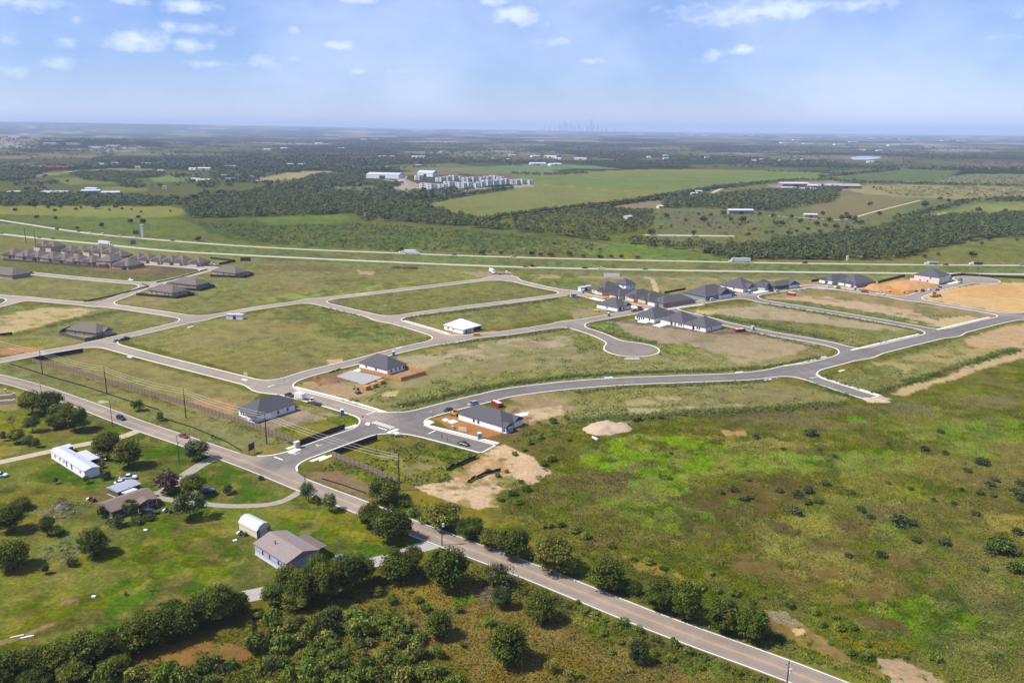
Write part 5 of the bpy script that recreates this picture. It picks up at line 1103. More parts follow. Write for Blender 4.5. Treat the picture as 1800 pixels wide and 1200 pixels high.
def face(hx, hy, f, t):
    if f == 'f': return (t * hx, -hy), 0
    if f == 'b': return (t * hx, hy), math.pi
    if f == 'r': return (hx, t * hy), math.pi / 2
    return (-hx, t * hy), -math.pi / 2
def window(root, hx, hy, f, t, z, w=1.0, h=1.4):
    (x, y), a = face(hx, hy, f, t); fm_, gm_ = wmesh(w, h)
    o = mobj('window', fm_, root, (x, y, z), a); mobj('pane', gm_, o); return o
def door(root, hx, hy, f, t, w=1.0, h=2.1, z0=.2, m=None, name='door'):
    (x, y), a = face(hx, hy, f, t); b = MB(); b.box(-w / 2, w / 2, -.07, .02, z0, z0 + h); o = b.obj(name, m or door_m, root, loc=(x, y, 0)); o.rotation_euler = (0, 0, a)
    k = MB(); k.box(w * .36, w * .42, -.13, -.07, z0 + h * .45, z0 + h * .5); k.obj('handle', pipe_m, o); return o
def hip_roof(mb, x0, x1, y0, y1, z, pitch, oh=.45, gable=None, th=.18):
    x0 -= oh; x1 += oh; y0 -= oh; y1 += oh; w, d = x1 - x0, y1 - y0; xm, ym = (x0 + x1) / 2, (y0 + y1) / 2
    if (gable == 'x') or (gable is None and w >= d) :
        r = d / 2 * pitch; ins = 0 if gable else d / 2
        rp = [(x0 + ins, ym, z + r), (x1 - ins, ym, z + r)]; ax = 'x'
    else:
        r = w / 2 * pitch; ins = 0 if gable else w / 2
        rp = [(xm, y0 + ins, z + r), (xm, y1 - ins, z + r)]; ax = 'y'
    e = [(x0, y0, z), (x1, y0, z), (x1, y1, z), (x0, y1, z)]; b = [(p[0], p[1], z - th) for p in e]
    V = e + b + rp
    F = [(7, 6, 5, 4), (0, 4, 5, 1), (1, 5, 6, 2), (2, 6, 7, 3), (3, 7, 4, 0)]
    F += [(0, 1, 9, 8), (1, 2, 9), (2, 3, 8, 9), (3, 0, 8)] if ax == 'x' else [(0, 1, 8), (1, 2, 9, 8), (2, 3, 9), (3, 0, 8, 9)]
    mb.add(V, F); return z + r
def frame_abc(A, B, C_):
    a, b, c = P(*A), P(*B), P(*C_)
    ux = (b - a); w = ux.length; ux.normalize(); uy = Vector((-ux.y, ux.x, 0)); d = abs((c - b).dot(uy))
    ctr = (a + b) / 2 + uy * d / 2
    return ctr, math.atan2(ux.y, ux.x), w, d
def house(label, A, B, C_, wall=white_w, roofm=r_dark, hw=2.75, pitch=.5, oh=.45, gable=None, wins=(), doors=(), wings=(), group=None, vents=2, name='house', cat='house', dims=None, garage=None, solid=None, found=True):
    if dims: ctr, rz, w, d = dims
    else: ctr, rz, w, d = frame_abc(A, B, C_)
    root = thing(name, label, cat, (ctr.x, ctr.y, 0), rz, group); hx, hy = w / 2, d / 2
    if found:
        fb = MB(); fb.box(-hx - .15, hx + .15, -hy - .15, hy + .15, -.1, .22); fb.obj('foundation', fdn, root)
    wb = MB(); wb.box(-hx, hx, -hy, hy, .2, hw)
    rb = MB(); top = hip_roof(rb, -hx, hx, -hy, hy, hw + .16, pitch, oh, gable)
    if gable == 'x':
        for s in (-1, 1): wb.add([(s * (hx - .02), -hy, hw), (s * (hx - .02), hy, hw), (s * (hx - .02), 0, hw + hy * pitch)], [(0, 1, 2) if s > 0 else (1, 0, 2)])
    if gable == 'y':
        for s in (-1, 1): wb.add([(-hx, s * (hy - .02), hw), (hx, s * (hy - .02), hw), (0, s * (hy - .02), hw + hx * pitch)], [(1, 0, 2) if s > 0 else (0, 1, 2)])
    wb.obj('wall', wall, root); ro = rb.obj('roof', roofm, root)
    for (x0, x1, y0, y1, h2, gb, wm) in wings:        # lower or projecting blocks with their own roof, in shares of the half sizes
        X0, X1, Y0, Y1 = x0 * hx, x1 * hx, y0 * hy, y1 * hy; q = MB(); q.box(X0, X1, Y0, Y1, .2, h2); r2 = MB(); hip_roof(r2, X0, X1, Y0, Y1, h2 + .17, pitch, oh, gb)
        if gb == 'y': q.add([(X0, Y0 + .02, h2), (X1, Y0 + .02, h2), ((X0 + X1) / 2, Y0 + .02, h2 + (X1 - X0) / 2 * pitch)], [(0, 1, 2)])
        if gb == 'x': q.add([(X1 - .02, Y0, h2), (X1 - .02, Y1, h2), (X1 - .02, (Y0 + Y1) / 2, h2 + (Y1 - Y0) / 2 * pitch)], [(0, 1, 2)])
        q.obj('wall', wm or wall, root); r2.obj('roof', roofm, root)
    for q in wins: window(root, hx, hy, *q)
    for q in doors: door(root, hx, hy, *q)
    if garage: door(root, hx, hy, garage[0], garage[1], 4.8, 2.2, .2, gdoor, 'garage_door')
    for k in range(vents):
        b = MB(); vx = (-.3 + .6 * k) * hx * .5; b.tube((vx, hy * .3, top - hy * .55 * pitch - .6), (vx, hy * .3, top - hy * .3 * pitch + .5), .09, .09, 6); b.obj('vent_pipe', pipe_m, ro)
    return root, hx, hy, top
WF = lambda *ts: [('f', t, 1.55) for t in ts]
WR = lambda *ts: [('r', t, 1.55) for t in ts]
ALLW = [('b', -.5, 1.5), ('b', .4, 1.5), ('l', -.4, 1.5), ('l', .5, 1.5)]
# finished or nearly finished new houses along the entrance streets
r, hx, hy, top = house('white house with charcoal hip roof on red bare earth by the entrance corner', (806, 737), (882, 760), (910, 745), white_w, r_dark, 2.8, .582, wins=WF(-.27, -.06) + [('r', .45, 1.5, .9, 1.3), ('r', .1, 1.5, 1.6, 1.2), ('r', .8, 1.5, .9, 1.3)] + ALLW, doors=[('r', -.45)], garage=('l', .2), wings=[(.35, 1.06, .2, 1.10, 2.7, 'x', None)])
pc = MB(); pc.box(hx - .3, hx + 2.2, -hy, -hy + 4.5, -.05, .2); pc.obj('porch', fdn, r); pc = MB(); pc.box(hx + 1.8, hx + 2.1, -hy + .1, -hy + .4, .2, 2.7); pc.obj('porch_post', trim, r); pc = MB(); pc.box(hx + 1.8, hx + 2.1, -hy + 4, -hy + 4.3, .2, 2.7); pc.obj('porch_post', trim, r); pc = MB(); hip_roof(pc, hx - 1, hx + 2.1, -hy, -hy + 4.4, 2.86, .4, .3, 'x'); pc.obj('roof', r_dark, r)
r, hx, hy, top = house('white house with charcoal roof between the brown board fence and parked trailers', (420, 730), (452, 742), (523, 723), white_w, r_dark, 2.9, .64, wins=[('f', -.7, 1.6), ('f', -.45, 1.6), ('f', .1, 1.5, 1.6, 1.2), ('r', .1, 1.6), ('r', .6, 1.6)] + ALLW, doors=[('f', .45)], wings=[(-1, .3, .1, 1.25, 2.8, None, None)])
pc = MB(); pc.box(.2 * hx, hx + .4, -hy - 2.4, -hy, -.05, .2); pc.obj('porch', fdn, r)
for t_ in (.3, .95):
    pc = MB(); pc.box(t_ * hx - .12, t_ * hx + .12, -hy - 2.2, -hy - 1.95, .2, 2.75); pc.obj('porch_post', trim, r)
pc = MB(); pc.box(.1 * hx, hx + .5, -hy - 2.5, -hy + .1, 2.75, 2.93); pc.obj('roof', r_dark, r)
house('white house with charcoal hip roof inside a new orange timber fence', (632, 646), (681, 659), (711, 648), white_w, r_dark, 2.7, .64, wins=WF(-.5, .2) + WR(-.6, -.1, .3, .7) + ALLW, doors=[('r', .9)], garage=('l', 0), wings=[(-.9, .1, .2, 1.16, 2.6, None, None)])
r, hx, hy, top = house('half-built house wrapped all in white, roof included', (781, 579), (816, 587), (850, 581), wrap_w, r_white, 2.8, .5, wins=WF(-.6, -.1, .35) + WR(-.2, .1) + ALLW, doors=[('r', -.75)], wings=[(.1, 1.0, -1.16, -.3, 2.7, 'y', None)], vents=0)
pc = MB(); pc.box(hx - 4, hx + .3, hy * .2, hy + .1, .2, 2.6); pc.obj('bay_shade_block', mat('painted_bay_shade', (.03, .03, .03), .9), r)  # solid dark block painted as the shade inside an open bay
house('white house with charcoal roof and black porch opening at the lumber truck', (1049, 541), (1085, 548), (1113, 543), white_w, r_dark, 2.8, .58, wins=WF(.0) + WR(-.1, .2, .5) + ALLW, doors=[('r', -.6, 2.6, 2.4)], wings=[(.3, 1.08, .0, .9, 2.7, 'x', None)])  # wide dark door panel stands in for the shaded porch opening
nm3 = 'white house with charcoal hip roof on bare grey earth, '
house(nm3 + 'by the street corner', (1116, 561), (1150, 568), (1187, 559), white_w, r_dark, 2.8, .585, wins=WF(-.75, -.3, -.1, .5) + WR(.2) + ALLW, doors=[('f', -.55)], wings=[(.2, 1.05, .4, 1.2, 2.7, None, None)])
house(nm3 + 'middle of three', (1163, 568), (1201, 576), (1228, 568), white_w, r_dark, 2.8, .585, wins=WF(-.6, -.1, .6, .8) + WR(.0) + ALLW, doors=[('f', .25)], wings=[(-1, -.1, -1.12, .2, 2.7, None, None)])
house(nm3 + 'next to the red skip', (1204, 576), (1240, 584), (1270, 577), white_w, r_dark, 2.8, .585, wins=WF(-.8, -.5, .2, .4) + WR(-.3) + ALLW, doors=[('f', -.15)], wings=[(-1, -.2, -1.12, .2, 2.7, None, None)])
# the short row with pale stone fronts
row = [((1040, 514), (1062, 520), (1082, 512), stone_w, 2.9, 'white-walled house with stone gable beside the construction trailer', (.1, .9, -1.15, .2)),
       ((1080, 510), (1100, 514), (1112, 510), white_w, 5.4, 'two-storey white house rising behind the stone-fronted row', (-.9, 0, -1.1, .2)),
       ((1074, 523), (1088, 527), (1104, 520), stone_w, 2.9, 'small stone-fronted house between trailer-side house and arched-window house', (-.9, .6, -1.2, .2)),
       ((1098, 526), (1118, 531), (1138, 523), cream_w, 2.9, 'stone-fronted house with round gable window in the short row', (.0, .9, -1.2, .2)),
       ((1122, 530), (1140, 535), (1160, 528), stone_w, 2.9, 'stone-fronted house beside the corner house with timber fence', (-.8, .7, -1.2, .2))]
for A, B, C_, wm, h_, lb, wg in row: house(lb, A, B, C_, wm, r_dark, h_, .72, wins=WF(-.6, .7) + WR(0, .5) + ([('f', -.5, 4.2), ('f', .5, 4.2), ('r', .0, 4.2), ('r', .6, 4.2)] if h_ > 4 else []) + ALLW[:2], garage=('f', -.4), wings=[(*wg, 2.8, 'y', wm)], vents=1)
house('long corner house with charcoal roof and orange timber fence behind', (1142, 535), (1166, 541), (1206, 530), taupe_w, r_dark, 2.9, .5, wins=WF(-.2, .4) + WR(-.5, 0, .5) + ALLW, garage=('f', -.6), wings=[(-.9, .1, -1.18, .2, 2.8, 'y', white_w)])
house('house with green-sheathed side wall and charcoal roof', (1203, 521), (1240, 529), (1280, 519), green_w, r_dark, 2.8, .58, wins=WR(-.2, .6) + ALLW, doors=[('r', -.6, 2.4, 2.3)], wings=[(.5, 1.10, -.1, .8, 2.7, 'x', white_w), (-.2, .9, -.2, 1.2, 2.7, None, None)])
house('white-sided house with charcoal roof behind a blue portable toilet', (1266, 507), (1306, 514), (1326, 507), white_w, r_dark, 2.8, .58, wins=WF(-.5, .2) + WR(.2) + ALLW, garage=('r', -.2), wings=[(.5, 1.12, -.6, .3, 2.7, 'x', grey_w)])
house('charcoal-roofed house with grey double garage facing the cars', (1318, 508), (1344, 511), (1362, 505), grey_w, r_dark, 2.8, .58, wins=WR(.4) + ALLW, garage=('r', -.3), wings=[(.2, 1.1, -.9, .1, 2.7, 'x', None)])
house('dark brick house with charcoal roof at the curve, last before the grass', (1344, 506), (1362, 510), (1387, 501), brown_w, r_dark, 2.9, .52, wins=WR(.2) + ALLW, garage=('r', .5), wings=[(.2, 1.1, .1, .9, 2.7, 'x', white_w)])
house('white house with gabled front by the pale concrete drive', (1440, 496), (1462, 500), (1486, 493), white_w, r_dark, 3.0, .55, wins=WF(-.4, .3) + ALLW, garage=('f', .5), wings=[(-.8, .1, -1.15, .2, 2.9, 'y', None)])
house('charcoal-roofed house with twin porch gables beside the orange earth', (1472, 500), (1504, 506), (1528, 499), taupe_w, r_dark, 2.8, .582, wins=WF(-.5, .2) + WR(.0) + ALLW, doors=[('f', -.1)], wings=[(-.7, -.1, -1.15, .1, 2.7, 'y', white_w), (.05, .6, -1.15, .1, 2.7, 'y', white_w)])
house('tall two-storey pinkish house under construction by the far turning circle', (1606, 494), (1650, 500), (1662, 494), wallm('pink_sheathing', (224, 206, 200)), r_dark, 5.6, .5, wins=[('f', -.5, 1.6), ('f', .1, 1.6), ('f', .3, 4.3), ('r', 0, 1.6), ('r', 0, 4.3)] + ALLW, garage=('r', -.2), wings=[(-1.35, -.9, -.9, .6, 2.8, None, None)])
# left estate: brown roofs
house('brown house with high hip roof inside a plank fence by the two parked cars', (118, 587), (170, 594), (199, 586), taupe_w, r_brown, 2.8, .58, wins=WF(-.4, .2) + WR(-.3, .3) + ALLW, garage=('r', .6), wings=[(.3, 1.08, -.2, .7, 2.7, 'x', tan_w)])
house('tan brick house with brown hip roof and white-framed windows, beside the slanting street', (261, 516), (303, 522), (319, 515), tan_w, r_brown, 2.8, .55, wins=WF(-.7, -.3, .4, .7) + WR(0) + ALLW)
house('brown house with brown hip roof, behind its tan brick neighbour on the slanting street', (301, 503), (345, 508), (361, 502), taupe_w, r_brown, 2.8, .55, wins=WF(-.5, .3) + WR(0) + ALLW)
house('tan brick house with brown hip roof alone near the highway grass', (373, 482), (414, 487), (428, 482), tan_w, r_brown, 2.8, .55, wins=WF(-.5, 0, .5) + WR(0) + ALLW)
house('brown-roofed brick house at the end of the street with two dark cars', (-22, 486), (22, 491), (31, 483), taupe_w, r_brown, 2.9, .55, wins=WF(-.3, .4) + ALLW)
hd = (P(226, 467) - P(25, 449)); hd = math.atan2(hd.y, hd.x)
frontrow = [(28, 451), (52, 453), (72, 455), (96, 457), (118, 460), (140, 462), (166, 464), (196, 467), (226, 470)]
backrow = [(80, 440), (97, 441), (128, 445), (147, 447), (166, 449), (181, 450), (198, 452), (214, 454), (246, 459), (262, 460), (284, 462), (303, 463), (323, 464), (350, 466)]
for i, (x, y) in enumerate(frontrow):
    house('%s brown hip-roofed brick house of the fenced row, counting from the bare-earth end' % ORD[8 - i], None, None, None, tan_w if i % 2 else taupe_w, r_brown, 2.9 if i != 7 else 5.2, .60, wins=WF(-.5, .4) + WR(0), dims=(P(x, y), hd + (.05 if i % 2 else -.04), 15.5 if i < 8 else 19, 17), group='front row of brown-roofed houses', wings=[(-.4, .6, -1.2 - .1 * (i % 3), .2, 2.7, None if i % 2 else 'y', None)], vents=0)
for i, (x, y) in enumerate(backrow):
    two = i in (0, 1, 4, 5, 6)
    house('%s %s house of the row along the highway, counting from the dark end fence' % (ORD[13 - i], 'two-storey tan' if two else 'single-storey tan'), None, None, None, (stone_w, tan_w, cream_w, taupe_w)[i % 4], r_brown, 5.0 if two else 2.9, .64, wins=WF(-.6, .6) + WR(0) + ([('f', 0, 4.0), ('r', 0, 4.0)] if two else []), dims=(P(x, y), hd + (.06 if i % 2 else -.05), 13.5, 14), group='two-storey houses of the back row' if two else 'single-storey houses of the back row', garage=('f', -.3), wings=[(-.3, .7, -1.3, .2, 4.8 if two else 2.9, 'y', (stone_w, cream_w, stone_w)[i % 3])], vents=0)
# homesteads
r, hx, hy, top = house('long white mobile home with white metal roof beside the gravel track', (91, 805), (150, 842), (174, 833), white_w, r_tin, 2.9, .22, .25, 'x', wins=[('f', -.75, 1.8, .8, 1.1), ('f', -.45, 1.8, .8, 1.1), ('f', -.2, 1.8, .8, .8), ('f', .75, 1.8, .8, 1.0)] + ALLW, doors=[('f', .25, .9, 2.0, .6), ('f', -.05, .9, 2.0, .6)], vents=2, name='mobile_home', cat='mobile home')
pc = MB(); pc.box(-.45 * hx, .35 * hx, hy + .1, hy + 4.2, 2.45, 2.6); pc.obj('porch_roof', r_tin, r)
for t_ in (-.42, 0, .32):
    pc = MB(); pc.tube((t_ * hx, hy + 4, 0), (t_ * hx, hy + 4, 2.5), .07, .07, 6); pc.obj('porch_post', pipe_m, r)
pc = MB(); pc.box(-hx - 3.8, -hx - .1, -hy * .2, hy + 3, 2.2, 2.35); pc.obj('carport_roof', r_tin, r); pc = MB(); pc.box(-hx - 3.6, -hx - .3, -hy * .1, hy + 2.8, 0, 2.2); pc.obj('annex', brown_w, r)
r, hx, hy, top = house('brown house with long weathered shingle roof among dark bushes', (175, 898), (199, 912), (281, 889), brown_w, r_rust, 2.5, .32, .5, 'y', wins=[('r', .75, 1.4, 1.2, 1.3), ('r', .45, 1.4, 1.4, 1.4), ('r', -.3, 1.4), ('f', 0, 1.4)] + ALLW, doors=[('r', .2)], vents=2)
pc = MB(); hip_roof(pc, hx - 1.2, hx + 2.0, .0 * hy, .98 * hy, 2.5, .3, .3, 'x'); pc.obj('porch_roof', r_rust, r)
for t_ in (.05, .5, .93):
    pc = MB(); pc.box(hx + 1.7, hx + 1.85, t_ * hy - .08, t_ * hy + .08, 0, 2.4); pc.obj('porch_post', trim, r)
house('low shed with grey metal roof behind the brown house', (190, 868), (208, 876), (244, 860), brown_w, r_steel, 2.2, .18, .3, 'y', wins=[('r', .2, 1.3, 1.0, .8)], doors=[('r', -.5)], name='shed', cat='shed', vents=0)
house('small white-roofed lean-to shed with maroon side by the low shed', (216, 877), (226, 881), (246, 874), wallm('maroon_board', (120, 70, 66)), r_tin, 2.3, .12, .2, 'y', doors=[('r', -.2)], name='shed', cat='shed', vents=0)
# barn-shaped garden shed with a gambrel roof
ctr, rz, w, d = frame_abc((421, 931), (452, 947), (477, 937))
root = thing('storage_barn', 'cream storage barn with pale gambrel metal roof on the lawn', 'barn', (ctr.x, ctr.y, 0), rz); hx, hy = w / 2, d / 2; hwl = 2.5
prof = [(-hy, .1), (-hy, hwl), (-hy * .62, hwl + 1.25), (0, hwl + 1.75), (hy * .62, hwl + 1.25), (hy, hwl), (hy, .1)]
b = MB(); b.loft([[(-hx, y, z) for y, z in prof], [(hx, y, z) for y, z in prof]]); b.obj('wall', cream_w, root)
top_ = [(-hy - .2, hwl - .12), (-hy * .62, hwl + 1.3), (0, hwl + 1.82), (hy * .62, hwl + 1.3), (hy + .2, hwl - .12)]
b = MB()
for (y0, z0), (y1, z1) in zip(top_[:-1], top_[1:]):
    b.add([(-hx - .25, y0, z0), (hx + .25, y0, z0), (hx + .25, y1, z1), (-hx - .25, y1, z1), (-hx - .25, y0, z0 + .08), (hx + .25, y0, z0 + .08), (hx + .25, y1, z1 + .08), (-hx - .25, y1, z1 + .08)], [(3, 2, 1, 0), (4, 5, 6, 7), (0, 1, 5, 4), (2, 3, 7, 6), (1, 2, 6, 5), (3, 0, 4, 7)])
b.obj('roof', r_tin, root); door(root, hx, hy, 'r', .0, 2.6, 2.6, .1, steel_w, 'barn_door'); b = MB(); b.box(hx + .001, hx + .03, -hy + .05, hy - .05, .1, hwl); b.obj('end_wall', wallm('grey_brown_board', (120, 110, 104)), root)
# lavender house
r, hx, hy, top = house('lavender-sided house with taupe shingle roof beside the oak clump', (449, 974), (505, 1010), (560, 985), lav_w, r_taupe, 3.4, .30, .35, 'x', wins=[('f', -.48, 2.2, .8, 1.3), ('f', -.05, 2.2, .8, 1.3), ('f', .5, 2.2, .8, 1.3)] + ALLW, doors=[('b', .2)], vents=1)
b = MB(); b.box(-hx - .03, hx + .03, -hy - .03, hy + .03, 0, .95); b.obj('skirting', wallm('pale_skirting', (214, 206, 198)), r)
b = MB(); b.box(-hx * .35, hx * .95, hy - 1.0, hy + 3.2, 3.28, 3.42); b.obj('porch_roof', wallm('dark_taupe', (112, 96, 92)), r); b = MB(); b.tube((-hx * .22, -hy * .45, 3.4), (-hx * .22, -hy * .45, 5.6), .16, .16, 8); b.obj('flue', mat('dark_metal', (.03, .028, .027), .5), r)
# site offices, trailers on lots
def gbuild(name, label, x, y, w, d, h, rz, wall, roofm, pitch=.2, axis='x', group=None, cat='shed', z=0, door_f=True):
    root = thing(name, label, cat, (*P2(x, y), z), rz, group); hx, hy = w / 2, d / 2
    wb = MB(); wb.box(-hx, hx, -hy, hy, -.2, h)
    if axis == 'x':
        for s in (-1, 1): wb.add([(s * (hx - .02), -hy, h), (s * (hx - .02), hy, h), (s * (hx - .02), 0, h + hy * pitch)], [(0, 1, 2) if s > 0 else (1, 0, 2)])
    else:
        for s in (-1, 1): wb.add([(-hx, s * (hy - .02), h), (hx, s * (hy - .02), h), (0, s * (hy - .02), h + hx * pitch)], [(1, 0, 2) if s > 0 else (0, 1, 2)])
    wb.obj('wall', wall, root); rb = MB(); hip_roof(rb, -hx, hx, -hy, hy, h + .15, pitch, .3, axis); rb.obj('roof', roofm, root)
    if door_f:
        b = MB(); b.box(-hx * .18, hx * .18, -hy - .1, -hy + .05, 0, h * .75); b.obj('door', mat('painted_doorway_shade', (.05, .05, .05), .9), root)  # near-black panel paints the shade inside a doorway
    return root
def heading(a, b): v = P(*b) - P(*a); return math.atan2(v.y, v.x)
gbuild('site_office', 'white box-shaped site office trailer on the empty grass block', 414, 560, 10.5, 3.4, 2.9, heading((400, 558), (432, 559)), white_w, r_tin, .06, cat='trailer')
gbuild('site_office', 'long white storage trailer behind the stone-fronted row', 1028, 510, 12, 3.0, 2.9, heading((1010, 512), (1045, 506)), white_w, r_tin, .06, cat='trailer')
gbuild('shed', 'small grey tool shed on the grass by the pale street bend', 1008, 522, 4.2, 3.2, 2.6, .1, grey_w, r_steel, .3)
# far farm buildings
gbuild('barn', 'open-sided white-roofed barn on the ranch pasture', 1301, 376, 36, 12, 5.5, 0.05, wallm('barn_board', (150, 134, 120)), r_tin, .3, cat='barn')
gbuild('barn', 'small white-roofed barn beside the ranch track', 1424, 382, 18, 11, 4, -.1, wallm('barn_board', (150, 134, 120)), r_tin, .25, cat='barn')
gbuild('warehouse', 'long white warehouse at the road to the apartments', 678, 313, 84, 40, 9, -.28, white_w, r_tin, .2, cat='warehouse')
gbuild('warehouse', 'smaller white warehouse behind the apartments', 752, 310, 44, 30, 9, -.4, white_w, r_tin, .35, cat='warehouse')
for i, (x, y, w, d, h, lb) in enumerate([(1395, 328, 60, 26, 7, 'largest pale-roofed hall of the ranch complex'), (1440, 331, 46, 26, 6, 'middle hall of the ranch complex with pale flat roof'), (1480, 331, 70, 34, 6, 'wide grey-roofed hall at the field end of the ranch complex'), (1418, 336, 34, 16, 5, 'small hall in front of the ranch complex'), (1385, 334, 30, 14, 5, 'low stable beside the largest ranch hall')]):
    gbuild('ranch_hall', lb, x, y, w, d, h, .05 - .1 * (i % 2), wallm('rust_brick', (158, 120, 104)), r_tin if i != 2 else r_steel, .2, cat='hall')
rz_ = {0: white_w, 1: cream_w, 2: grey_w, 3: tan_w}
g = 'pale farm sheds scattered beyond the highway'
for i, (x, y, w) in enumerate([(1220, 343, 12), (1228, 339, 14), (1196, 349, 12), (1172, 352, 14), (1160, 366, 8), (1104, 385, 10)]): gbuild('farm_shed', 'small pale shed of the farmyard at the hedgerow', x, y, w, 8, 3.5, .3 * (i % 3), rz_[i % 3], r_tin, .3, group='sheds of the hedgerow farmyard')
for i, (x, y, w) in enumerate([(178, 291, 60), (203, 289, 40), (258, 290, 50), (276, 289, 40), (340, 299, 44), (360, 299, 70), (405, 295, 60), (160, 340, 60), (163, 336, 50), (100, 343, 90), (196, 343, 60), (25, 342, 40), (284, 302, 36), (243, 296, 30), (395, 312, 30), (405, 318, 40), (345, 318, 40), (360, 320, 50), (440, 314, 30), (125, 306, 20), (236, 307, 16), (290, 332, 16), (72, 323, 10), (450, 322, 24)]):
    gbuild('farm_shed', 'pale metal shed among the woods between red shelters and apartments', x, y, w * .5, w * .26, 5, -.3 + .25 * (i % 4), rz_[i % 4], r_tin if i % 3 else r_steel, .25, group='metal sheds among the woods')
for i, (x, y, w) in enumerate([(510, 291, 40), (530, 291, 36), (672, 277, 50), (688, 277, 40), (730, 277, 50), (742, 277, 40), (735, 293, 36), (778, 268, 40), (678, 296, 20), (868, 281, 30), (900, 274, 50), (940, 276, 60), (968, 277, 90), (1020, 281, 80), (945, 290, 90), (975, 291, 70), (1140, 277, 30), (1170, 275, 40), (1170, 280, 36), (1242, 278, 30), (1325, 283, 30), (1337, 282, 40), (1372, 283, 30), (1395, 283, 30), (1530, 286, 50), (1515, 265, 70), (1545, 266, 60), (1410, 282, 30), (980, 280, 50), (895, 282, 36), (600, 262, 60), (560, 253, 80), (500, 262, 70), (470, 264, 60)]):
    o = gbuild('farm_shed', 'tiny bright shed in the far wooded country', x, y, w * .6, w * .3, 5, -.3 + .25 * (i % 4), white_w, r_tin, .25, group='bright sheds in the far country', z=float(hills(np.array([P(x, y).x]), np.array([P(x, y).y]))[0]))
for i, (x, y) in enumerate([(1190, 236), (1215, 236.5), (1240, 237), (1300, 237.5), (1320, 238), (1340, 238), (1440, 239), (1560, 242), (1585, 243), (1610, 243.5), (1535, 241), (1660, 246), (1690, 247), (1730, 242), (1400, 245), (1420, 250), (1475, 252), (1380, 249), (1500, 248), (1570, 254), (60, 250), (30, 254), (90, 258), (130, 258), (170, 260), (200, 259), (580, 241), (640, 243), (660, 242), (880, 233), (950, 247)]):
    p = P(x, y + 3); gbuild('depot', 'distant white depot roof near the hazy horizon', x, y + 3, 95 if i < 20 else 60, 45, 8, .1 * (i % 3), white_w, r_tin, .05, group='distant depots near the horizon', cat='depot', z=float(hills(np.array([p.x]), np.array([p.y]))[0]), door_f=False)
for i, (x, y, w) in enumerate([(66, 295, 50), (84, 296, 40), (110, 296, 50)]): gbuild('canopy', 'red-roofed yard shelter on the bare strip beyond the woods', x, y, w, 14, 5, .05, wallm('red_board', (196, 84, 84)), smat('red_sheet', (214, 90, 92), rough=.6, nscale=.5, namt=.1), .1, group='red-roofed yard shelters', cat='shelter')
# three-storey apartments
def apartment():
    root = thing('apartment_block', '', 'apartments'); hx, hy, h = 8.5, 7, 10.2
    b = MB(); b.box(-hx, hx, -hy, hy, -.2, h); b.obj('wall', wallm('slate_panel', (122, 122, 128)), root)
    for x0, x1 in ((-hx + 1, -hx + 6), (hx - 6.5, hx - 2)):
        q = MB(); q.box(x0, x1, -hy - .5, -hy + .2, 0, h + .4); q.obj('bay', wallm('white_panel', (236, 236, 240)), root)
    q = MB(); q.box(hx - .2, hx + .5, -hy + 2, hy - 3, 0, h + .4); q.obj('bay', wallm('white_panel', (236, 236, 240)), root)
    q = MB(); q.box(-hx - .2, hx + .2, -hy - .2, hy + .2, h, h + .25); q.box(-hx * .5, hx * .3, -hy * .3, hy * .4, h + .2, h + 1.2); q.obj('roof', smat('grey_membrane', (160, 158, 158), rough=.9, nscale=.6, namt=.1), root)
    for lv in range(3):
        for t_ in (-.55, 0, .45): window(root, hx, hy + (.52 if t_ else .02), 'f', t_, 1.7 + 3.3 * lv, 1.6, 1.7)
        for t_ in (-.4, .4): window(root, hx + .52 if t_ < 0 else hx + .02, hy, 'r', t_, 1.7 + 3.3 * lv, 1.4, 1.7)
        q = MB(); q.box(-1.6, 1.8, -hy - 1.2, -hy, .3 + 3.3 * lv, .45 + 3.3 * lv); q.box(-1.6, 1.8, -hy - 1.2, -hy - 1.1, .3 + 3.3 * lv, 1.4 + 3.3 * lv); q.obj('balcony', trim, root)
    return root
ap = None; g = 'slate and white apartment blocks'
aps = [(736, 316), (747, 331), (758, 333), (768, 332), (778, 333), (789, 329), (800, 328), (812, 330), (823, 330), (834, 330), (845, 328), (856, 326), (867, 325), (878, 324), (889, 323), (774, 319), (786, 318), (797, 317), (808, 317), (820, 320), (832, 320), (844, 319), (856, 318), (868, 317), (880, 318), (905, 324), (917, 324), (928, 324)]
for i, (x, y) in enumerate(aps):
    lb = 'white-bayed slate apartment block in the cluster between warehouse and green field'
    if 1 <= i <= 14: lb = '%s slate apartment block of the hedge-side row, counting from the white warehouses' % ORD[i - 1]
    if 15 <= i <= 24: lb = '%s slate apartment block of the row behind, counting from the white warehouses' % ORD[i - 15]
    if i == 0: lb = 'lone slate apartment block standing next to the white warehouses'
    if i >= 25: lb = '%s slate apartment block of the detached end group, counting from the main cluster' % ORD[i - 25]
    if ap is None: ap = apartment(); ap.location = P(x, y); ap['label'] = lb; ap.rotation_euler = (0, 0, -.45); ap['group'] = g; continue
    dup(ap, P(x, y), (-.5, -.38, -.6)[i % 3], lb, g, (.95 + .2 * (i % 2), 1, .9 + .15 * ((i * 7) % 3) / 2))
del ap
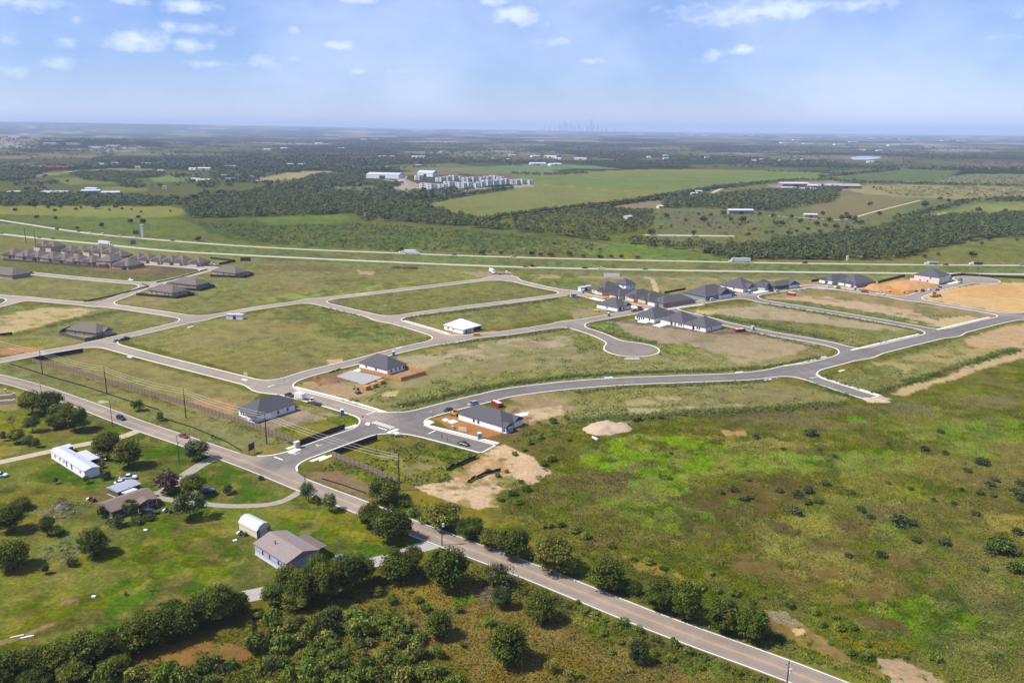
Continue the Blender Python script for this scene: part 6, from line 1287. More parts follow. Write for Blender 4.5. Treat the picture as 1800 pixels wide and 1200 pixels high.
# city skyline, lost in haze
tw = smat('hazed_cladding', (176, 186, 206), rough=.5, nscale=.05, namt=.15)  # cladding lightened so its colour carries part of the haze
DSK = 27000.0; hor_y = lambda x: HOR + ROLL * (x - 900)
g = 'towers of the hazy skyline'
for i, (x, ty, wpx) in enumerate([(957, 224, 3), (966, 226, 4), (975, 224, 3), (982, 219, 3.2), (987, 222, 3), (992, 211.5, 3), (996, 218, 3.4), (1003, 220, 3), (1009, 224, 4), (1017, 221, 3), (1023, 226, 4), (1031, 219, 3), (1034, 222, 2.6), (1039, 209.5, 2.8), (1043, 217, 3), (1050, 221.5, 4), (1058, 226, 3), (1066, 227, 5), (1080, 228, 4)]):
    d = raydir(x, hor_y(x) + 9); k = DSK / math.hypot(d.x, d.y); X, Y = d.x * k, d.y * k; h = CAM_H + (hor_y(x) - ty) * .78 * DSK / FPX; w = wpx * DSK / FPX
    z0 = float(hills(np.array([X]), np.array([Y]))[0])
    top3 = i in (5, 13); root = thing('skyscraper', ('tallest tapering tower of the hazy skyline' if i == 13 else 'second-tallest slim tower of the hazy skyline') if top3 else 'grey tower in the hazy city skyline', 'tower', (X, Y, z0 - 1), 0, None if top3 else g)
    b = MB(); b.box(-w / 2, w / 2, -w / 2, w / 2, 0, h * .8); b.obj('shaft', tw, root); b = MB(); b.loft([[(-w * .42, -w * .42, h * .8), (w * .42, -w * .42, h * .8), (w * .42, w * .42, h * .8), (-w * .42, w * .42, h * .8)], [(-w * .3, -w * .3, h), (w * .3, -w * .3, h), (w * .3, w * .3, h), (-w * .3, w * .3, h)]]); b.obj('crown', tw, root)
# pond
patch('pond', [(1494, 277), (1510, 275), (1530, 275), (1549, 276), (1545, 279), (1525, 281), (1500, 281)], mat('pond_water', (.10, .13, .15), .08, spec=.6), .3, .3)
patch('pond', [(1130, 412), (1180, 412.5), (1290, 414), (1292, 416), (1200, 415), (1135, 414)], smat('track_grey', (176, 172, 160), rough=.9, nscale=.3, namt=.1), .03, .03).name = 'track'

# ------------------------------------------------------------------ vehicles
rubber = mat('tyre_rubber', (.02, .02, .02), .8); alloy = mat('alloy', (.45, .45, .46), .35, metal=.6); lampw = mat('headlamp', (.75, .75, .72), .2); lampr = mat('tail_lamp', (.35, .02, .02), .3); cargl = mat('car_glass', (.015, .018, .022), .08, spec=.7); dark_p = mat('black_plastic', (.025, .025, .026), .6)
def paintm(nm, c, rough=.28, metal=.1): return mat('paint_' + nm, c, rough, metal=metal, spec=.5)
PAINT = dict(white=paintm('white', (.74, .74, .74)), silver=paintm('silver', (.42, .43, .45), .3, .4), grey=paintm('grey', (.16, .165, .175), .3, .3), black=paintm('black', (.018, .019, .021)), red=paintm('red', (.26, .018, .020)), maroon=paintm('maroon', (.12, .015, .018)), blue=paintm('blue_grey', (.12, .17, .25)), dark=paintm('dark_grey', (.05, .052, .057)), tan=paintm('tan', (.4, .34, .26)))
def ring(x, zb, zt, hw): return [(x, -hw * .88, zb), (x, hw * .88, zb), (x, hw, zb + .2), (x, hw, zt - .14), (x, hw * .86, zt), (x, -hw * .86, zt), (x, -hw, zt - .14), (x, -hw, zb + .2)]
wh = MB(); wh.tube((0, -.11, 0), (0, .11, 0), .34, .34, 14); wh_m = wh.mesh('wheel', rubber); rm_ = MB(); rm_.tube((0, -.125, 0), (0, .125, 0), .21, .21, 10); rim_m = rm_.mesh('rim', alloy)
SPEC = dict(
    sedan=dict(st=[(-2.35, .45, .78, .72), (-2.2, .3, .96, .85), (-1.4, .25, 1.0, .91), (0, .22, .97, .91), (1.1, .25, .93, .9), (2.1, .3, .78, .85), (2.35, .42, .62, .68)], gb=(-1.75, 1.15), gt=(-1.0, .3), gz=(.93, 1.43), gw=(.82, .62), wb=1.38),
    suv=dict(st=[(-2.4, .5, 1.0, .8), (-2.3, .35, 1.12, .92), (-1.4, .3, 1.15, .95), (0, .28, 1.12, .95), (1.1, .3, 1.08, .95), (2.2, .35, .95, .9), (2.4, .5, .75, .76)], gb=(-2.25, 1.2), gt=(-1.95, .35), gz=(1.08, 1.75), gw=(.87, .70), wb=1.45),
    pickup=dict(st=[(-2.9, .55, 1.12, .9), (-2.8, .45, 1.18, .97), (-1.4, .42, 1.18, .98), (0, .4, 1.15, .98), (1.2, .4, 1.12, .98), (2.5, .45, 1.05, .95), (2.75, .6, .85, .84)], gb=(-.75, 1.35), gt=(-.55, .6), gz=(1.1, 1.85), gw=(.9, .74), wb=1.8))
PROTO = {}
def vehicle(ty):
    s = SPEC[ty]; parts = {}
    b = MB(); b.loft([ring(*q) for q in s['st']]); parts['body'] = b.mesh('body', PAINT['white'], False)
    (b0, b1), (t0, t1), (z0, z1), (w0, w1) = s['gb'], s['gt'], s['gz'], s['gw']
    g_ = MB(); g_.loft([[(b0, -w0, z0), (b1, -w0, z0), (b1, w0, z0), (b0, w0, z0)], [(t0, -w1, z1), (t1, -w1, z1), (t1, w1, z1), (t0, w1, z1)]]); parts['cabin_glass'] = g_.mesh('cabin_glass', cargl)
    r_ = MB(); r_.loft([[(t0 - .06, -w1 - .03, z1 - .03), (t1 + .06, -w1 - .03, z1 - .03), (t1 + .06, w1 + .03, z1 - .03), (t0 - .06, w1 + .03, z1 - .03)], [(t0 + .05, -w1 + .08, z1 + .06), (t1 - .05, -w1 + .08, z1 + .06), (t1 - .05, w1 - .08, z1 + .06), (t0 + .05, w1 - .08, z1 + .06)]]); parts['roof'] = r_.mesh('roof', PAINT['white'])
    hl = MB(); hl.box(-.09, .06, -.16, .16, -.07, .07); parts['headlight'] = hl.mesh('headlight', lampw); tl = MB(); tl.box(-.05, .08, -.14, .14, -.09, .09); parts['tail_light'] = tl.mesh('tail_light', lampr)
    if ty == 'pickup':
        c = MB(); c.box(-2.72, -.85, -.78, .78, 1.1, 1.195); parts['cargo_bed'] = c.mesh('cargo_bed', dark_p)
    PROTO[ty] = parts; return parts
def hd_on(key, x, y, flip=False):
    pa = np.array(CL[key]); q = np.array(P2(x, y)); i = int(np.argmin(((pa - q) ** 2).sum(1))); i = min(max(i, 1), len(pa) - 2); t_ = pa[i + 1] - pa[i - 1]
    return math.atan2(t_[1], t_[0]) + (math.pi if flip else 0)
def car(ty, x, y, rz, col, label, group=None, z=RZ, scale=1.0):
    parts = PROTO.get(ty) or vehicle(ty); s = SPEC[ty]; root = thing(ty if ty != 'sedan' else 'car', label, 'car' if ty == 'sedan' else ('pickup' if ty == 'pickup' else 'car'), (*P2(x, y), z), rz, group)
    o = mobj('body', parts['body'], root); setmat(o, PAINT[col]); mobj('cabin_glass', parts['cabin_glass'], root); o = mobj('roof', parts['roof'], root); setmat(o, PAINT[col])
    if 'cargo_bed' in parts: mobj('cargo_bed', parts['cargo_bed'], root)
    hw = s['st'][3][3]
    for sx in (-1, 1):
        for sy in (-1, 1):
            w_ = mobj('wheel', wh_m, root, (sx * s['wb'], sy * (hw - .1), .34)); mobj('rim', rim_m, w_)
    for sy in (-1, 1): mobj('headlight', parts['headlight'], root, (s['st'][-2][0] + .12, sy * hw * .66, s['st'][-2][2] - .18)); mobj('tail_light', parts['tail_light'], root, (s['st'][0][0] + .02, sy * hw * .72, s['st'][1][2] - .2))
    root.scale = (scale,) * 3; return root
V = car
V('suv', 213, 737, hd_on('fm', 213, 737), 'black', 'black SUV driving on the county road below the brown fence')
V('sedan', 323, 768, hd_on('fm', 323, 768), 'red', 'red car driving on the county road near the drive entrance')
V('sedan', 788, 722, hd_on('main', 788, 722, True), 'dark', 'dark grey car parked at the kerb by the red-earth house'); V('suv', 831, 712, hd_on('main', 831, 712, True), 'silver', 'silver SUV parked behind the red-earth house')
V('sedan', 815, 782, hd_on('s2r', 815, 782), 'black', 'black car on the short stub street in front of the red-earth house', scale=1.05)
V('pickup', 509, 697, hd_on('s2', 509, 697, True), 'black', 'black pickup towing a white box trailer by the entrance street')
V('sedan', 205, 600, hd_on('s1', 205, 600), 'silver', 'silver car parked at the estate junction beside a black one'); V('pickup', 221, 597, hd_on('s1', 221, 597), 'black', 'black pickup parked at the estate junction beside a silver car')
V('sedan', 230, 493, hd_on('l3', 230, 493), 'white', 'white car parked on the pale street between two grass blocks of the brown-roofed estate'); V('sedan', 37, 479, hd_on('l3', 37, 479), 'maroon', 'maroon car parked at the end of the brown-roofed estate street'); V('pickup', 54, 481, hd_on('l3', 54, 481), 'dark', 'dark pickup parked at the end of the brown-roofed estate street')
V('pickup', 372, 466, .1, 'white', 'white pickup parked by the brown-roofed row, by the dark end fence'); V('sedan', 383, 468, .2, 'silver', 'silver car parked at the end of the brown-roofed row')
V('suv', 1252, 528, hd_on('s3', 1252, 528), 'white', 'white SUV parked in front of the green-sheathed house')
V('sedan', 1356, 512, hd_on('s3', 1356, 512), 'black', 'black car parked beside a white one near the red skip'); V('suv', 1366, 513, hd_on('s3', 1366, 513), 'white', 'white SUV parked beside a black car near the red skip'); V('sedan', 1383, 508, hd_on('s3', 1383, 508, True), 'grey', 'grey car on the pale drive by the dark brick house')
V('sedan', 1460, 504, hd_on('s3', 1460, 504), 'silver', 'silver car parked by the white gabled house'); V('sedan', 1474, 507, hd_on('s3', 1474, 507), 'dark', 'dark car parked by the white gabled house')
V('pickup', 1520, 514, hd_on('s3', 1520, 514), 'red', 'red pickup parked beside the orange earth heap'); V('pickup', 1548, 518, hd_on('s3', 1548, 518), 'white', 'white pickup parked beside the orange earth heap')
V('suv', 1622, 512, hd_on('s3b', 1622, 512), 'black', 'black SUV by the orange earth at the side street'); V('sedan', 1610, 513, hd_on('s3b', 1610, 513), 'maroon', 'maroon car at the edge of the orange earth'); V('sedan', 1634, 510, hd_on('s3b', 1634, 510), 'white', 'white car at the orange earth on the side street'); V('suv', 1648, 511, hd_on('s3b', 1648, 511), 'black', 'black SUV parked opposite the sandy pad'); V('sedan', 1652, 506, hd_on('s3b', 1652, 506), 'dark', 'dark car parked just above the black SUV opposite the sandy pad')
V('suv', 1688, 493, hd_on('s3b', 1688, 493), 'dark', 'dark SUV beside the white pickup in the far turning circle'); V('pickup', 1687, 497, hd_on('s3b', 1687, 497), 'white', 'white pickup in the far turning circle')
V('sedan', 214, 850, .5, 'white', 'white car parked behind the low grey shed, close to its roof', z=0); V('pickup', 226, 842, .25, 'white', 'white pickup parked on the grass beyond the low grey shed', z=0); V('sedan', 364, 864, .35, 'blue', 'blue-grey car parked under the dark oak by the drive', z=0); V('suv', 264, 903, .2, 'dark', 'dark car parked at the porch of the brown-roofed house', z=0); V('suv', 0, 838, .2, 'white', 'white car at the edge of the lawn beyond the mobile home', z=0); V('suv', 602, 985, .4, 'blue', 'blue car glimpsed behind the oak clump by the tarmac drive', z=.02)
HWC = [('hwf', 100, 403.5, 'dark'), ('hwf', 138, 407.5, 'red'), ('hwf', 158, 410, 'white'), ('hwf', 180, 412.5, 'white'), ('hwf', 210, 415.5, 'silver'), ('hwf', 236, 418, 'white'), ('hwf', 303, 423.5, 'dark'), ('hwn', 69, 418.5, 'dark'), ('hwn', 3, 411, 'dark'), ('hwf', 706, 445, 'white'), ('hwf', 798, 448.5, 'black'), ('hwn', 924, 469.5, 'red'), ('hwn', 937, 469, 'black'), ('hwn', 1028, 472, 'black'), ('hwn', 1134, 474, 'grey'), ('hwf', 1414, 463, 'dark'), ('hwf', 1662, 466, 'black'), ('hwf', 1795, 466.5, 'silver'), ('hwf', 902, 452, 'silver')]
cnames = dict(dark='dark grey', red='red', white='white', silver='silver', black='black', grey='grey')
for i, (k, x, y, c) in enumerate(HWC):
    V('sedan' if i % 3 else 'suv', x, y, hd_on(k, x, y, k == 'hwf'), c, '%s car on the %s carriageway of the highway' % (cnames[c], 'far' if k == 'hwf' else 'near'), '%s cars on the %s carriageway' % (cnames[c], 'far' if k == 'hwf' else 'near'), z=.055, scale=1.1)
V('pickup', 93, 420.5, hd_on('hwn', 93, 420.5), 'red', 'red pickup on the near carriageway of the highway', z=.055, scale=1.1); V('pickup', 1057, 473, hd_on('hwn', 1057, 473), 'white', 'white pickup on the near carriageway of the highway', z=.055, scale=1.1)
def wheels(root, xs, hw, r=.5):
    for x in xs:
        for sy in (-1, 1): w_ = mobj('wheel', wh_m, root, (x, sy * hw, r)); w_.scale = (r / .34, 1.6, r / .34); mobj('rim', rim_m, w_)
def cab(root, x0, h=2.9, hood=True, col='white'):
    b = MB(); b.loft([[(x0, -1.2, .5), (x0 + 2.0, -1.2, .5), (x0 + 2.0, 1.2, .5), (x0, 1.2, .5)], [(x0, -1.2, h * .6), (x0 + 2.0, -1.2, h * .6), (x0 + 2.0, 1.2, h * .6), (x0, 1.2, h * .6)], [(x0, -1.1, h), (x0 + 1.4, -1.1, h), (x0 + 1.4, 1.1, h), (x0, 1.1, h)]]); b.obj('cab', PAINT[col], root)
    g_ = MB(); g_.loft([[(x0 + 2.03, -1.0, h * .62), (x0 + 2.03, 1.0, h * .62), (x0 + 1.9, 1.0, h * .62), (x0 + 1.9, -1.0, h * .62)], [(x0 + 1.55, -.95, h * .93), (x0 + 1.55, .95, h * .93), (x0 + 1.4, .95, h * .93), (x0 + 1.4, -.95, h * .93)]]); g_.obj('windscreen', cargl, root)
    if hood:
        b = MB(); b.loft([[(x0 + 1.95, -1.0, .5), (x0 + 3.6, -.9, .5), (x0 + 3.6, .9, .5), (x0 + 1.95, 1.0, .5)], [(x0 + 1.95, -.95, 1.7), (x0 + 3.5, -.8, 1.45), (x0 + 3.5, .8, 1.45), (x0 + 1.95, .95, 1.7)]]); b.obj('bonnet', PAINT[col], root)
def semi(x, y, rz, label, trl=None):
    root = thing('lorry', label, 'lorry', (*P2(x, y), .055), rz); b = MB(); b.box(-10.5, 4.6, -1.3, 1.3, 1.2, 4.1); b.obj('trailer', trl or PAINT['white'], root); b = MB(); b.box(-10, 8.5, -.5, .5, .75, 1.15); b.obj('chassis', dark_p, root); cab(root, 5.3, 3.7); wheels(root, (-9.3, -8.1, 4.2, 5.4, 8.2), 1.1); b = MB(); b.box(-10.55, -10.5, -1.2, 1.2, 1.3, 4.0); b.obj('rear_door', alloy, root); return root
semi(187, 431, hd_on('hwn', 187, 431), 'white articulated lorry on the near carriageway above the brown-roofed houses')
semi(1298, 461, hd_on('hwf', 1298, 461, True), 'white articulated lorry on the far carriageway below the dark wood', smat('silver_trailer', (206, 206, 210), rough=.4, nscale=.4, namt=.05))
def truck(x, y, rz, label, load, col='white', z=.055, L_=6.5, lh=2.4, name='truck'):
    root = thing(name, label, 'truck', (*P2(x, y), z), rz); b = MB(); b.box(-L_ + 1, 3.4, -.45, .45, .6, .95); b.obj('chassis', dark_p, root); cab(root, 1.4, 2.7, True, col); wheels(root, (-L_ + 2.2, -L_ + 3.4, 4.1), .95, .45)
    b = MB()
    if load == 'box': b.box(-L_ + .6, 1.2, -1.2, 1.2, .95, .95 + lh)
    elif load == 'tank': b.tube((-L_ + .6, 0, 2.0), (1.2, 0, 2.0), 1.1, 1.1, 14)
    elif load == 'dump': b.loft([[(-L_ + .6, -1.2, 1.0), (1.2, -1.2, 1.0), (1.2, 1.2, 1.0), (-L_ + .6, 1.2, 1.0)], [(-L_ + .3, -1.25, 2.4), (1.2, -1.25, 2.4), (1.2, 1.25, 2.4), (-L_ + .3, 1.25, 2.4)]])
    else: b.box(-L_ + .6, 1.2, -1.2, 1.2, .95, 1.1)
    b.obj({'box': 'cargo_box', 'tank': 'tank', 'dump': 'tipper_body'}.get(load, 'flatbed'), PAINT['white'] if load in ('box',) else (alloy if load == 'tank' else (dark_p if load == 'dump' else PAINT['grey'])), root)
    if load == 'lumber':
        for k in range(3): b = MB(); b.box(-L_ + 1 + k * 2.0, -L_ + 2.7 + k * 2.0, -1.0, 1.0, 1.1, 1.6 + .3 * (k % 2)); b.obj('timber_load', mat('truck_timber', (.30, .2, .11), .9, nscale=3, namt=.3), root)
    return root
truck(729, 446.5, hd_on('hwf', 729, 446), 'white box lorry on the far carriageway beside a white car', 'box', L_=11, lh=2.9); truck(1635, 465, hd_on('hwf', 1635, 465, True), 'white-cabbed tanker on the far carriageway', 'tank', L_=8); truck(1713, 465.5, hd_on('hwf', 1713, 465, True), 'white-cabbed dump truck on the far carriageway', 'dump', L_=7.5)
truck(1120, 546, hd_on('s3', 1120, 546), 'dark flatbed truck loaded with timber at the street corner', 'lumber', 'maroon', RZ); truck(866, 480, -1.2, 'white box truck at the gravel end of the pale street', 'box', z=0); truck(886, 482, .1, 'white flatbed truck at the gravel end of the pale street', 'flat', z=0)
# box trailer and skid-steer loader on its trailer by the entrance street
rz = hd_on('s2', 527, 700, True); root = thing('box_trailer', 'white enclosed box trailer hitched to the black pickup', 'trailer', (*P2(527, 701), RZ), rz); b = MB(); b.box(-2.6, 2.4, -1.15, 1.15, .55, 2.9); b.obj('trailer_body', PAINT['white'], root); wheels(root, (-.5, -1.3), 1.1, .34); b = MB(); b.box(2.4, 3.6, -.08, .08, .5, .6); b.obj('drawbar', dark_p, root)
rz = hd_on('s2', 548, 707, True); root = thing('loader', 'white compact loader standing behind the box trailer', 'loader', (*P2(549, 708), RZ), rz + .5); b = MB(); b.box(-1.5, 1.0, -.8, .8, .5, 1.3); b.obj('body', PAINT['white'], root); b = MB(); b.box(-.6, .5, -.65, .65, 1.3, 2.3); b.obj('cab', cargl, root); b = MB(); b.box(-.7, .6, -.7, .7, 2.3, 2.4); b.obj('roof', PAINT['white'], root)
for s in (-1, 1): b = MB(); b.tube((-1.2, s * .85, 1.7), (1.7, s * .85, .7), .1, .1, 6); b.obj('lift_arm', PAINT['white'], root)
b = MB(); b.loft([[(1.6, -1, .2), (2.3, -1, .2), (2.3, 1, .2), (1.6, 1, .2)], [(1.6, -1, .9), (1.9, -1, .7), (1.9, 1, .7), (1.6, 1, .9)]]); b.obj('bucket', dark_p, root); wheels(root, (-.9, .6), .85, .42)
b = MB(); root = thing('flat_trailer', 'low dark equipment trailer behind the compact loader', 'trailer', (*P2(557, 711), RZ), rz); b.box(-2.6, 2.6, -1.1, 1.1, .55, .72); b.obj('deck', dark_p, root); wheels(root, (-.4, .5), 1.15, .34)
# yellow telehandler at the red-earth house
yel = mat('machine_yellow', (.52, .26, .05), .5, nscale=2, namt=.15)
def machine(x, y, rz, label, s=1.0, name='telehandler'):
    root = thing(name, label, 'machine', (*P2(x, y), 0), rz); root.scale = (s,) * 3; b = MB(); b.loft([[(-2.2, -.95, .6), (1.6, -.95, .6), (1.6, .95, .6), (-2.2, .95, .6)], [(-2.1, -.85, 1.4), (1.3, -.85, 1.2), (1.3, .85, 1.2), (-2.1, .85, 1.4)]]); b.obj('body', yel, root); b = MB(); b.box(-.7, .6, .05, .9, 1.2, 2.4); b.obj('cab', cargl, root); b = MB(); b.box(-.8, .7, 0, .95, 2.4, 2.5); b.obj('roof', yel, root); b = MB(); b.tube((-1.9, -.45, 1.7), (2.6, -.45, 1.3), .2, .16, 8); b.obj('boom', yel, root); b = MB(); b.box(2.5, 3.6, -1.0, .2, .35, .45); b.box(2.5, 2.6, -1.0, .2, .35, 1.4); b.obj('fork', dark_p, root); wheels(root, (-1.4, 1.1), .95, .55); return root
machine(799, 730, -.4, 'yellow telehandler beside the red-earth house'); machine(1643, 522, .2, 'yellow earthmover on the edge of the sandy pad', 1.5, 'earthmover')
# portable toilets, skips
tb = mat('toilet_blue', (.05, .16, .38), .5, nscale=2, namt=.1); tt = mat('toilet_teal', (.06, .25, .33), .5, nscale=2, namt=.1); tw_ = mat('toilet_roof', (.72, .72, .72), .5)
def toilet(x, y, label, m=tb, rz=.3):
    root = thing('portable_toilet', label, 'toilet', (*P2(x, y), .0), rz); b = MB(); b.box(-.58, .58, -.58, .58, .1, 2.1); b.obj('cabin', m, root); b = MB(); b.loft([[(-.64, -.64, 2.1), (.64, -.64, 2.1), (.64, .64, 2.1), (-.64, .64, 2.1)], [(-.35, -.35, 2.38), (.35, -.35, 2.38), (.35, .35, 2.38), (-.35, .35, 2.38)]]); b.obj('roof', tw_, root); b = MB(); b.box(-.42, .42, -.62, -.57, .2, 1.95); d_ = b.obj('door', mat('toilet_door', (.10, .24, .46), .5), root); b = MB(); b.box(.28, .36, -.68, -.62, 1.0, 1.15); b.obj('handle', dark_p, d_); b = MB(); b.box(-.6, .6, -.6, .6, 0, .12); b.obj('skid', dark_p, root); root.scale = (1.15,) * 3
toilet(602, 729, 'blue portable toilet on the lot corner by the entrance street'); toilet(843, 771, 'blue portable toilet on the red earth by the stub street'); toilet(692, 625, 'blue portable toilet at the kerb behind the timber-fenced house'); toilet(1070, 556, 'teal portable toilet on the grass by the black-porch house', tt); toilet(1025, 515, 'teal portable toilet by the storage trailer', tt); toilet(1317, 516, 'blue portable toilet in front of the white-sided house', tb); toilet(1245, 526, 'blue portable toilet half hidden by the white SUV', tb); toilet(1503, 510, 'teal portable toilet beside the twin-gabled house', tt); toilet(1669, 490, 'teal portable toilet by the far turning circle', tt); toilet(1323, 580, 'pale portable toilet on the kerb past the red skip', mat('toilet_pale', (.30, .42, .50), .5)); toilet(1362, 509, 'blue portable toilet behind the black and white cars', tb)
skm = mat('skip_red', (.30, .022, .022), .6, nscale=1.5, namt=.2)
def skip(x, y, rz, label, s=1.0, fill=True):
    root = thing('skip', label, 'skip', (*P2(x, y), 0), rz); b = MB(); b.loft([[(-3.0, -1.15, .15), (2.6, -1.15, .15), (2.6, 1.15, .15), (-3.0, 1.15, .15)], [(-3.1, -1.2, 2.0), (3.1, -1.2, 2.0), (3.1, 1.2, 2.0), (-3.1, 1.2, 2.0)]]); b.obj('container', skm, root)
    for k in range(6): b = MB(); b.box(-2.8 + k * 1.05, -2.68 + k * 1.05, -1.27, -1.12, .2, 1.9); b.obj('rib', skm, root)
    if fill:
        rd = random.Random(int(x)); b = MB(); pts = [(-2.8 + 5.6 * i / 6, -1.0 + 2 * j / 3, 1.99 + (rd.random() * .6 if 0 < i < 6 and 0 < j < 3 else 0)) for i in range(7) for j in range(4)]; b.add(pts, [(i * 4 + j, (i + 1) * 4 + j, (i + 1) * 4 + j + 1, i * 4 + j + 1) for i in range(6) for j in range(3)]); b.obj('rubble', mat('rubble', (.55, .5, .45), .9, nscale=3, namt=.4), root)
    root.scale = (s,) * 3
skip(874, 713, heading((868, 705), (882, 712)), 'red skip full of pale rubble behind the red-earth house'); skip(1300, 583, heading((1292, 582), (1308, 581)), 'red skip on bare grey earth at the end of three houses'); skip(1391, 519, heading((1384, 517), (1398, 519)), 'red skip on the lot corner near the parked cars')

# ------------------------------------------------------------------ poles, wires, lamps
polew = mat('pole_timber', (.050, .040, .033), .95, nscale=3, namt=.3); ins = mat('insulator', (.4, .4, .4), .3); wire_m = mat('wire', (.55, .54, .52), .5)
def pole(bx, by, tx, ty, label, arm=0, r=.2, transformer=False, rz=0, lamp=False):
    h = hgt(bx, by, ty); root = thing('utility_pole', label, 'pole', P(bx, by), rz); b = MB(); b.tube((0, 0, -.3), (0, 0, h), r, r * .66, 8); b.obj('shaft', polew, root)
    for k in range(arm): b = MB(); b.box(-1.2, 1.2, -.07, .07, h - .5 - k * 1.3, h - .35 - k * 1.3); b.obj('cross_arm', polew, root)
    for k in range(3): b = MB(); b.tube((0, -.25 if arm == 0 else 0, h - .1 - k * .9), (0, -.6 if arm == 0 else 0, h - .1 - k * .9), .07, .07, 6) if arm == 0 else b.tube((-1 + k, 0, h - .35), (-1 + k, 0, h - .1), .07, .05, 6); b.obj('insulator', ins, root)
    if transformer: b = MB(); b.tube((.45, 0, h - 3.1), (.45, 0, h - 2.0), .3, .3, 10); b.obj('transformer', tw_, root); b = MB(); b.tube((0, 0, h - 1.2), (-.7, 0, h - 1.0), .06, .05, 6); b.obj('bracket', polew, root)
    if lamp: b = MB(); b.tube((0, 0, h - .3), (1.0, 0, h), .04, .04, 6); b.obj('lamp_arm', ins, root); b = MB(); b.loft([[(.8, -.18, h - .12), (1.4, -.18, h - .12), (1.4, .18, h - .12), (.8, .18, h - .12)], [(.9, -.1, h + .08), (1.3, -.1, h + .08), (1.3, .1, h + .08), (.9, .1, h + .08)]]); b.obj('lamp_head', tw_, root)
    return root, h
line = [(75, 658, 67, 614), (188, 691, 183, 643), (327, 734, 323, 682), (469, 780, 465, 724), (702, 862, 697, 797)]
plab = ['tall power pole at the far end of the brown board fence', 'tall power pole second along the brown fence from its far end', 'tall power pole at the middle of the brown board fence', 'tall power pole beside the dark board sign', 'tall power pole ending the wires by the roadside oak']
tops = []
for q, lb in zip(line, plab): r, h = pole(*q, lb, 0, .24); tops.append((r.location.copy(), h))
ext = tops[0][0] + (tops[0][0] - tops[1][0]); tops = [(ext, tops[0][1])] + tops
for (a, ha), (b_, hb) in zip(tops[:-1], tops[1:]):
    for k, lb in enumerate(('top', 'middle', 'lowest')):
        p0 = a + Vector((0, -.6, ha - .1 - k * .9)); p1 = b_ + Vector((0, -.6, hb - .1 - k * .9)); mb = MB(); L_ = (p1 - p0).length; n_ = 14
        pts = [p0.lerp(p1, i / n_) - Vector((0, 0, 4 * (L_ * .018 + .25 * k) * (i / n_) * (1 - i / n_))) for i in range(n_ + 1)]
        d_ = (p1 - p0).normalized(); s_ = d_.cross(Vector((0, 0, 1))).normalized(); u_ = s_.cross(d_)
        mb.loft([[q + s_ * .036, q + u_ * .036, q - s_ * .036, q - u_ * .036] for q in pts]); o = mb.obj('power_line', wire_m); tag(o, '%s overhead wire of the pole line along the brown fence' % lb, 'wire', '%s wires of the pole line' % lb)
pole(198, 749, 193, 703, 'thin roadside pole next to the black SUV', 0, .14); pole(315, 812, 311, 765, 'thin pole on the lawn edge by the drive entrance', 0, .14, True); pole(335, 781, 333, 751, 'short pole on the far road verge beside the red car', 0, .12); pole(538, 878, 532, 833, 'utility pole beside a slender tree at the county road', 0, .16); pole(777, 958, 770, 908, 'utility pole with white transformer on the county road verge', 0, .17, True); pole(1383, 1204, 1388, 1160, 'utility pole with transformer at the field corner of the county road', 0, .17, True)
pole(184, 842, 184, 806, 'short pole with yard lamp beside the mobile home', 0, .12, lamp=True); pole(755, 1032, 755, 991, 'lamp pole in the grass by the large corner oak', 0, .12, lamp=True); pole(641, 1005, 640, 964, 'thin pole beside the tarmac drive at the oak clump', 0, .12); pole(73, 692, 72, 672, 'short pole with dark top behind the roadside oak clump', 0, .12); pole(46, 427, 42, 400, 'tall dark pole by the highway, nearer the bend', 0, .35); pole(63, 430, 60, 402, 'tall dark pole by the highway, nearer the brown-roofed row', 0, .35)
lampm = mat('lamp_steel', (.42, .42, .42), .4, metal=.3)
def street_lamp(x, y, ty, label, rz=0):
    h = min(hgt(x, y, ty), 9.5); root = thing('street_lamp', label, 'street lamp', P(x, y), rz); b = MB(); b.tube((0, 0, 0), (0, 0, h), .11, .07, 8); b.obj('post', lampm, root); b = MB(); b.tube((0, 0, h - .1), (1.3, 0, h + .2), .05, .05, 6); b.obj('arm', lampm, root); b = MB(); b.box(1.2, 1.85, -.16, .16, h + .12, h + .27); b.obj('lamp_head', tw_, root); b = MB(); b.box(-.2, .2, -.2, .2, 0, .35); b.obj('base', fdn, root)
for q in [(1160, 612, 598, 'street lamp at the rim of the cul-de-sac'), (1366, 665, 639, 'street lamp on the curve opposite the stub street'), (1490, 618, 597, 'street lamp on the corner of the first side street by the long curve'), (1641, 583, 566, 'street lamp on the corner next to the sandy pad'), (752, 738, 725, 'street lamp by the entrance crossroads'), (1019, 570, 553, 'street lamp at the cul-de-sac entrance'), (673, 553, 537, 'street lamp at the fork of the pale streets'), (700, 738, 716, 'street lamp at the crossroads centre corner'), (500, 676, 652, 'street lamp at the timber-fenced corner'), (263, 501, 483, 'street lamp at the silt-fenced junction of the brown-roofed estate'), (1720, 494, 474, 'street lamp behind the far turning circle'), (1127, 542, 524, 'street lamp by the long corner house'), (365, 548, 530, 'street lamp at the junction near the white site office'), (1568, 565, 550, 'street lamp on the side street by the tan earth')]: street_lamp(q[0], q[1], q[2], q[3], .6)
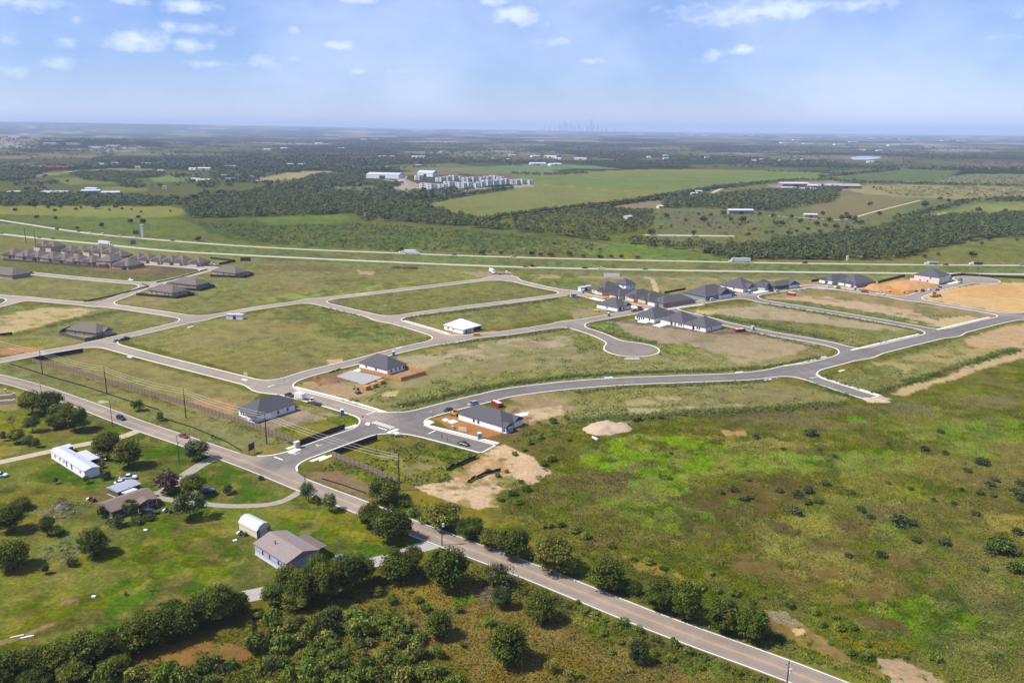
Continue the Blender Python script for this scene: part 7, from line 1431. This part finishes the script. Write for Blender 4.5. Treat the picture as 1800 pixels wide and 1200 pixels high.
# ------------------------------------------------------------------ fences
plank = mat('brown_board', (.215, .158, .122), .9, nscale=1.2, namt=.18, wave=('X', 6.0, .2)); orange = mat('new_timber', (.46, .225, .085), .85, nscale=1.0, namt=.15, wave=('X', 6.0, .15)); darkb = mat('dark_and_shaded_board', (.030, .027, .025), .9, nscale=1.0, namt=.2, wave=('X', 6.0, .2)); plankd = mat('weathered_board', (.105, .085, .07), .9, nscale=1.2, namt=.2, wave=('X', 6.0, .2)); silt = mat('silt_fabric', (.022, .024, .022), .95, nscale=1.0, namt=.3)  # darkest board tone also serves as painted shade on the entrance-street fences
def fence(label, px, h, m, step=2.5, name='fence', post=True, group=None, lean=0.0, post_m=None):
    pts = [Vector((*P2(*q), 0)) for q in px]; root = thing(name, label, 'fence', pts[0], 0, group)
    pm = MB(); pm.box(0, 1, -.025, .025, .06, h); pm = pm.mesh('panel', m); po = MB(); po.box(-.07, .07, -.07, .07, -.1, h + .12); po = po.mesh('post', post_m or m)
    for a, b_ in zip(pts[:-1], pts[1:]):
        v = b_ - a; L_ = v.length; n_ = max(1, round(L_ / step)); rz = math.atan2(v.y, v.x)
        for k in range(n_):
            o = mobj('panel', pm, root, a + v * (k / n_) - pts[0], rz); o.scale = (L_ / n_ - .03, 1, 1 + random.uniform(-.04, .04)); o.rotation_euler[0] = lean * random.uniform(.5, 1.5)
            if post: mobj('post', po, root, a + v * (k / n_) - pts[0], rz)
    if post: mobj('post', po, root, pts[-1] - pts[0], 0)
    return root
fence('long brown board fence along the county road verge', [(56, 636), (130, 655), (187, 672), (323, 711), (420, 743), (521, 779)], 2.2, plank, post_m=polew); fence('dark board fence return closing the long brown fence at the street end', [(56, 636), (100, 627), (146, 619)], 2.3, darkb)
fence('shade-darkened board fence along the entrance street on the house side', [(527, 783), (606, 754)], 2.3, darkb); fence('shade-darkened board fence along the entrance street on the weedy lot side', [(584, 802), (663, 773)], 2.3, darkb); fence('brown board fence from entrance street to the last power pole', [(584, 802), (640, 824), (698, 850)], 2.2, plank, post_m=polew)  # entrance-street boards coloured dark for the shade on their near side
fence('new orange timber fence round the white house yard', [(634, 652), (705, 670), (748, 658), (712, 648)], 1.9, orange); fence('new orange timber fence of the long corner house', [(1174, 540), (1222, 531), (1208, 527)], 1.9, orange)
fence('weathered plank fence in front of the high-hipped brown house', [(104, 588), (150, 600), (180, 594)], 1.9, plankd, post_m=polew); fence('weathered plank fence behind the high-hipped brown house', [(104, 588), (112, 583), (125, 578)], 1.9, darkb)
fence('dark plank fence round the brown house of the pair', [(300, 508), (352, 512), (378, 505), (362, 501)], 1.9, darkb); fence('dark plank fence round the tan brick house of the pair', [(240, 519), (310, 525), (342, 519), (322, 513)], 1.9, darkb); fence('dark plank fence round the lone house by the highway grass', [(370, 486), (430, 489), (446, 483), (428, 479)], 1.9, darkb); fence('weathered plank fence along the backs of the front row', [(5, 458), (60, 462), (150, 469), (190, 472)], 1.9, plankd); fence('dark plank fence at the highway end of the back row', [(385, 466), (414, 460), (370, 455)], 1.9, darkb)
fence('long black silt fence on the verge below the brown fence', [(18, 640), (80, 660), (150, 680), (220, 703), (280, 721)], .6, silt, 3, 'silt_fence', False); fence('black silt fence on the verge by the round bush', [(285, 735), (340, 752), (400, 778), (425, 793)], .55, silt, 3, 'silt_fence', False)
fence('black silt fence across the weedy lot, near the stub street', [(783, 827), (836, 804)], 1.7, silt, 2.4, 'silt_fence', False, lean=.4); fence('black silt fence among the dirt heaps', [(820, 848), (850, 834), (880, 828)], 1.5, silt, 2.4, 'silt_fence', False, lean=.4); fence('low silt fence in the roadside ditch', [(566, 842), (600, 852), (645, 868)], .5, silt, 3, 'silt_fence', False)
fence('dark silt fence along the slanting estate street', [(148, 531), (200, 520), (262, 504), (250, 499)], .9, silt, 3, 'silt_fence', False); fence('dark silt fence edging the bare earth by the estate junction', [(275, 497), (300, 492), (365, 474)], .9, silt, 3, 'silt_fence', False); fence('dark board fence between highway grass and orange earth', [(1543, 498), (1590, 486)], 2.0, darkb); fence('dark board fence round the far turning circle', [(1664, 487), (1690, 484), (1724, 486), (1800, 490), (1880, 493)], 2.0, darkb); fence('dark board fence beside the white gabled house', [(1426, 496), (1442, 493)], 2.0, darkb); fence('dark fence behind the green-sheathed house', [(1168, 516), (1205, 509)], 1.6, darkb)
fence('dark silt fence below the tan earth strip of the estate', [(-30, 594), (22, 588)], 1.6, silt, 3, 'silt_fence', False)
# pale boundary walls at the far left
cw_ = wallm('cream_render', (226, 208, 176))
for A, B, lb in [((-30, 703), (21, 699), 'cream boundary wall beside the gate pillars by the road bend'), ((-30, 712), (25, 709), 'cream boundary wall beside the dry paddock by the road bend')]:
    a, b_ = P(*A), P(*B); v = b_ - a; root = thing('boundary_wall', lb, 'wall', a, math.atan2(v.y, v.x)); q = MB(); q.box(0, v.length, -.18, .18, 0, 1.5); q.obj('wall', cw_, root); q = MB(); q.box(-.05, v.length + .05, -.25, .25, 1.5, 1.62); q.obj('coping', concrete, root); q = MB(); q.box(v.length - .1, v.length + .5, -.35, .35, 0, 2.0); q.obj('pier', cw_, root)
for (x, y, lb) in [(10, 691, 'white capped gate pillar nearer the road'), (26, 698, 'white capped gate pillar nearer the oak clump')]:
    root = thing('gate_pillar', lb, 'pillar', P(x, y), 0); q = MB(); q.box(-.3, .3, -.3, .3, 0, 1.9); q.obj('shaft', cw_, root); q = MB(); q.box(-.42, .42, -.42, .42, 1.9, 2.1); q.obj('cap', concrete, root)
# entrance monument and signs
root = thing('entrance_pier', 'cream stone entrance pier at the end of the brown board fence', 'pier', P(522, 787), heading((510, 792), (540, 781))); q = MB(); q.box(-1.0, 1.0, -.6, .6, 0, 2.4); q.obj('shaft', stone_w, root); q = MB(); q.box(-1.15, 1.15, -.75, .75, 2.4, 2.6); q.obj('cap', concrete, root)
def board(x, y, w, h, z0, rz, m, label, posts=2):
    root = thing('sign_board', label, 'sign', P(x, y), rz); b = MB(); b.box(-w / 2, w / 2, -.06, .06, z0, z0 + h); b.obj('panel', m, root)
    for s in (-1, 1): b = MB(); b.box(s * w * .46 - .07, s * w * .46 + .07, .07, .2, -.2, z0 + h); b.obj('post', polew, root)
board(443, 797, 2.9, 2.6, 1.5, 1.1, mat('dark_sign', (.045, .04, .038), .7, nscale=1, namt=.3), 'tall dark two-post sign board on the verge by the county road')
board(432, 660, 2.6, 1.6, .1, -.5, mat('tan_sign', (.50, .36, .2), .7), 'low tan board standing on the grass block corner'); board(813, 758, 3.6, 1.9, .1, -.33, mat('cream_sign', (.62, .45, .3), .7), 'cream board standing on red earth by the stub street'); board(432, 462, 9, 3.4, 1.5, .1, mat('dark_billboard', (.05, .06, .06), .7), 'dark billboard beside the lone house by the highway'); board(235, 435, 5, 4, 3, .2, mat('back_of_sign', (.12, .14, .14), .7), 'dark road sign on posts at the near highway verge'); board(1075, 487, 13, 3.2, .1, .02, mat('white_board', (.8, .8, .8), .5), 'long blank white board by the highway verge'); board(240, 418, 6, 4, 4, .4, mat('green_sign', (.02, .12, .07), .6), 'green road sign beside the far carriageway')
root = thing('billboard_mast', 'tall pale concrete mast beside the far carriageway', 'mast', P(251, 417)); b = MB(); b.box(-1.2, 1.2, -.8, .8, 0, 13); b.obj('shaft', concrete, root); b = MB(); b.box(-1.6, 1.6, -1.1, 1.1, 13, 13.8); b.obj('cap', concrete, root)
root = thing('billboard_mast', 'thin white marker post before the dark wood', 'mast', P(1489, 458)); b = MB(); b.box(-.9, .9, -.4, .4, 0, 5); b.obj('panel', PAINT['white'], root); b = MB(); b.tube((0, .2, -.2), (0, .2, 3), .15, .15, 6); b.obj('post', polew, root)
# ------------------------------------------------------------------ lot clutter
patch('concrete_slab', [(592, 662), (617, 652), (674, 664), (640, 677)], smat('fresh_slab', (206, 200, 198), K=2.0, rough=.85, nscale=.4, namt=.08), .45, .55, None); o = bpy.data.objects['concrete_slab']; tag(o, 'fresh grey house slab beside the timber-fenced house', 'slab')
tim = mat('timber_stack', (.50, .27, .08), .85, nscale=2.5, namt=.3, wave=('Z', 7.0, .25))
for i, (x, y, lb) in enumerate([(644, 684, 'orange timber stack next to the excavator by the fresh slab'), (657, 680, 'middle orange timber stack by the fresh slab'), (670, 674, 'orange timber stack next to the timber fence corner')]):
    root = thing('timber_stack', lb, 'timber', P(x, y), heading((640, 684), (676, 672))); 
    for lv in range(4): b = MB(); b.box(-1.6, 1.6, -1.3, 1.3, .15 + lv * .42, .53 + lv * .42); b.obj('bundle', tim, root)
    for s in (-1, 1): b = MB(); b.box(s * 1.1 - .08, s * 1.1 + .08, -1.3, 1.3, 0, .15); b.obj('bearer', polew, root)
for i, (x, y, lb) in enumerate([(1036, 523, 'timber stack by the storage trailer'), (1062, 526, 'timber stack before the trailer-side stone house'), (1214, 529, 'timber stack at the corner of the orange fence'), (1292, 518, 'timber stack on bare earth by the white-sided house'), (1562, 513, 'timber stack below the orange heap, nearer the white pickup'), (1586, 515, 'timber stack below the orange heap, nearer the side street'), (1482, 509, 'timber stack in front of the twin-gabled house'), (1048, 548, 'timber stack on the lot of the black-porch house'), (838, 590, 'timber stack beside the all-white house'), (1000, 519, 'timber stack at the small grey tool shed'), (245, 470, 'pale timber stack at the bare-earth end of the brown-roofed rows')]):
    root = thing('timber_stack', lb, 'timber', P(x, y), .4 * i)
    for lv in range(2 + i % 3): b = MB(); b.box(-1.9, 1.9, -.9, .9, .12 + lv * .4, .48 + lv * .4); b.obj('bundle', tim, root)
    for s in (-1, 1): b = MB(); b.box(s * 1.2 - .08, s * 1.2 + .08, -.9, .9, 0, .12); b.obj('bearer', polew, root)
def heap(name, x, y, w, d, h, m, label, cat, rz=0, seed=1, n=22, steep=1.0):
    rd = np.random.default_rng(seed); u = np.linspace(-1, 1, n); X, Y = np.meshgrid(u, u); an = np.arctan2(Y, X); r = np.hypot(X, Y) * (1.05 + .55 * (fbm(np.cos(an) * 3 + 20 + seed, np.sin(an) * 3 + 20, 1.6, 3, seed + 3) - .5)) + .25 * (fbm(X * 4 + 9, Y * 4 + seed, 1.5, 3, seed + 6) - .5); H = np.clip(1 - r ** 2, 0, 1) ** steep
    nn = fbm(X * 10 + seed * 7.1, Y * 10, 5.5, 4, seed); Z_ = h * H * (.45 + 1.1 * nn) - .12
    v = np.stack([X * w / 2 * (1 + .25 * (nn - .5)), Y * d / 2 * (1 + .25 * (nn - .5)), Z_], -1).reshape(-1, 3); ii = np.arange(n * n).reshape(n, n); f = np.stack([ii[:-1, :-1], ii[:-1, 1:], ii[1:, 1:], ii[1:, :-1]], -1).reshape(-1, 4)
    o = mobj(name, npmesh(name, v, f, m, None, True), None, P(x, y), rz); tag(o, label, cat); return o
sand = smat('pale_spoil', (212, 188, 156), K=1.7, rough=.95, nscale=.5, namt=.14, bump=.4); osand = smat('orange_spoil', (214, 164, 106), K=1.8, rough=.95, nscale=.5, namt=.2, bump=.5); bsoil = smat('brown_spoil', (160, 124, 94), K=1.8, rough=.95, nscale=.8, namt=.3, bump=.5)
heap('spoil_mound', 1066, 753, 21, 15, 2.4, sand, 'long pale mound of bare spoil in the weeds above the bright green patch', 'mound', heading((1025, 762), (1105, 750)), 3); heap('spoil_mound', 1600, 504, 44, 30, 5, osand, 'large orange heap of fresh earth between two houses', 'mound', .1, 5); heap('spoil_mound', 1545, 507, 26, 22, 3.4, osand, 'smaller orange heap of earth next to the twin-gabled house', 'mound', .1, 6); heap('spoil_mound', 927, 735, 5, 4, .8, bsoil, 'small reddish soil heap behind the red-earth house', 'mound', 0, 8); heap('spoil_mound', 577, 671, 11, 8, 1.5, bsoil, 'brown weedy soil heap beside the fresh slab', 'mound', 0, 9); heap('spoil_mound', 1541, 703, 12, 9, 1.0, sand, 'pale gravel heap closing the end of the stub street', 'mound', -.3, 10); heap('brush_heap', 124, 1058, 4.6, 2.2, .9, bsoil, 'brown heap of logs and brush on the mown meadow', 'heap', .4, 12, 16); heap('brush_heap', 112, 890, 6, 4, 1.4, mat('grey_brush', (.16, .14, .12), .95, nscale=3, namt=.4), 'grey brush heap in the weedy yard', 'heap', .2, 13, 16); heap('spoil_mound', 557, 664, 3.4, 2.6, 1.2, bsoil, 'small dark earth heap at the kerb by the fresh slab', 'mound', .2, 14, 14)
# white pipe, and the excavator by the slab
root = thing('drain_pipe', 'short white drain pipe lying below the pale mound', 'pipe', P(1046, 772), heading((1041, 769), (1051, 774))); b = MB(); b.tube((-1.6, 0, .45), (1.6, 0, .45), .45, .45, 14, False); b.tube((-1.6, 0, .45), (1.6, 0, .45), .38, .38, 14, False); b.obj('barrel', PAINT['white'], root); b = MB(); b.tube((1.55, 0, .45), (1.75, 0, .45), .52, .52, 14, False); b.obj('collar', PAINT['white'], root)
root = thing('excavator', 'dusty brown mini excavator beside the timber stacks', 'excavator', P(629, 691), 2.2); bm_ = mat('dusty_brown', (.22, .13, .09), .9, nscale=3, namt=.4)
for s in (-1, 1): b = MB(); b.box(-1.3, 1.3, s * .8 - .2, s * .8 + .2, 0, .55); b.obj('track', dark_p, root)
b = MB(); b.box(-1.2, .9, -.8, .8, .6, 1.4); b.obj('body', bm_, root); b = MB(); b.box(-.3, .8, -.7, .1, 1.4, 2.5); b.obj('cab', cargl, root); b = MB(); b.tube((.8, .3, 1.2), (2.4, .3, 3.4), .16, .14, 6); b.obj('boom', bm_, root); b = MB(); b.tube((2.4, .3, 3.4), (3.3, .3, 1.6), .13, .1, 6); b.obj('arm', bm_, root); b = MB(); b.box(3.0, 3.6, -.1, .7, 1.0, 1.6); b.obj('bucket', dark_p, root)
pipeb = mat('black_pipe', (.03, .03, .03), .6)
for i, (x, y) in enumerate([(584, 653), (594, 650)]):
    root = thing('pipe_bundle', 'black pipe bundle at the kerb above the fresh slab', 'pipe', P(x, y), heading((580, 655), (600, 648)), 'black pipe bundles at the kerb')
    for k in range(4): b = MB(); b.tube((-2, -.5 + k * .33, .2), (2, -.5 + k * .33, .2), .17, .17, 8); b.obj('pipe', pipeb, root)
def crate(name, x, y, s, m, label, cat, rz=0, group=None):
    root = thing(name, label, cat, P(x, y), rz, group); b = MB(); b.loft([[(-s[0] / 2, -s[1] / 2, .1), (s[0] / 2, -s[1] / 2, .1), (s[0] / 2, s[1] / 2, .1), (-s[0] / 2, s[1] / 2, .1)], [(-s[0] / 2, -s[1] / 2, s[2] * .9), (s[0] / 2, -s[1] / 2, s[2] * .9), (s[0] / 2, s[1] / 2, s[2] * .9), (-s[0] / 2, s[1] / 2, s[2] * .9)], [(-s[0] * .42, -s[1] * .42, s[2]), (s[0] * .42, -s[1] * .42, s[2]), (s[0] * .42, s[1] * .42, s[2]), (-s[0] * .42, s[1] * .42, s[2])]]); b.obj('body', m, root); b = MB(); b.box(-s[0] * .52, s[0] * .52, -s[1] * .52, s[1] * .52, 0, .1); b.obj('base', fdn, root); return root
crate('meter_box', 796, 753, (1.2, 1.0, 1.3), mat('utility_grey', (.34, .33, .31), .6), 'grey utility box on the red earth by the stub street', 'utility box', -.3); crate('meter_box', 698, 768, (1.8, 1.2, 1.0), mat('utility_green', (.10, .16, .12), .6), 'green utility box at the weedy lot corner', 'utility box', .2); crate('water_tank', 174, 803, (1.6, 1.6, 1.4), PAINT['white'], 'white square tank on the lawn by the mobile home', 'tank'); crate('cooler', 256, 932, (1.1, .8, .4), PAINT['white'], 'small white object alone on the lawn below the brown-roofed house', 'box'); crate('cooler', 165, 1049, (1.0, .7, .4), PAINT['white'], 'small white object alone on the mown meadow', 'box'); crate('cooler', 413, 950, (1.1, .9, .3), PAINT['white'], 'white lid lying by the tractor at the storage barn', 'box', .5)
for x, y, lb in [(162, 880, 'rusty red mower with white parts in the yard by the grey shed'), (427, 940, 'dark ride-on mower beside the storage barn'), (296, 900, 'small cream mower on the grass beyond the brown-roofed house')]:
    root = thing('mower', lb, 'mower', P(x, y), -.4); b = MB(); b.loft([[(-1.3, -.55, .4), (1.3, -.5, .4), (1.3, .5, .4), (-1.3, .55, .4)], [(-1.2, -.45, .8), (1.2, -.4, 1.05), (1.2, .4, 1.05), (-1.2, .45, .8)]]); b.obj('body', PAINT['maroon'] if y < 900 else PAINT['dark'], root); b = MB(); b.box(-.9, -.3, -.3, .3, .8, 1.3); b.obj('seat', dark_p, root); b = MB(); b.box(-1.9, -1.2, -.7, .7, .3, .8); b.obj('catcher', PAINT['white'], root); b = MB(); b.tube((.3, 0, .9), (.0, 0, 1.4), .04, .04, 6); b.obj('steering_column', dark_p, root); wheels(root, (-.8, .9), .55, .34)
for x, y, lb in [(30, 1119, 'cream plank lying at the foot of the wooded hedgerow'), (48, 1120, 'white plank lying at the foot of the wooded hedgerow')]:
    root = thing('beam', lb, 'beam', P(x, y), .45); b = MB(); b.box(-1.4, 1.4, -.2, .2, 0, .3); b.box(-1.2, 1.2, .22, .4, 0, .2); b.obj('timber', cream_w if x < 40 else PAINT['white'], root)
# white caravan and clutter under the hedgerow
gbuild('caravan', 'white caravan half hidden under the wooded hedgerow', 128, 1152, 7, 2.6, 2.6, heading((90, 1122), (140, 1105)), white_w, r_tin, .1, cat='caravan'); gbuild('caravan', 'dull white trailer buried in the middle of the hedgerow', 230, 1126, 5, 2.4, 2.5, .5, grey_w, r_tin, .1, cat='caravan')
# driveway slabs in front of the finished houses
drv = concrete
for q in [[(1038, 521), (1060, 527), (1052, 529), (1030, 523)], [(1062, 526), (1082, 531), (1074, 534), (1056, 529)], [(1090, 533), (1106, 537), (1100, 540), (1082, 535)], [(1112, 537), (1130, 542), (1124, 544), (1106, 540)], [(1136, 542), (1152, 546), (1146, 548), (1130, 545)], [(1268, 522), (1296, 519), (1290, 523), (1272, 525)], [(1322, 512), (1352, 508), (1350, 512), (1326, 516)], [(1364, 508), (1390, 503), (1410, 502), (1400, 506), (1372, 509)], [(1458, 501), (1474, 504), (1470, 506), (1452, 503)], [(1662, 497), (1684, 494), (1690, 496), (1668, 500)], [(890, 730), (930, 724), (926, 730), (896, 735)], [(620, 651), (640, 645), (634, 652), (622, 655)], [(1122, 563), (1140, 566), (1136, 568), (1120, 566)], [(1146, 572), (1200, 556), (1210, 558), (1160, 575)]]:
    patch('driveway', q, drv, .06, .08)
# storm drain inlets at the kerb
def inlet(x, y, rz, label, w=3.6):
    root = thing('storm_drain', label, 'drain', P(x, y), rz); b = MB(); b.box(-w / 2, w / 2, -.6, .7, -.05, .34); b.obj('slab', concrete, root)
    for k in range(3): b = MB(); b.box(-w / 2 + .2 + k * w / 3, -w / 2 + w / 3 - .1 + k * w / 3, .55, .74, .06, .26); b.obj('opening', dark_p, root)  # black boxes paint the shade inside the inlet slots
for x, y, k, lb, w in [(1111, 631, None, 'wide storm drain with dark slots at the rim of the cul-de-sac', 8), (1070, 664, 'main', 'storm drain on the grass side of the long curve, by the cul-de-sac block', 4), (1300, 655, 'main', 'storm drain on the long curve opposite the stub street', 4), (1350, 668, 'main', 'storm drain on the field side of the long curve by the stub street', 4), (640, 517, 's1', 'storm drain on the pale street by the lime-green strip', 4), (430, 690 - 22, 's2', 'storm drain beside the low tan board', 4), (335, 575, 's1', 'storm drain on the pale street above the big grass block', 4), (228, 628, 's2', 'storm drain behind the long brown fence', 4), (702, 618 - 6, 's3', 'storm drain across the street from the blue toilet', 4), (1480, 668 - 16, 'main', 'storm drain on the weedy side of the long curve', 4)]:
    inlet(x, y, hd_on(k, x, y) if k else 0, lb, w)
# hydrants / stop signs
def stop_sign(x, y, label, rz=0):
    root = thing('stop_sign', label, 'sign', P(x, y), rz); b = MB(); b.tube((0, 0, -.2), (0, 0, 2.9), .05, .05, 6); b.obj('post', lampm, root); b = MB(); n_ = 8; b.loft([[(.38 * math.cos(math.pi / 8 + k * math.pi / 4), -.08, 2.5 + .38 * math.sin(math.pi / 8 + k * math.pi / 4)) for k in range(n_)], [(.38 * math.cos(math.pi / 8 + k * math.pi / 4), -.05, 2.5 + .38 * math.sin(math.pi / 8 + k * math.pi / 4)) for k in range(n_)]]); b.obj('plate', lampr, root)
stop_sign(638, 742, 'thin street sign on the rounded kerb by the crossing'); stop_sign(761, 740, 'thin street sign at the red-earth corner')
# two people on the stub street
def person(x, y, rz, label, shirt, trousers):
    vsx = {'pel': (0, 0, .95, .155), 'ch': (0, .01, 1.28, .165), 'nk': (0, 0, 1.5, .065), 'hd': (0, .02, 1.66, .105), 'tp': (0, .02, 1.76, .075),
           'lh': (-.1, 0, .88, .10), 'lk': (-.11, .05, .5, .07), 'la': (-.12, -.02, .09, .05), 'lf': (-.12, .14, .04, .045), 'rh': (.1, 0, .88, .10), 'rk': (.11, .12, .5, .07), 'ra': (.12, .12, .09, .05), 'rf': (.12, .27, .04, .045),
           'ls': (-.2, 0, 1.42, .07), 'le': (-.27, -.04, 1.13, .05), 'lw': (-.28, .06, .88, .038), 'lx': (-.28, .1, .78, .04), 'rs': (.2, 0, 1.42, .07), 're': (.27, .03, 1.13, .05), 'rw': (.28, .14, .9, .038), 'rx': (.28, .19, .81, .04)}
    ks = list(vsx); ed = [('pel', 'ch'), ('ch', 'nk'), ('nk', 'hd'), ('hd', 'tp'), ('pel', 'lh'), ('lh', 'lk'), ('lk', 'la'), ('la', 'lf'), ('pel', 'rh'), ('rh', 'rk'), ('rk', 'ra'), ('ra', 'rf'), ('ch', 'ls'), ('ls', 'le'), ('le', 'lw'), ('lw', 'lx'), ('ch', 'rs'), ('rs', 're'), ('re', 'rw'), ('rw', 'rx')]
    m = bpy.data.meshes.new('body'); m.from_pydata([vsx[k][:3] for k in ks], [(ks.index(a), ks.index(b)) for a, b in ed], []); o = bpy.data.objects.new('person', m); C.objects.link(o); o.location = (*P2(x, y), RZ); o.rotation_euler = (0, 0, rz)
    sk = o.modifiers.new('skin', 'SKIN'); m.attributes if hasattr(m, 'attributes') else 0
    if not m.skin_vertices: 
        bm = bmesh.new(); bm.from_mesh(m); bm.verts.layers.skin.verify(); bm.to_mesh(m); bm.free()
    for i, k in enumerate(ks): m.skin_vertices[0].data[i].radius = (vsx[k][3],) * 2; m.skin_vertices[0].data[i].use_root = (k == 'pel')
    o.modifiers.new('sub', 'SUBSURF').levels = 1; o.modifiers['sub'].render_levels = 2
    mt = bpy.data.materials.new('clothed_person'); mt.use_nodes = True; t = mt.node_tree; tcn = t.nodes.new('ShaderNodeTexCoord'); sp = t.nodes.new('ShaderNodeSeparateXYZ'); t.links.new(tcn.outputs['Object'], sp.inputs[0]); cr = t.nodes.new('ShaderNodeValToRGB'); cr.color_ramp.interpolation = 'CONSTANT'; t.links.new(mathn(t, 'DIVIDE', sp.outputs[2], 1.85), cr.inputs[0])
    e = cr.color_ramp.elements; e[0].position = 0; e[0].color = (.03, .025, .02, 1); e[1].position = .06; e[1].color = (*trousers, 1)
    for p_, c_ in ((.53, shirt), (.80, (.35, .2, .14)), (.915, (.03, .02, .015))): q = e.new(p_); q.color = (*c_, 1)
    t.links.new(cr.outputs[0], t.nodes['Principled BSDF'].inputs['Base Color']); t.nodes['Principled BSDF'].inputs['Roughness'].default_value = .85; m.materials.append(mt)
    tag(o, label, 'person'); return o
person(777, 771, .8, 'person in dark clothes walking on the stub street, nearer the crossing', (.05, .05, .07), (.03, .03, .045)); person(787, 775, 1.1, 'person in dark clothes walking on the stub street, nearer the black car', (.09, .07, .07), (.04, .04, .05))

# ------------------------------------------------------------------ haze
hz = MB(); hz.box(-50000, 50000, -50000, 50000, -14, 345)
hm = bpy.data.materials.new('haze_air'); hm.use_nodes = True; t = hm.node_tree; t.nodes.clear()
pv = t.nodes.new('ShaderNodeVolumePrincipled'); mo = t.nodes.new('ShaderNodeOutputMaterial'); t.links.new(pv.outputs[0], mo.inputs['Volume'])
pv.inputs['Color'].default_value = (.57, .69, .98, 1); pv.inputs['Density'].default_value = 6.2e-5; pv.inputs['Anisotropy'].default_value = 0.0
for k in ('Density Attribute', 'Color Attribute', 'Temperature Attribute'):
    if k in pv.inputs: pv.inputs[k].default_value = ''
ho = hz.obj('haze', hm); kind(ho, 'stuff')
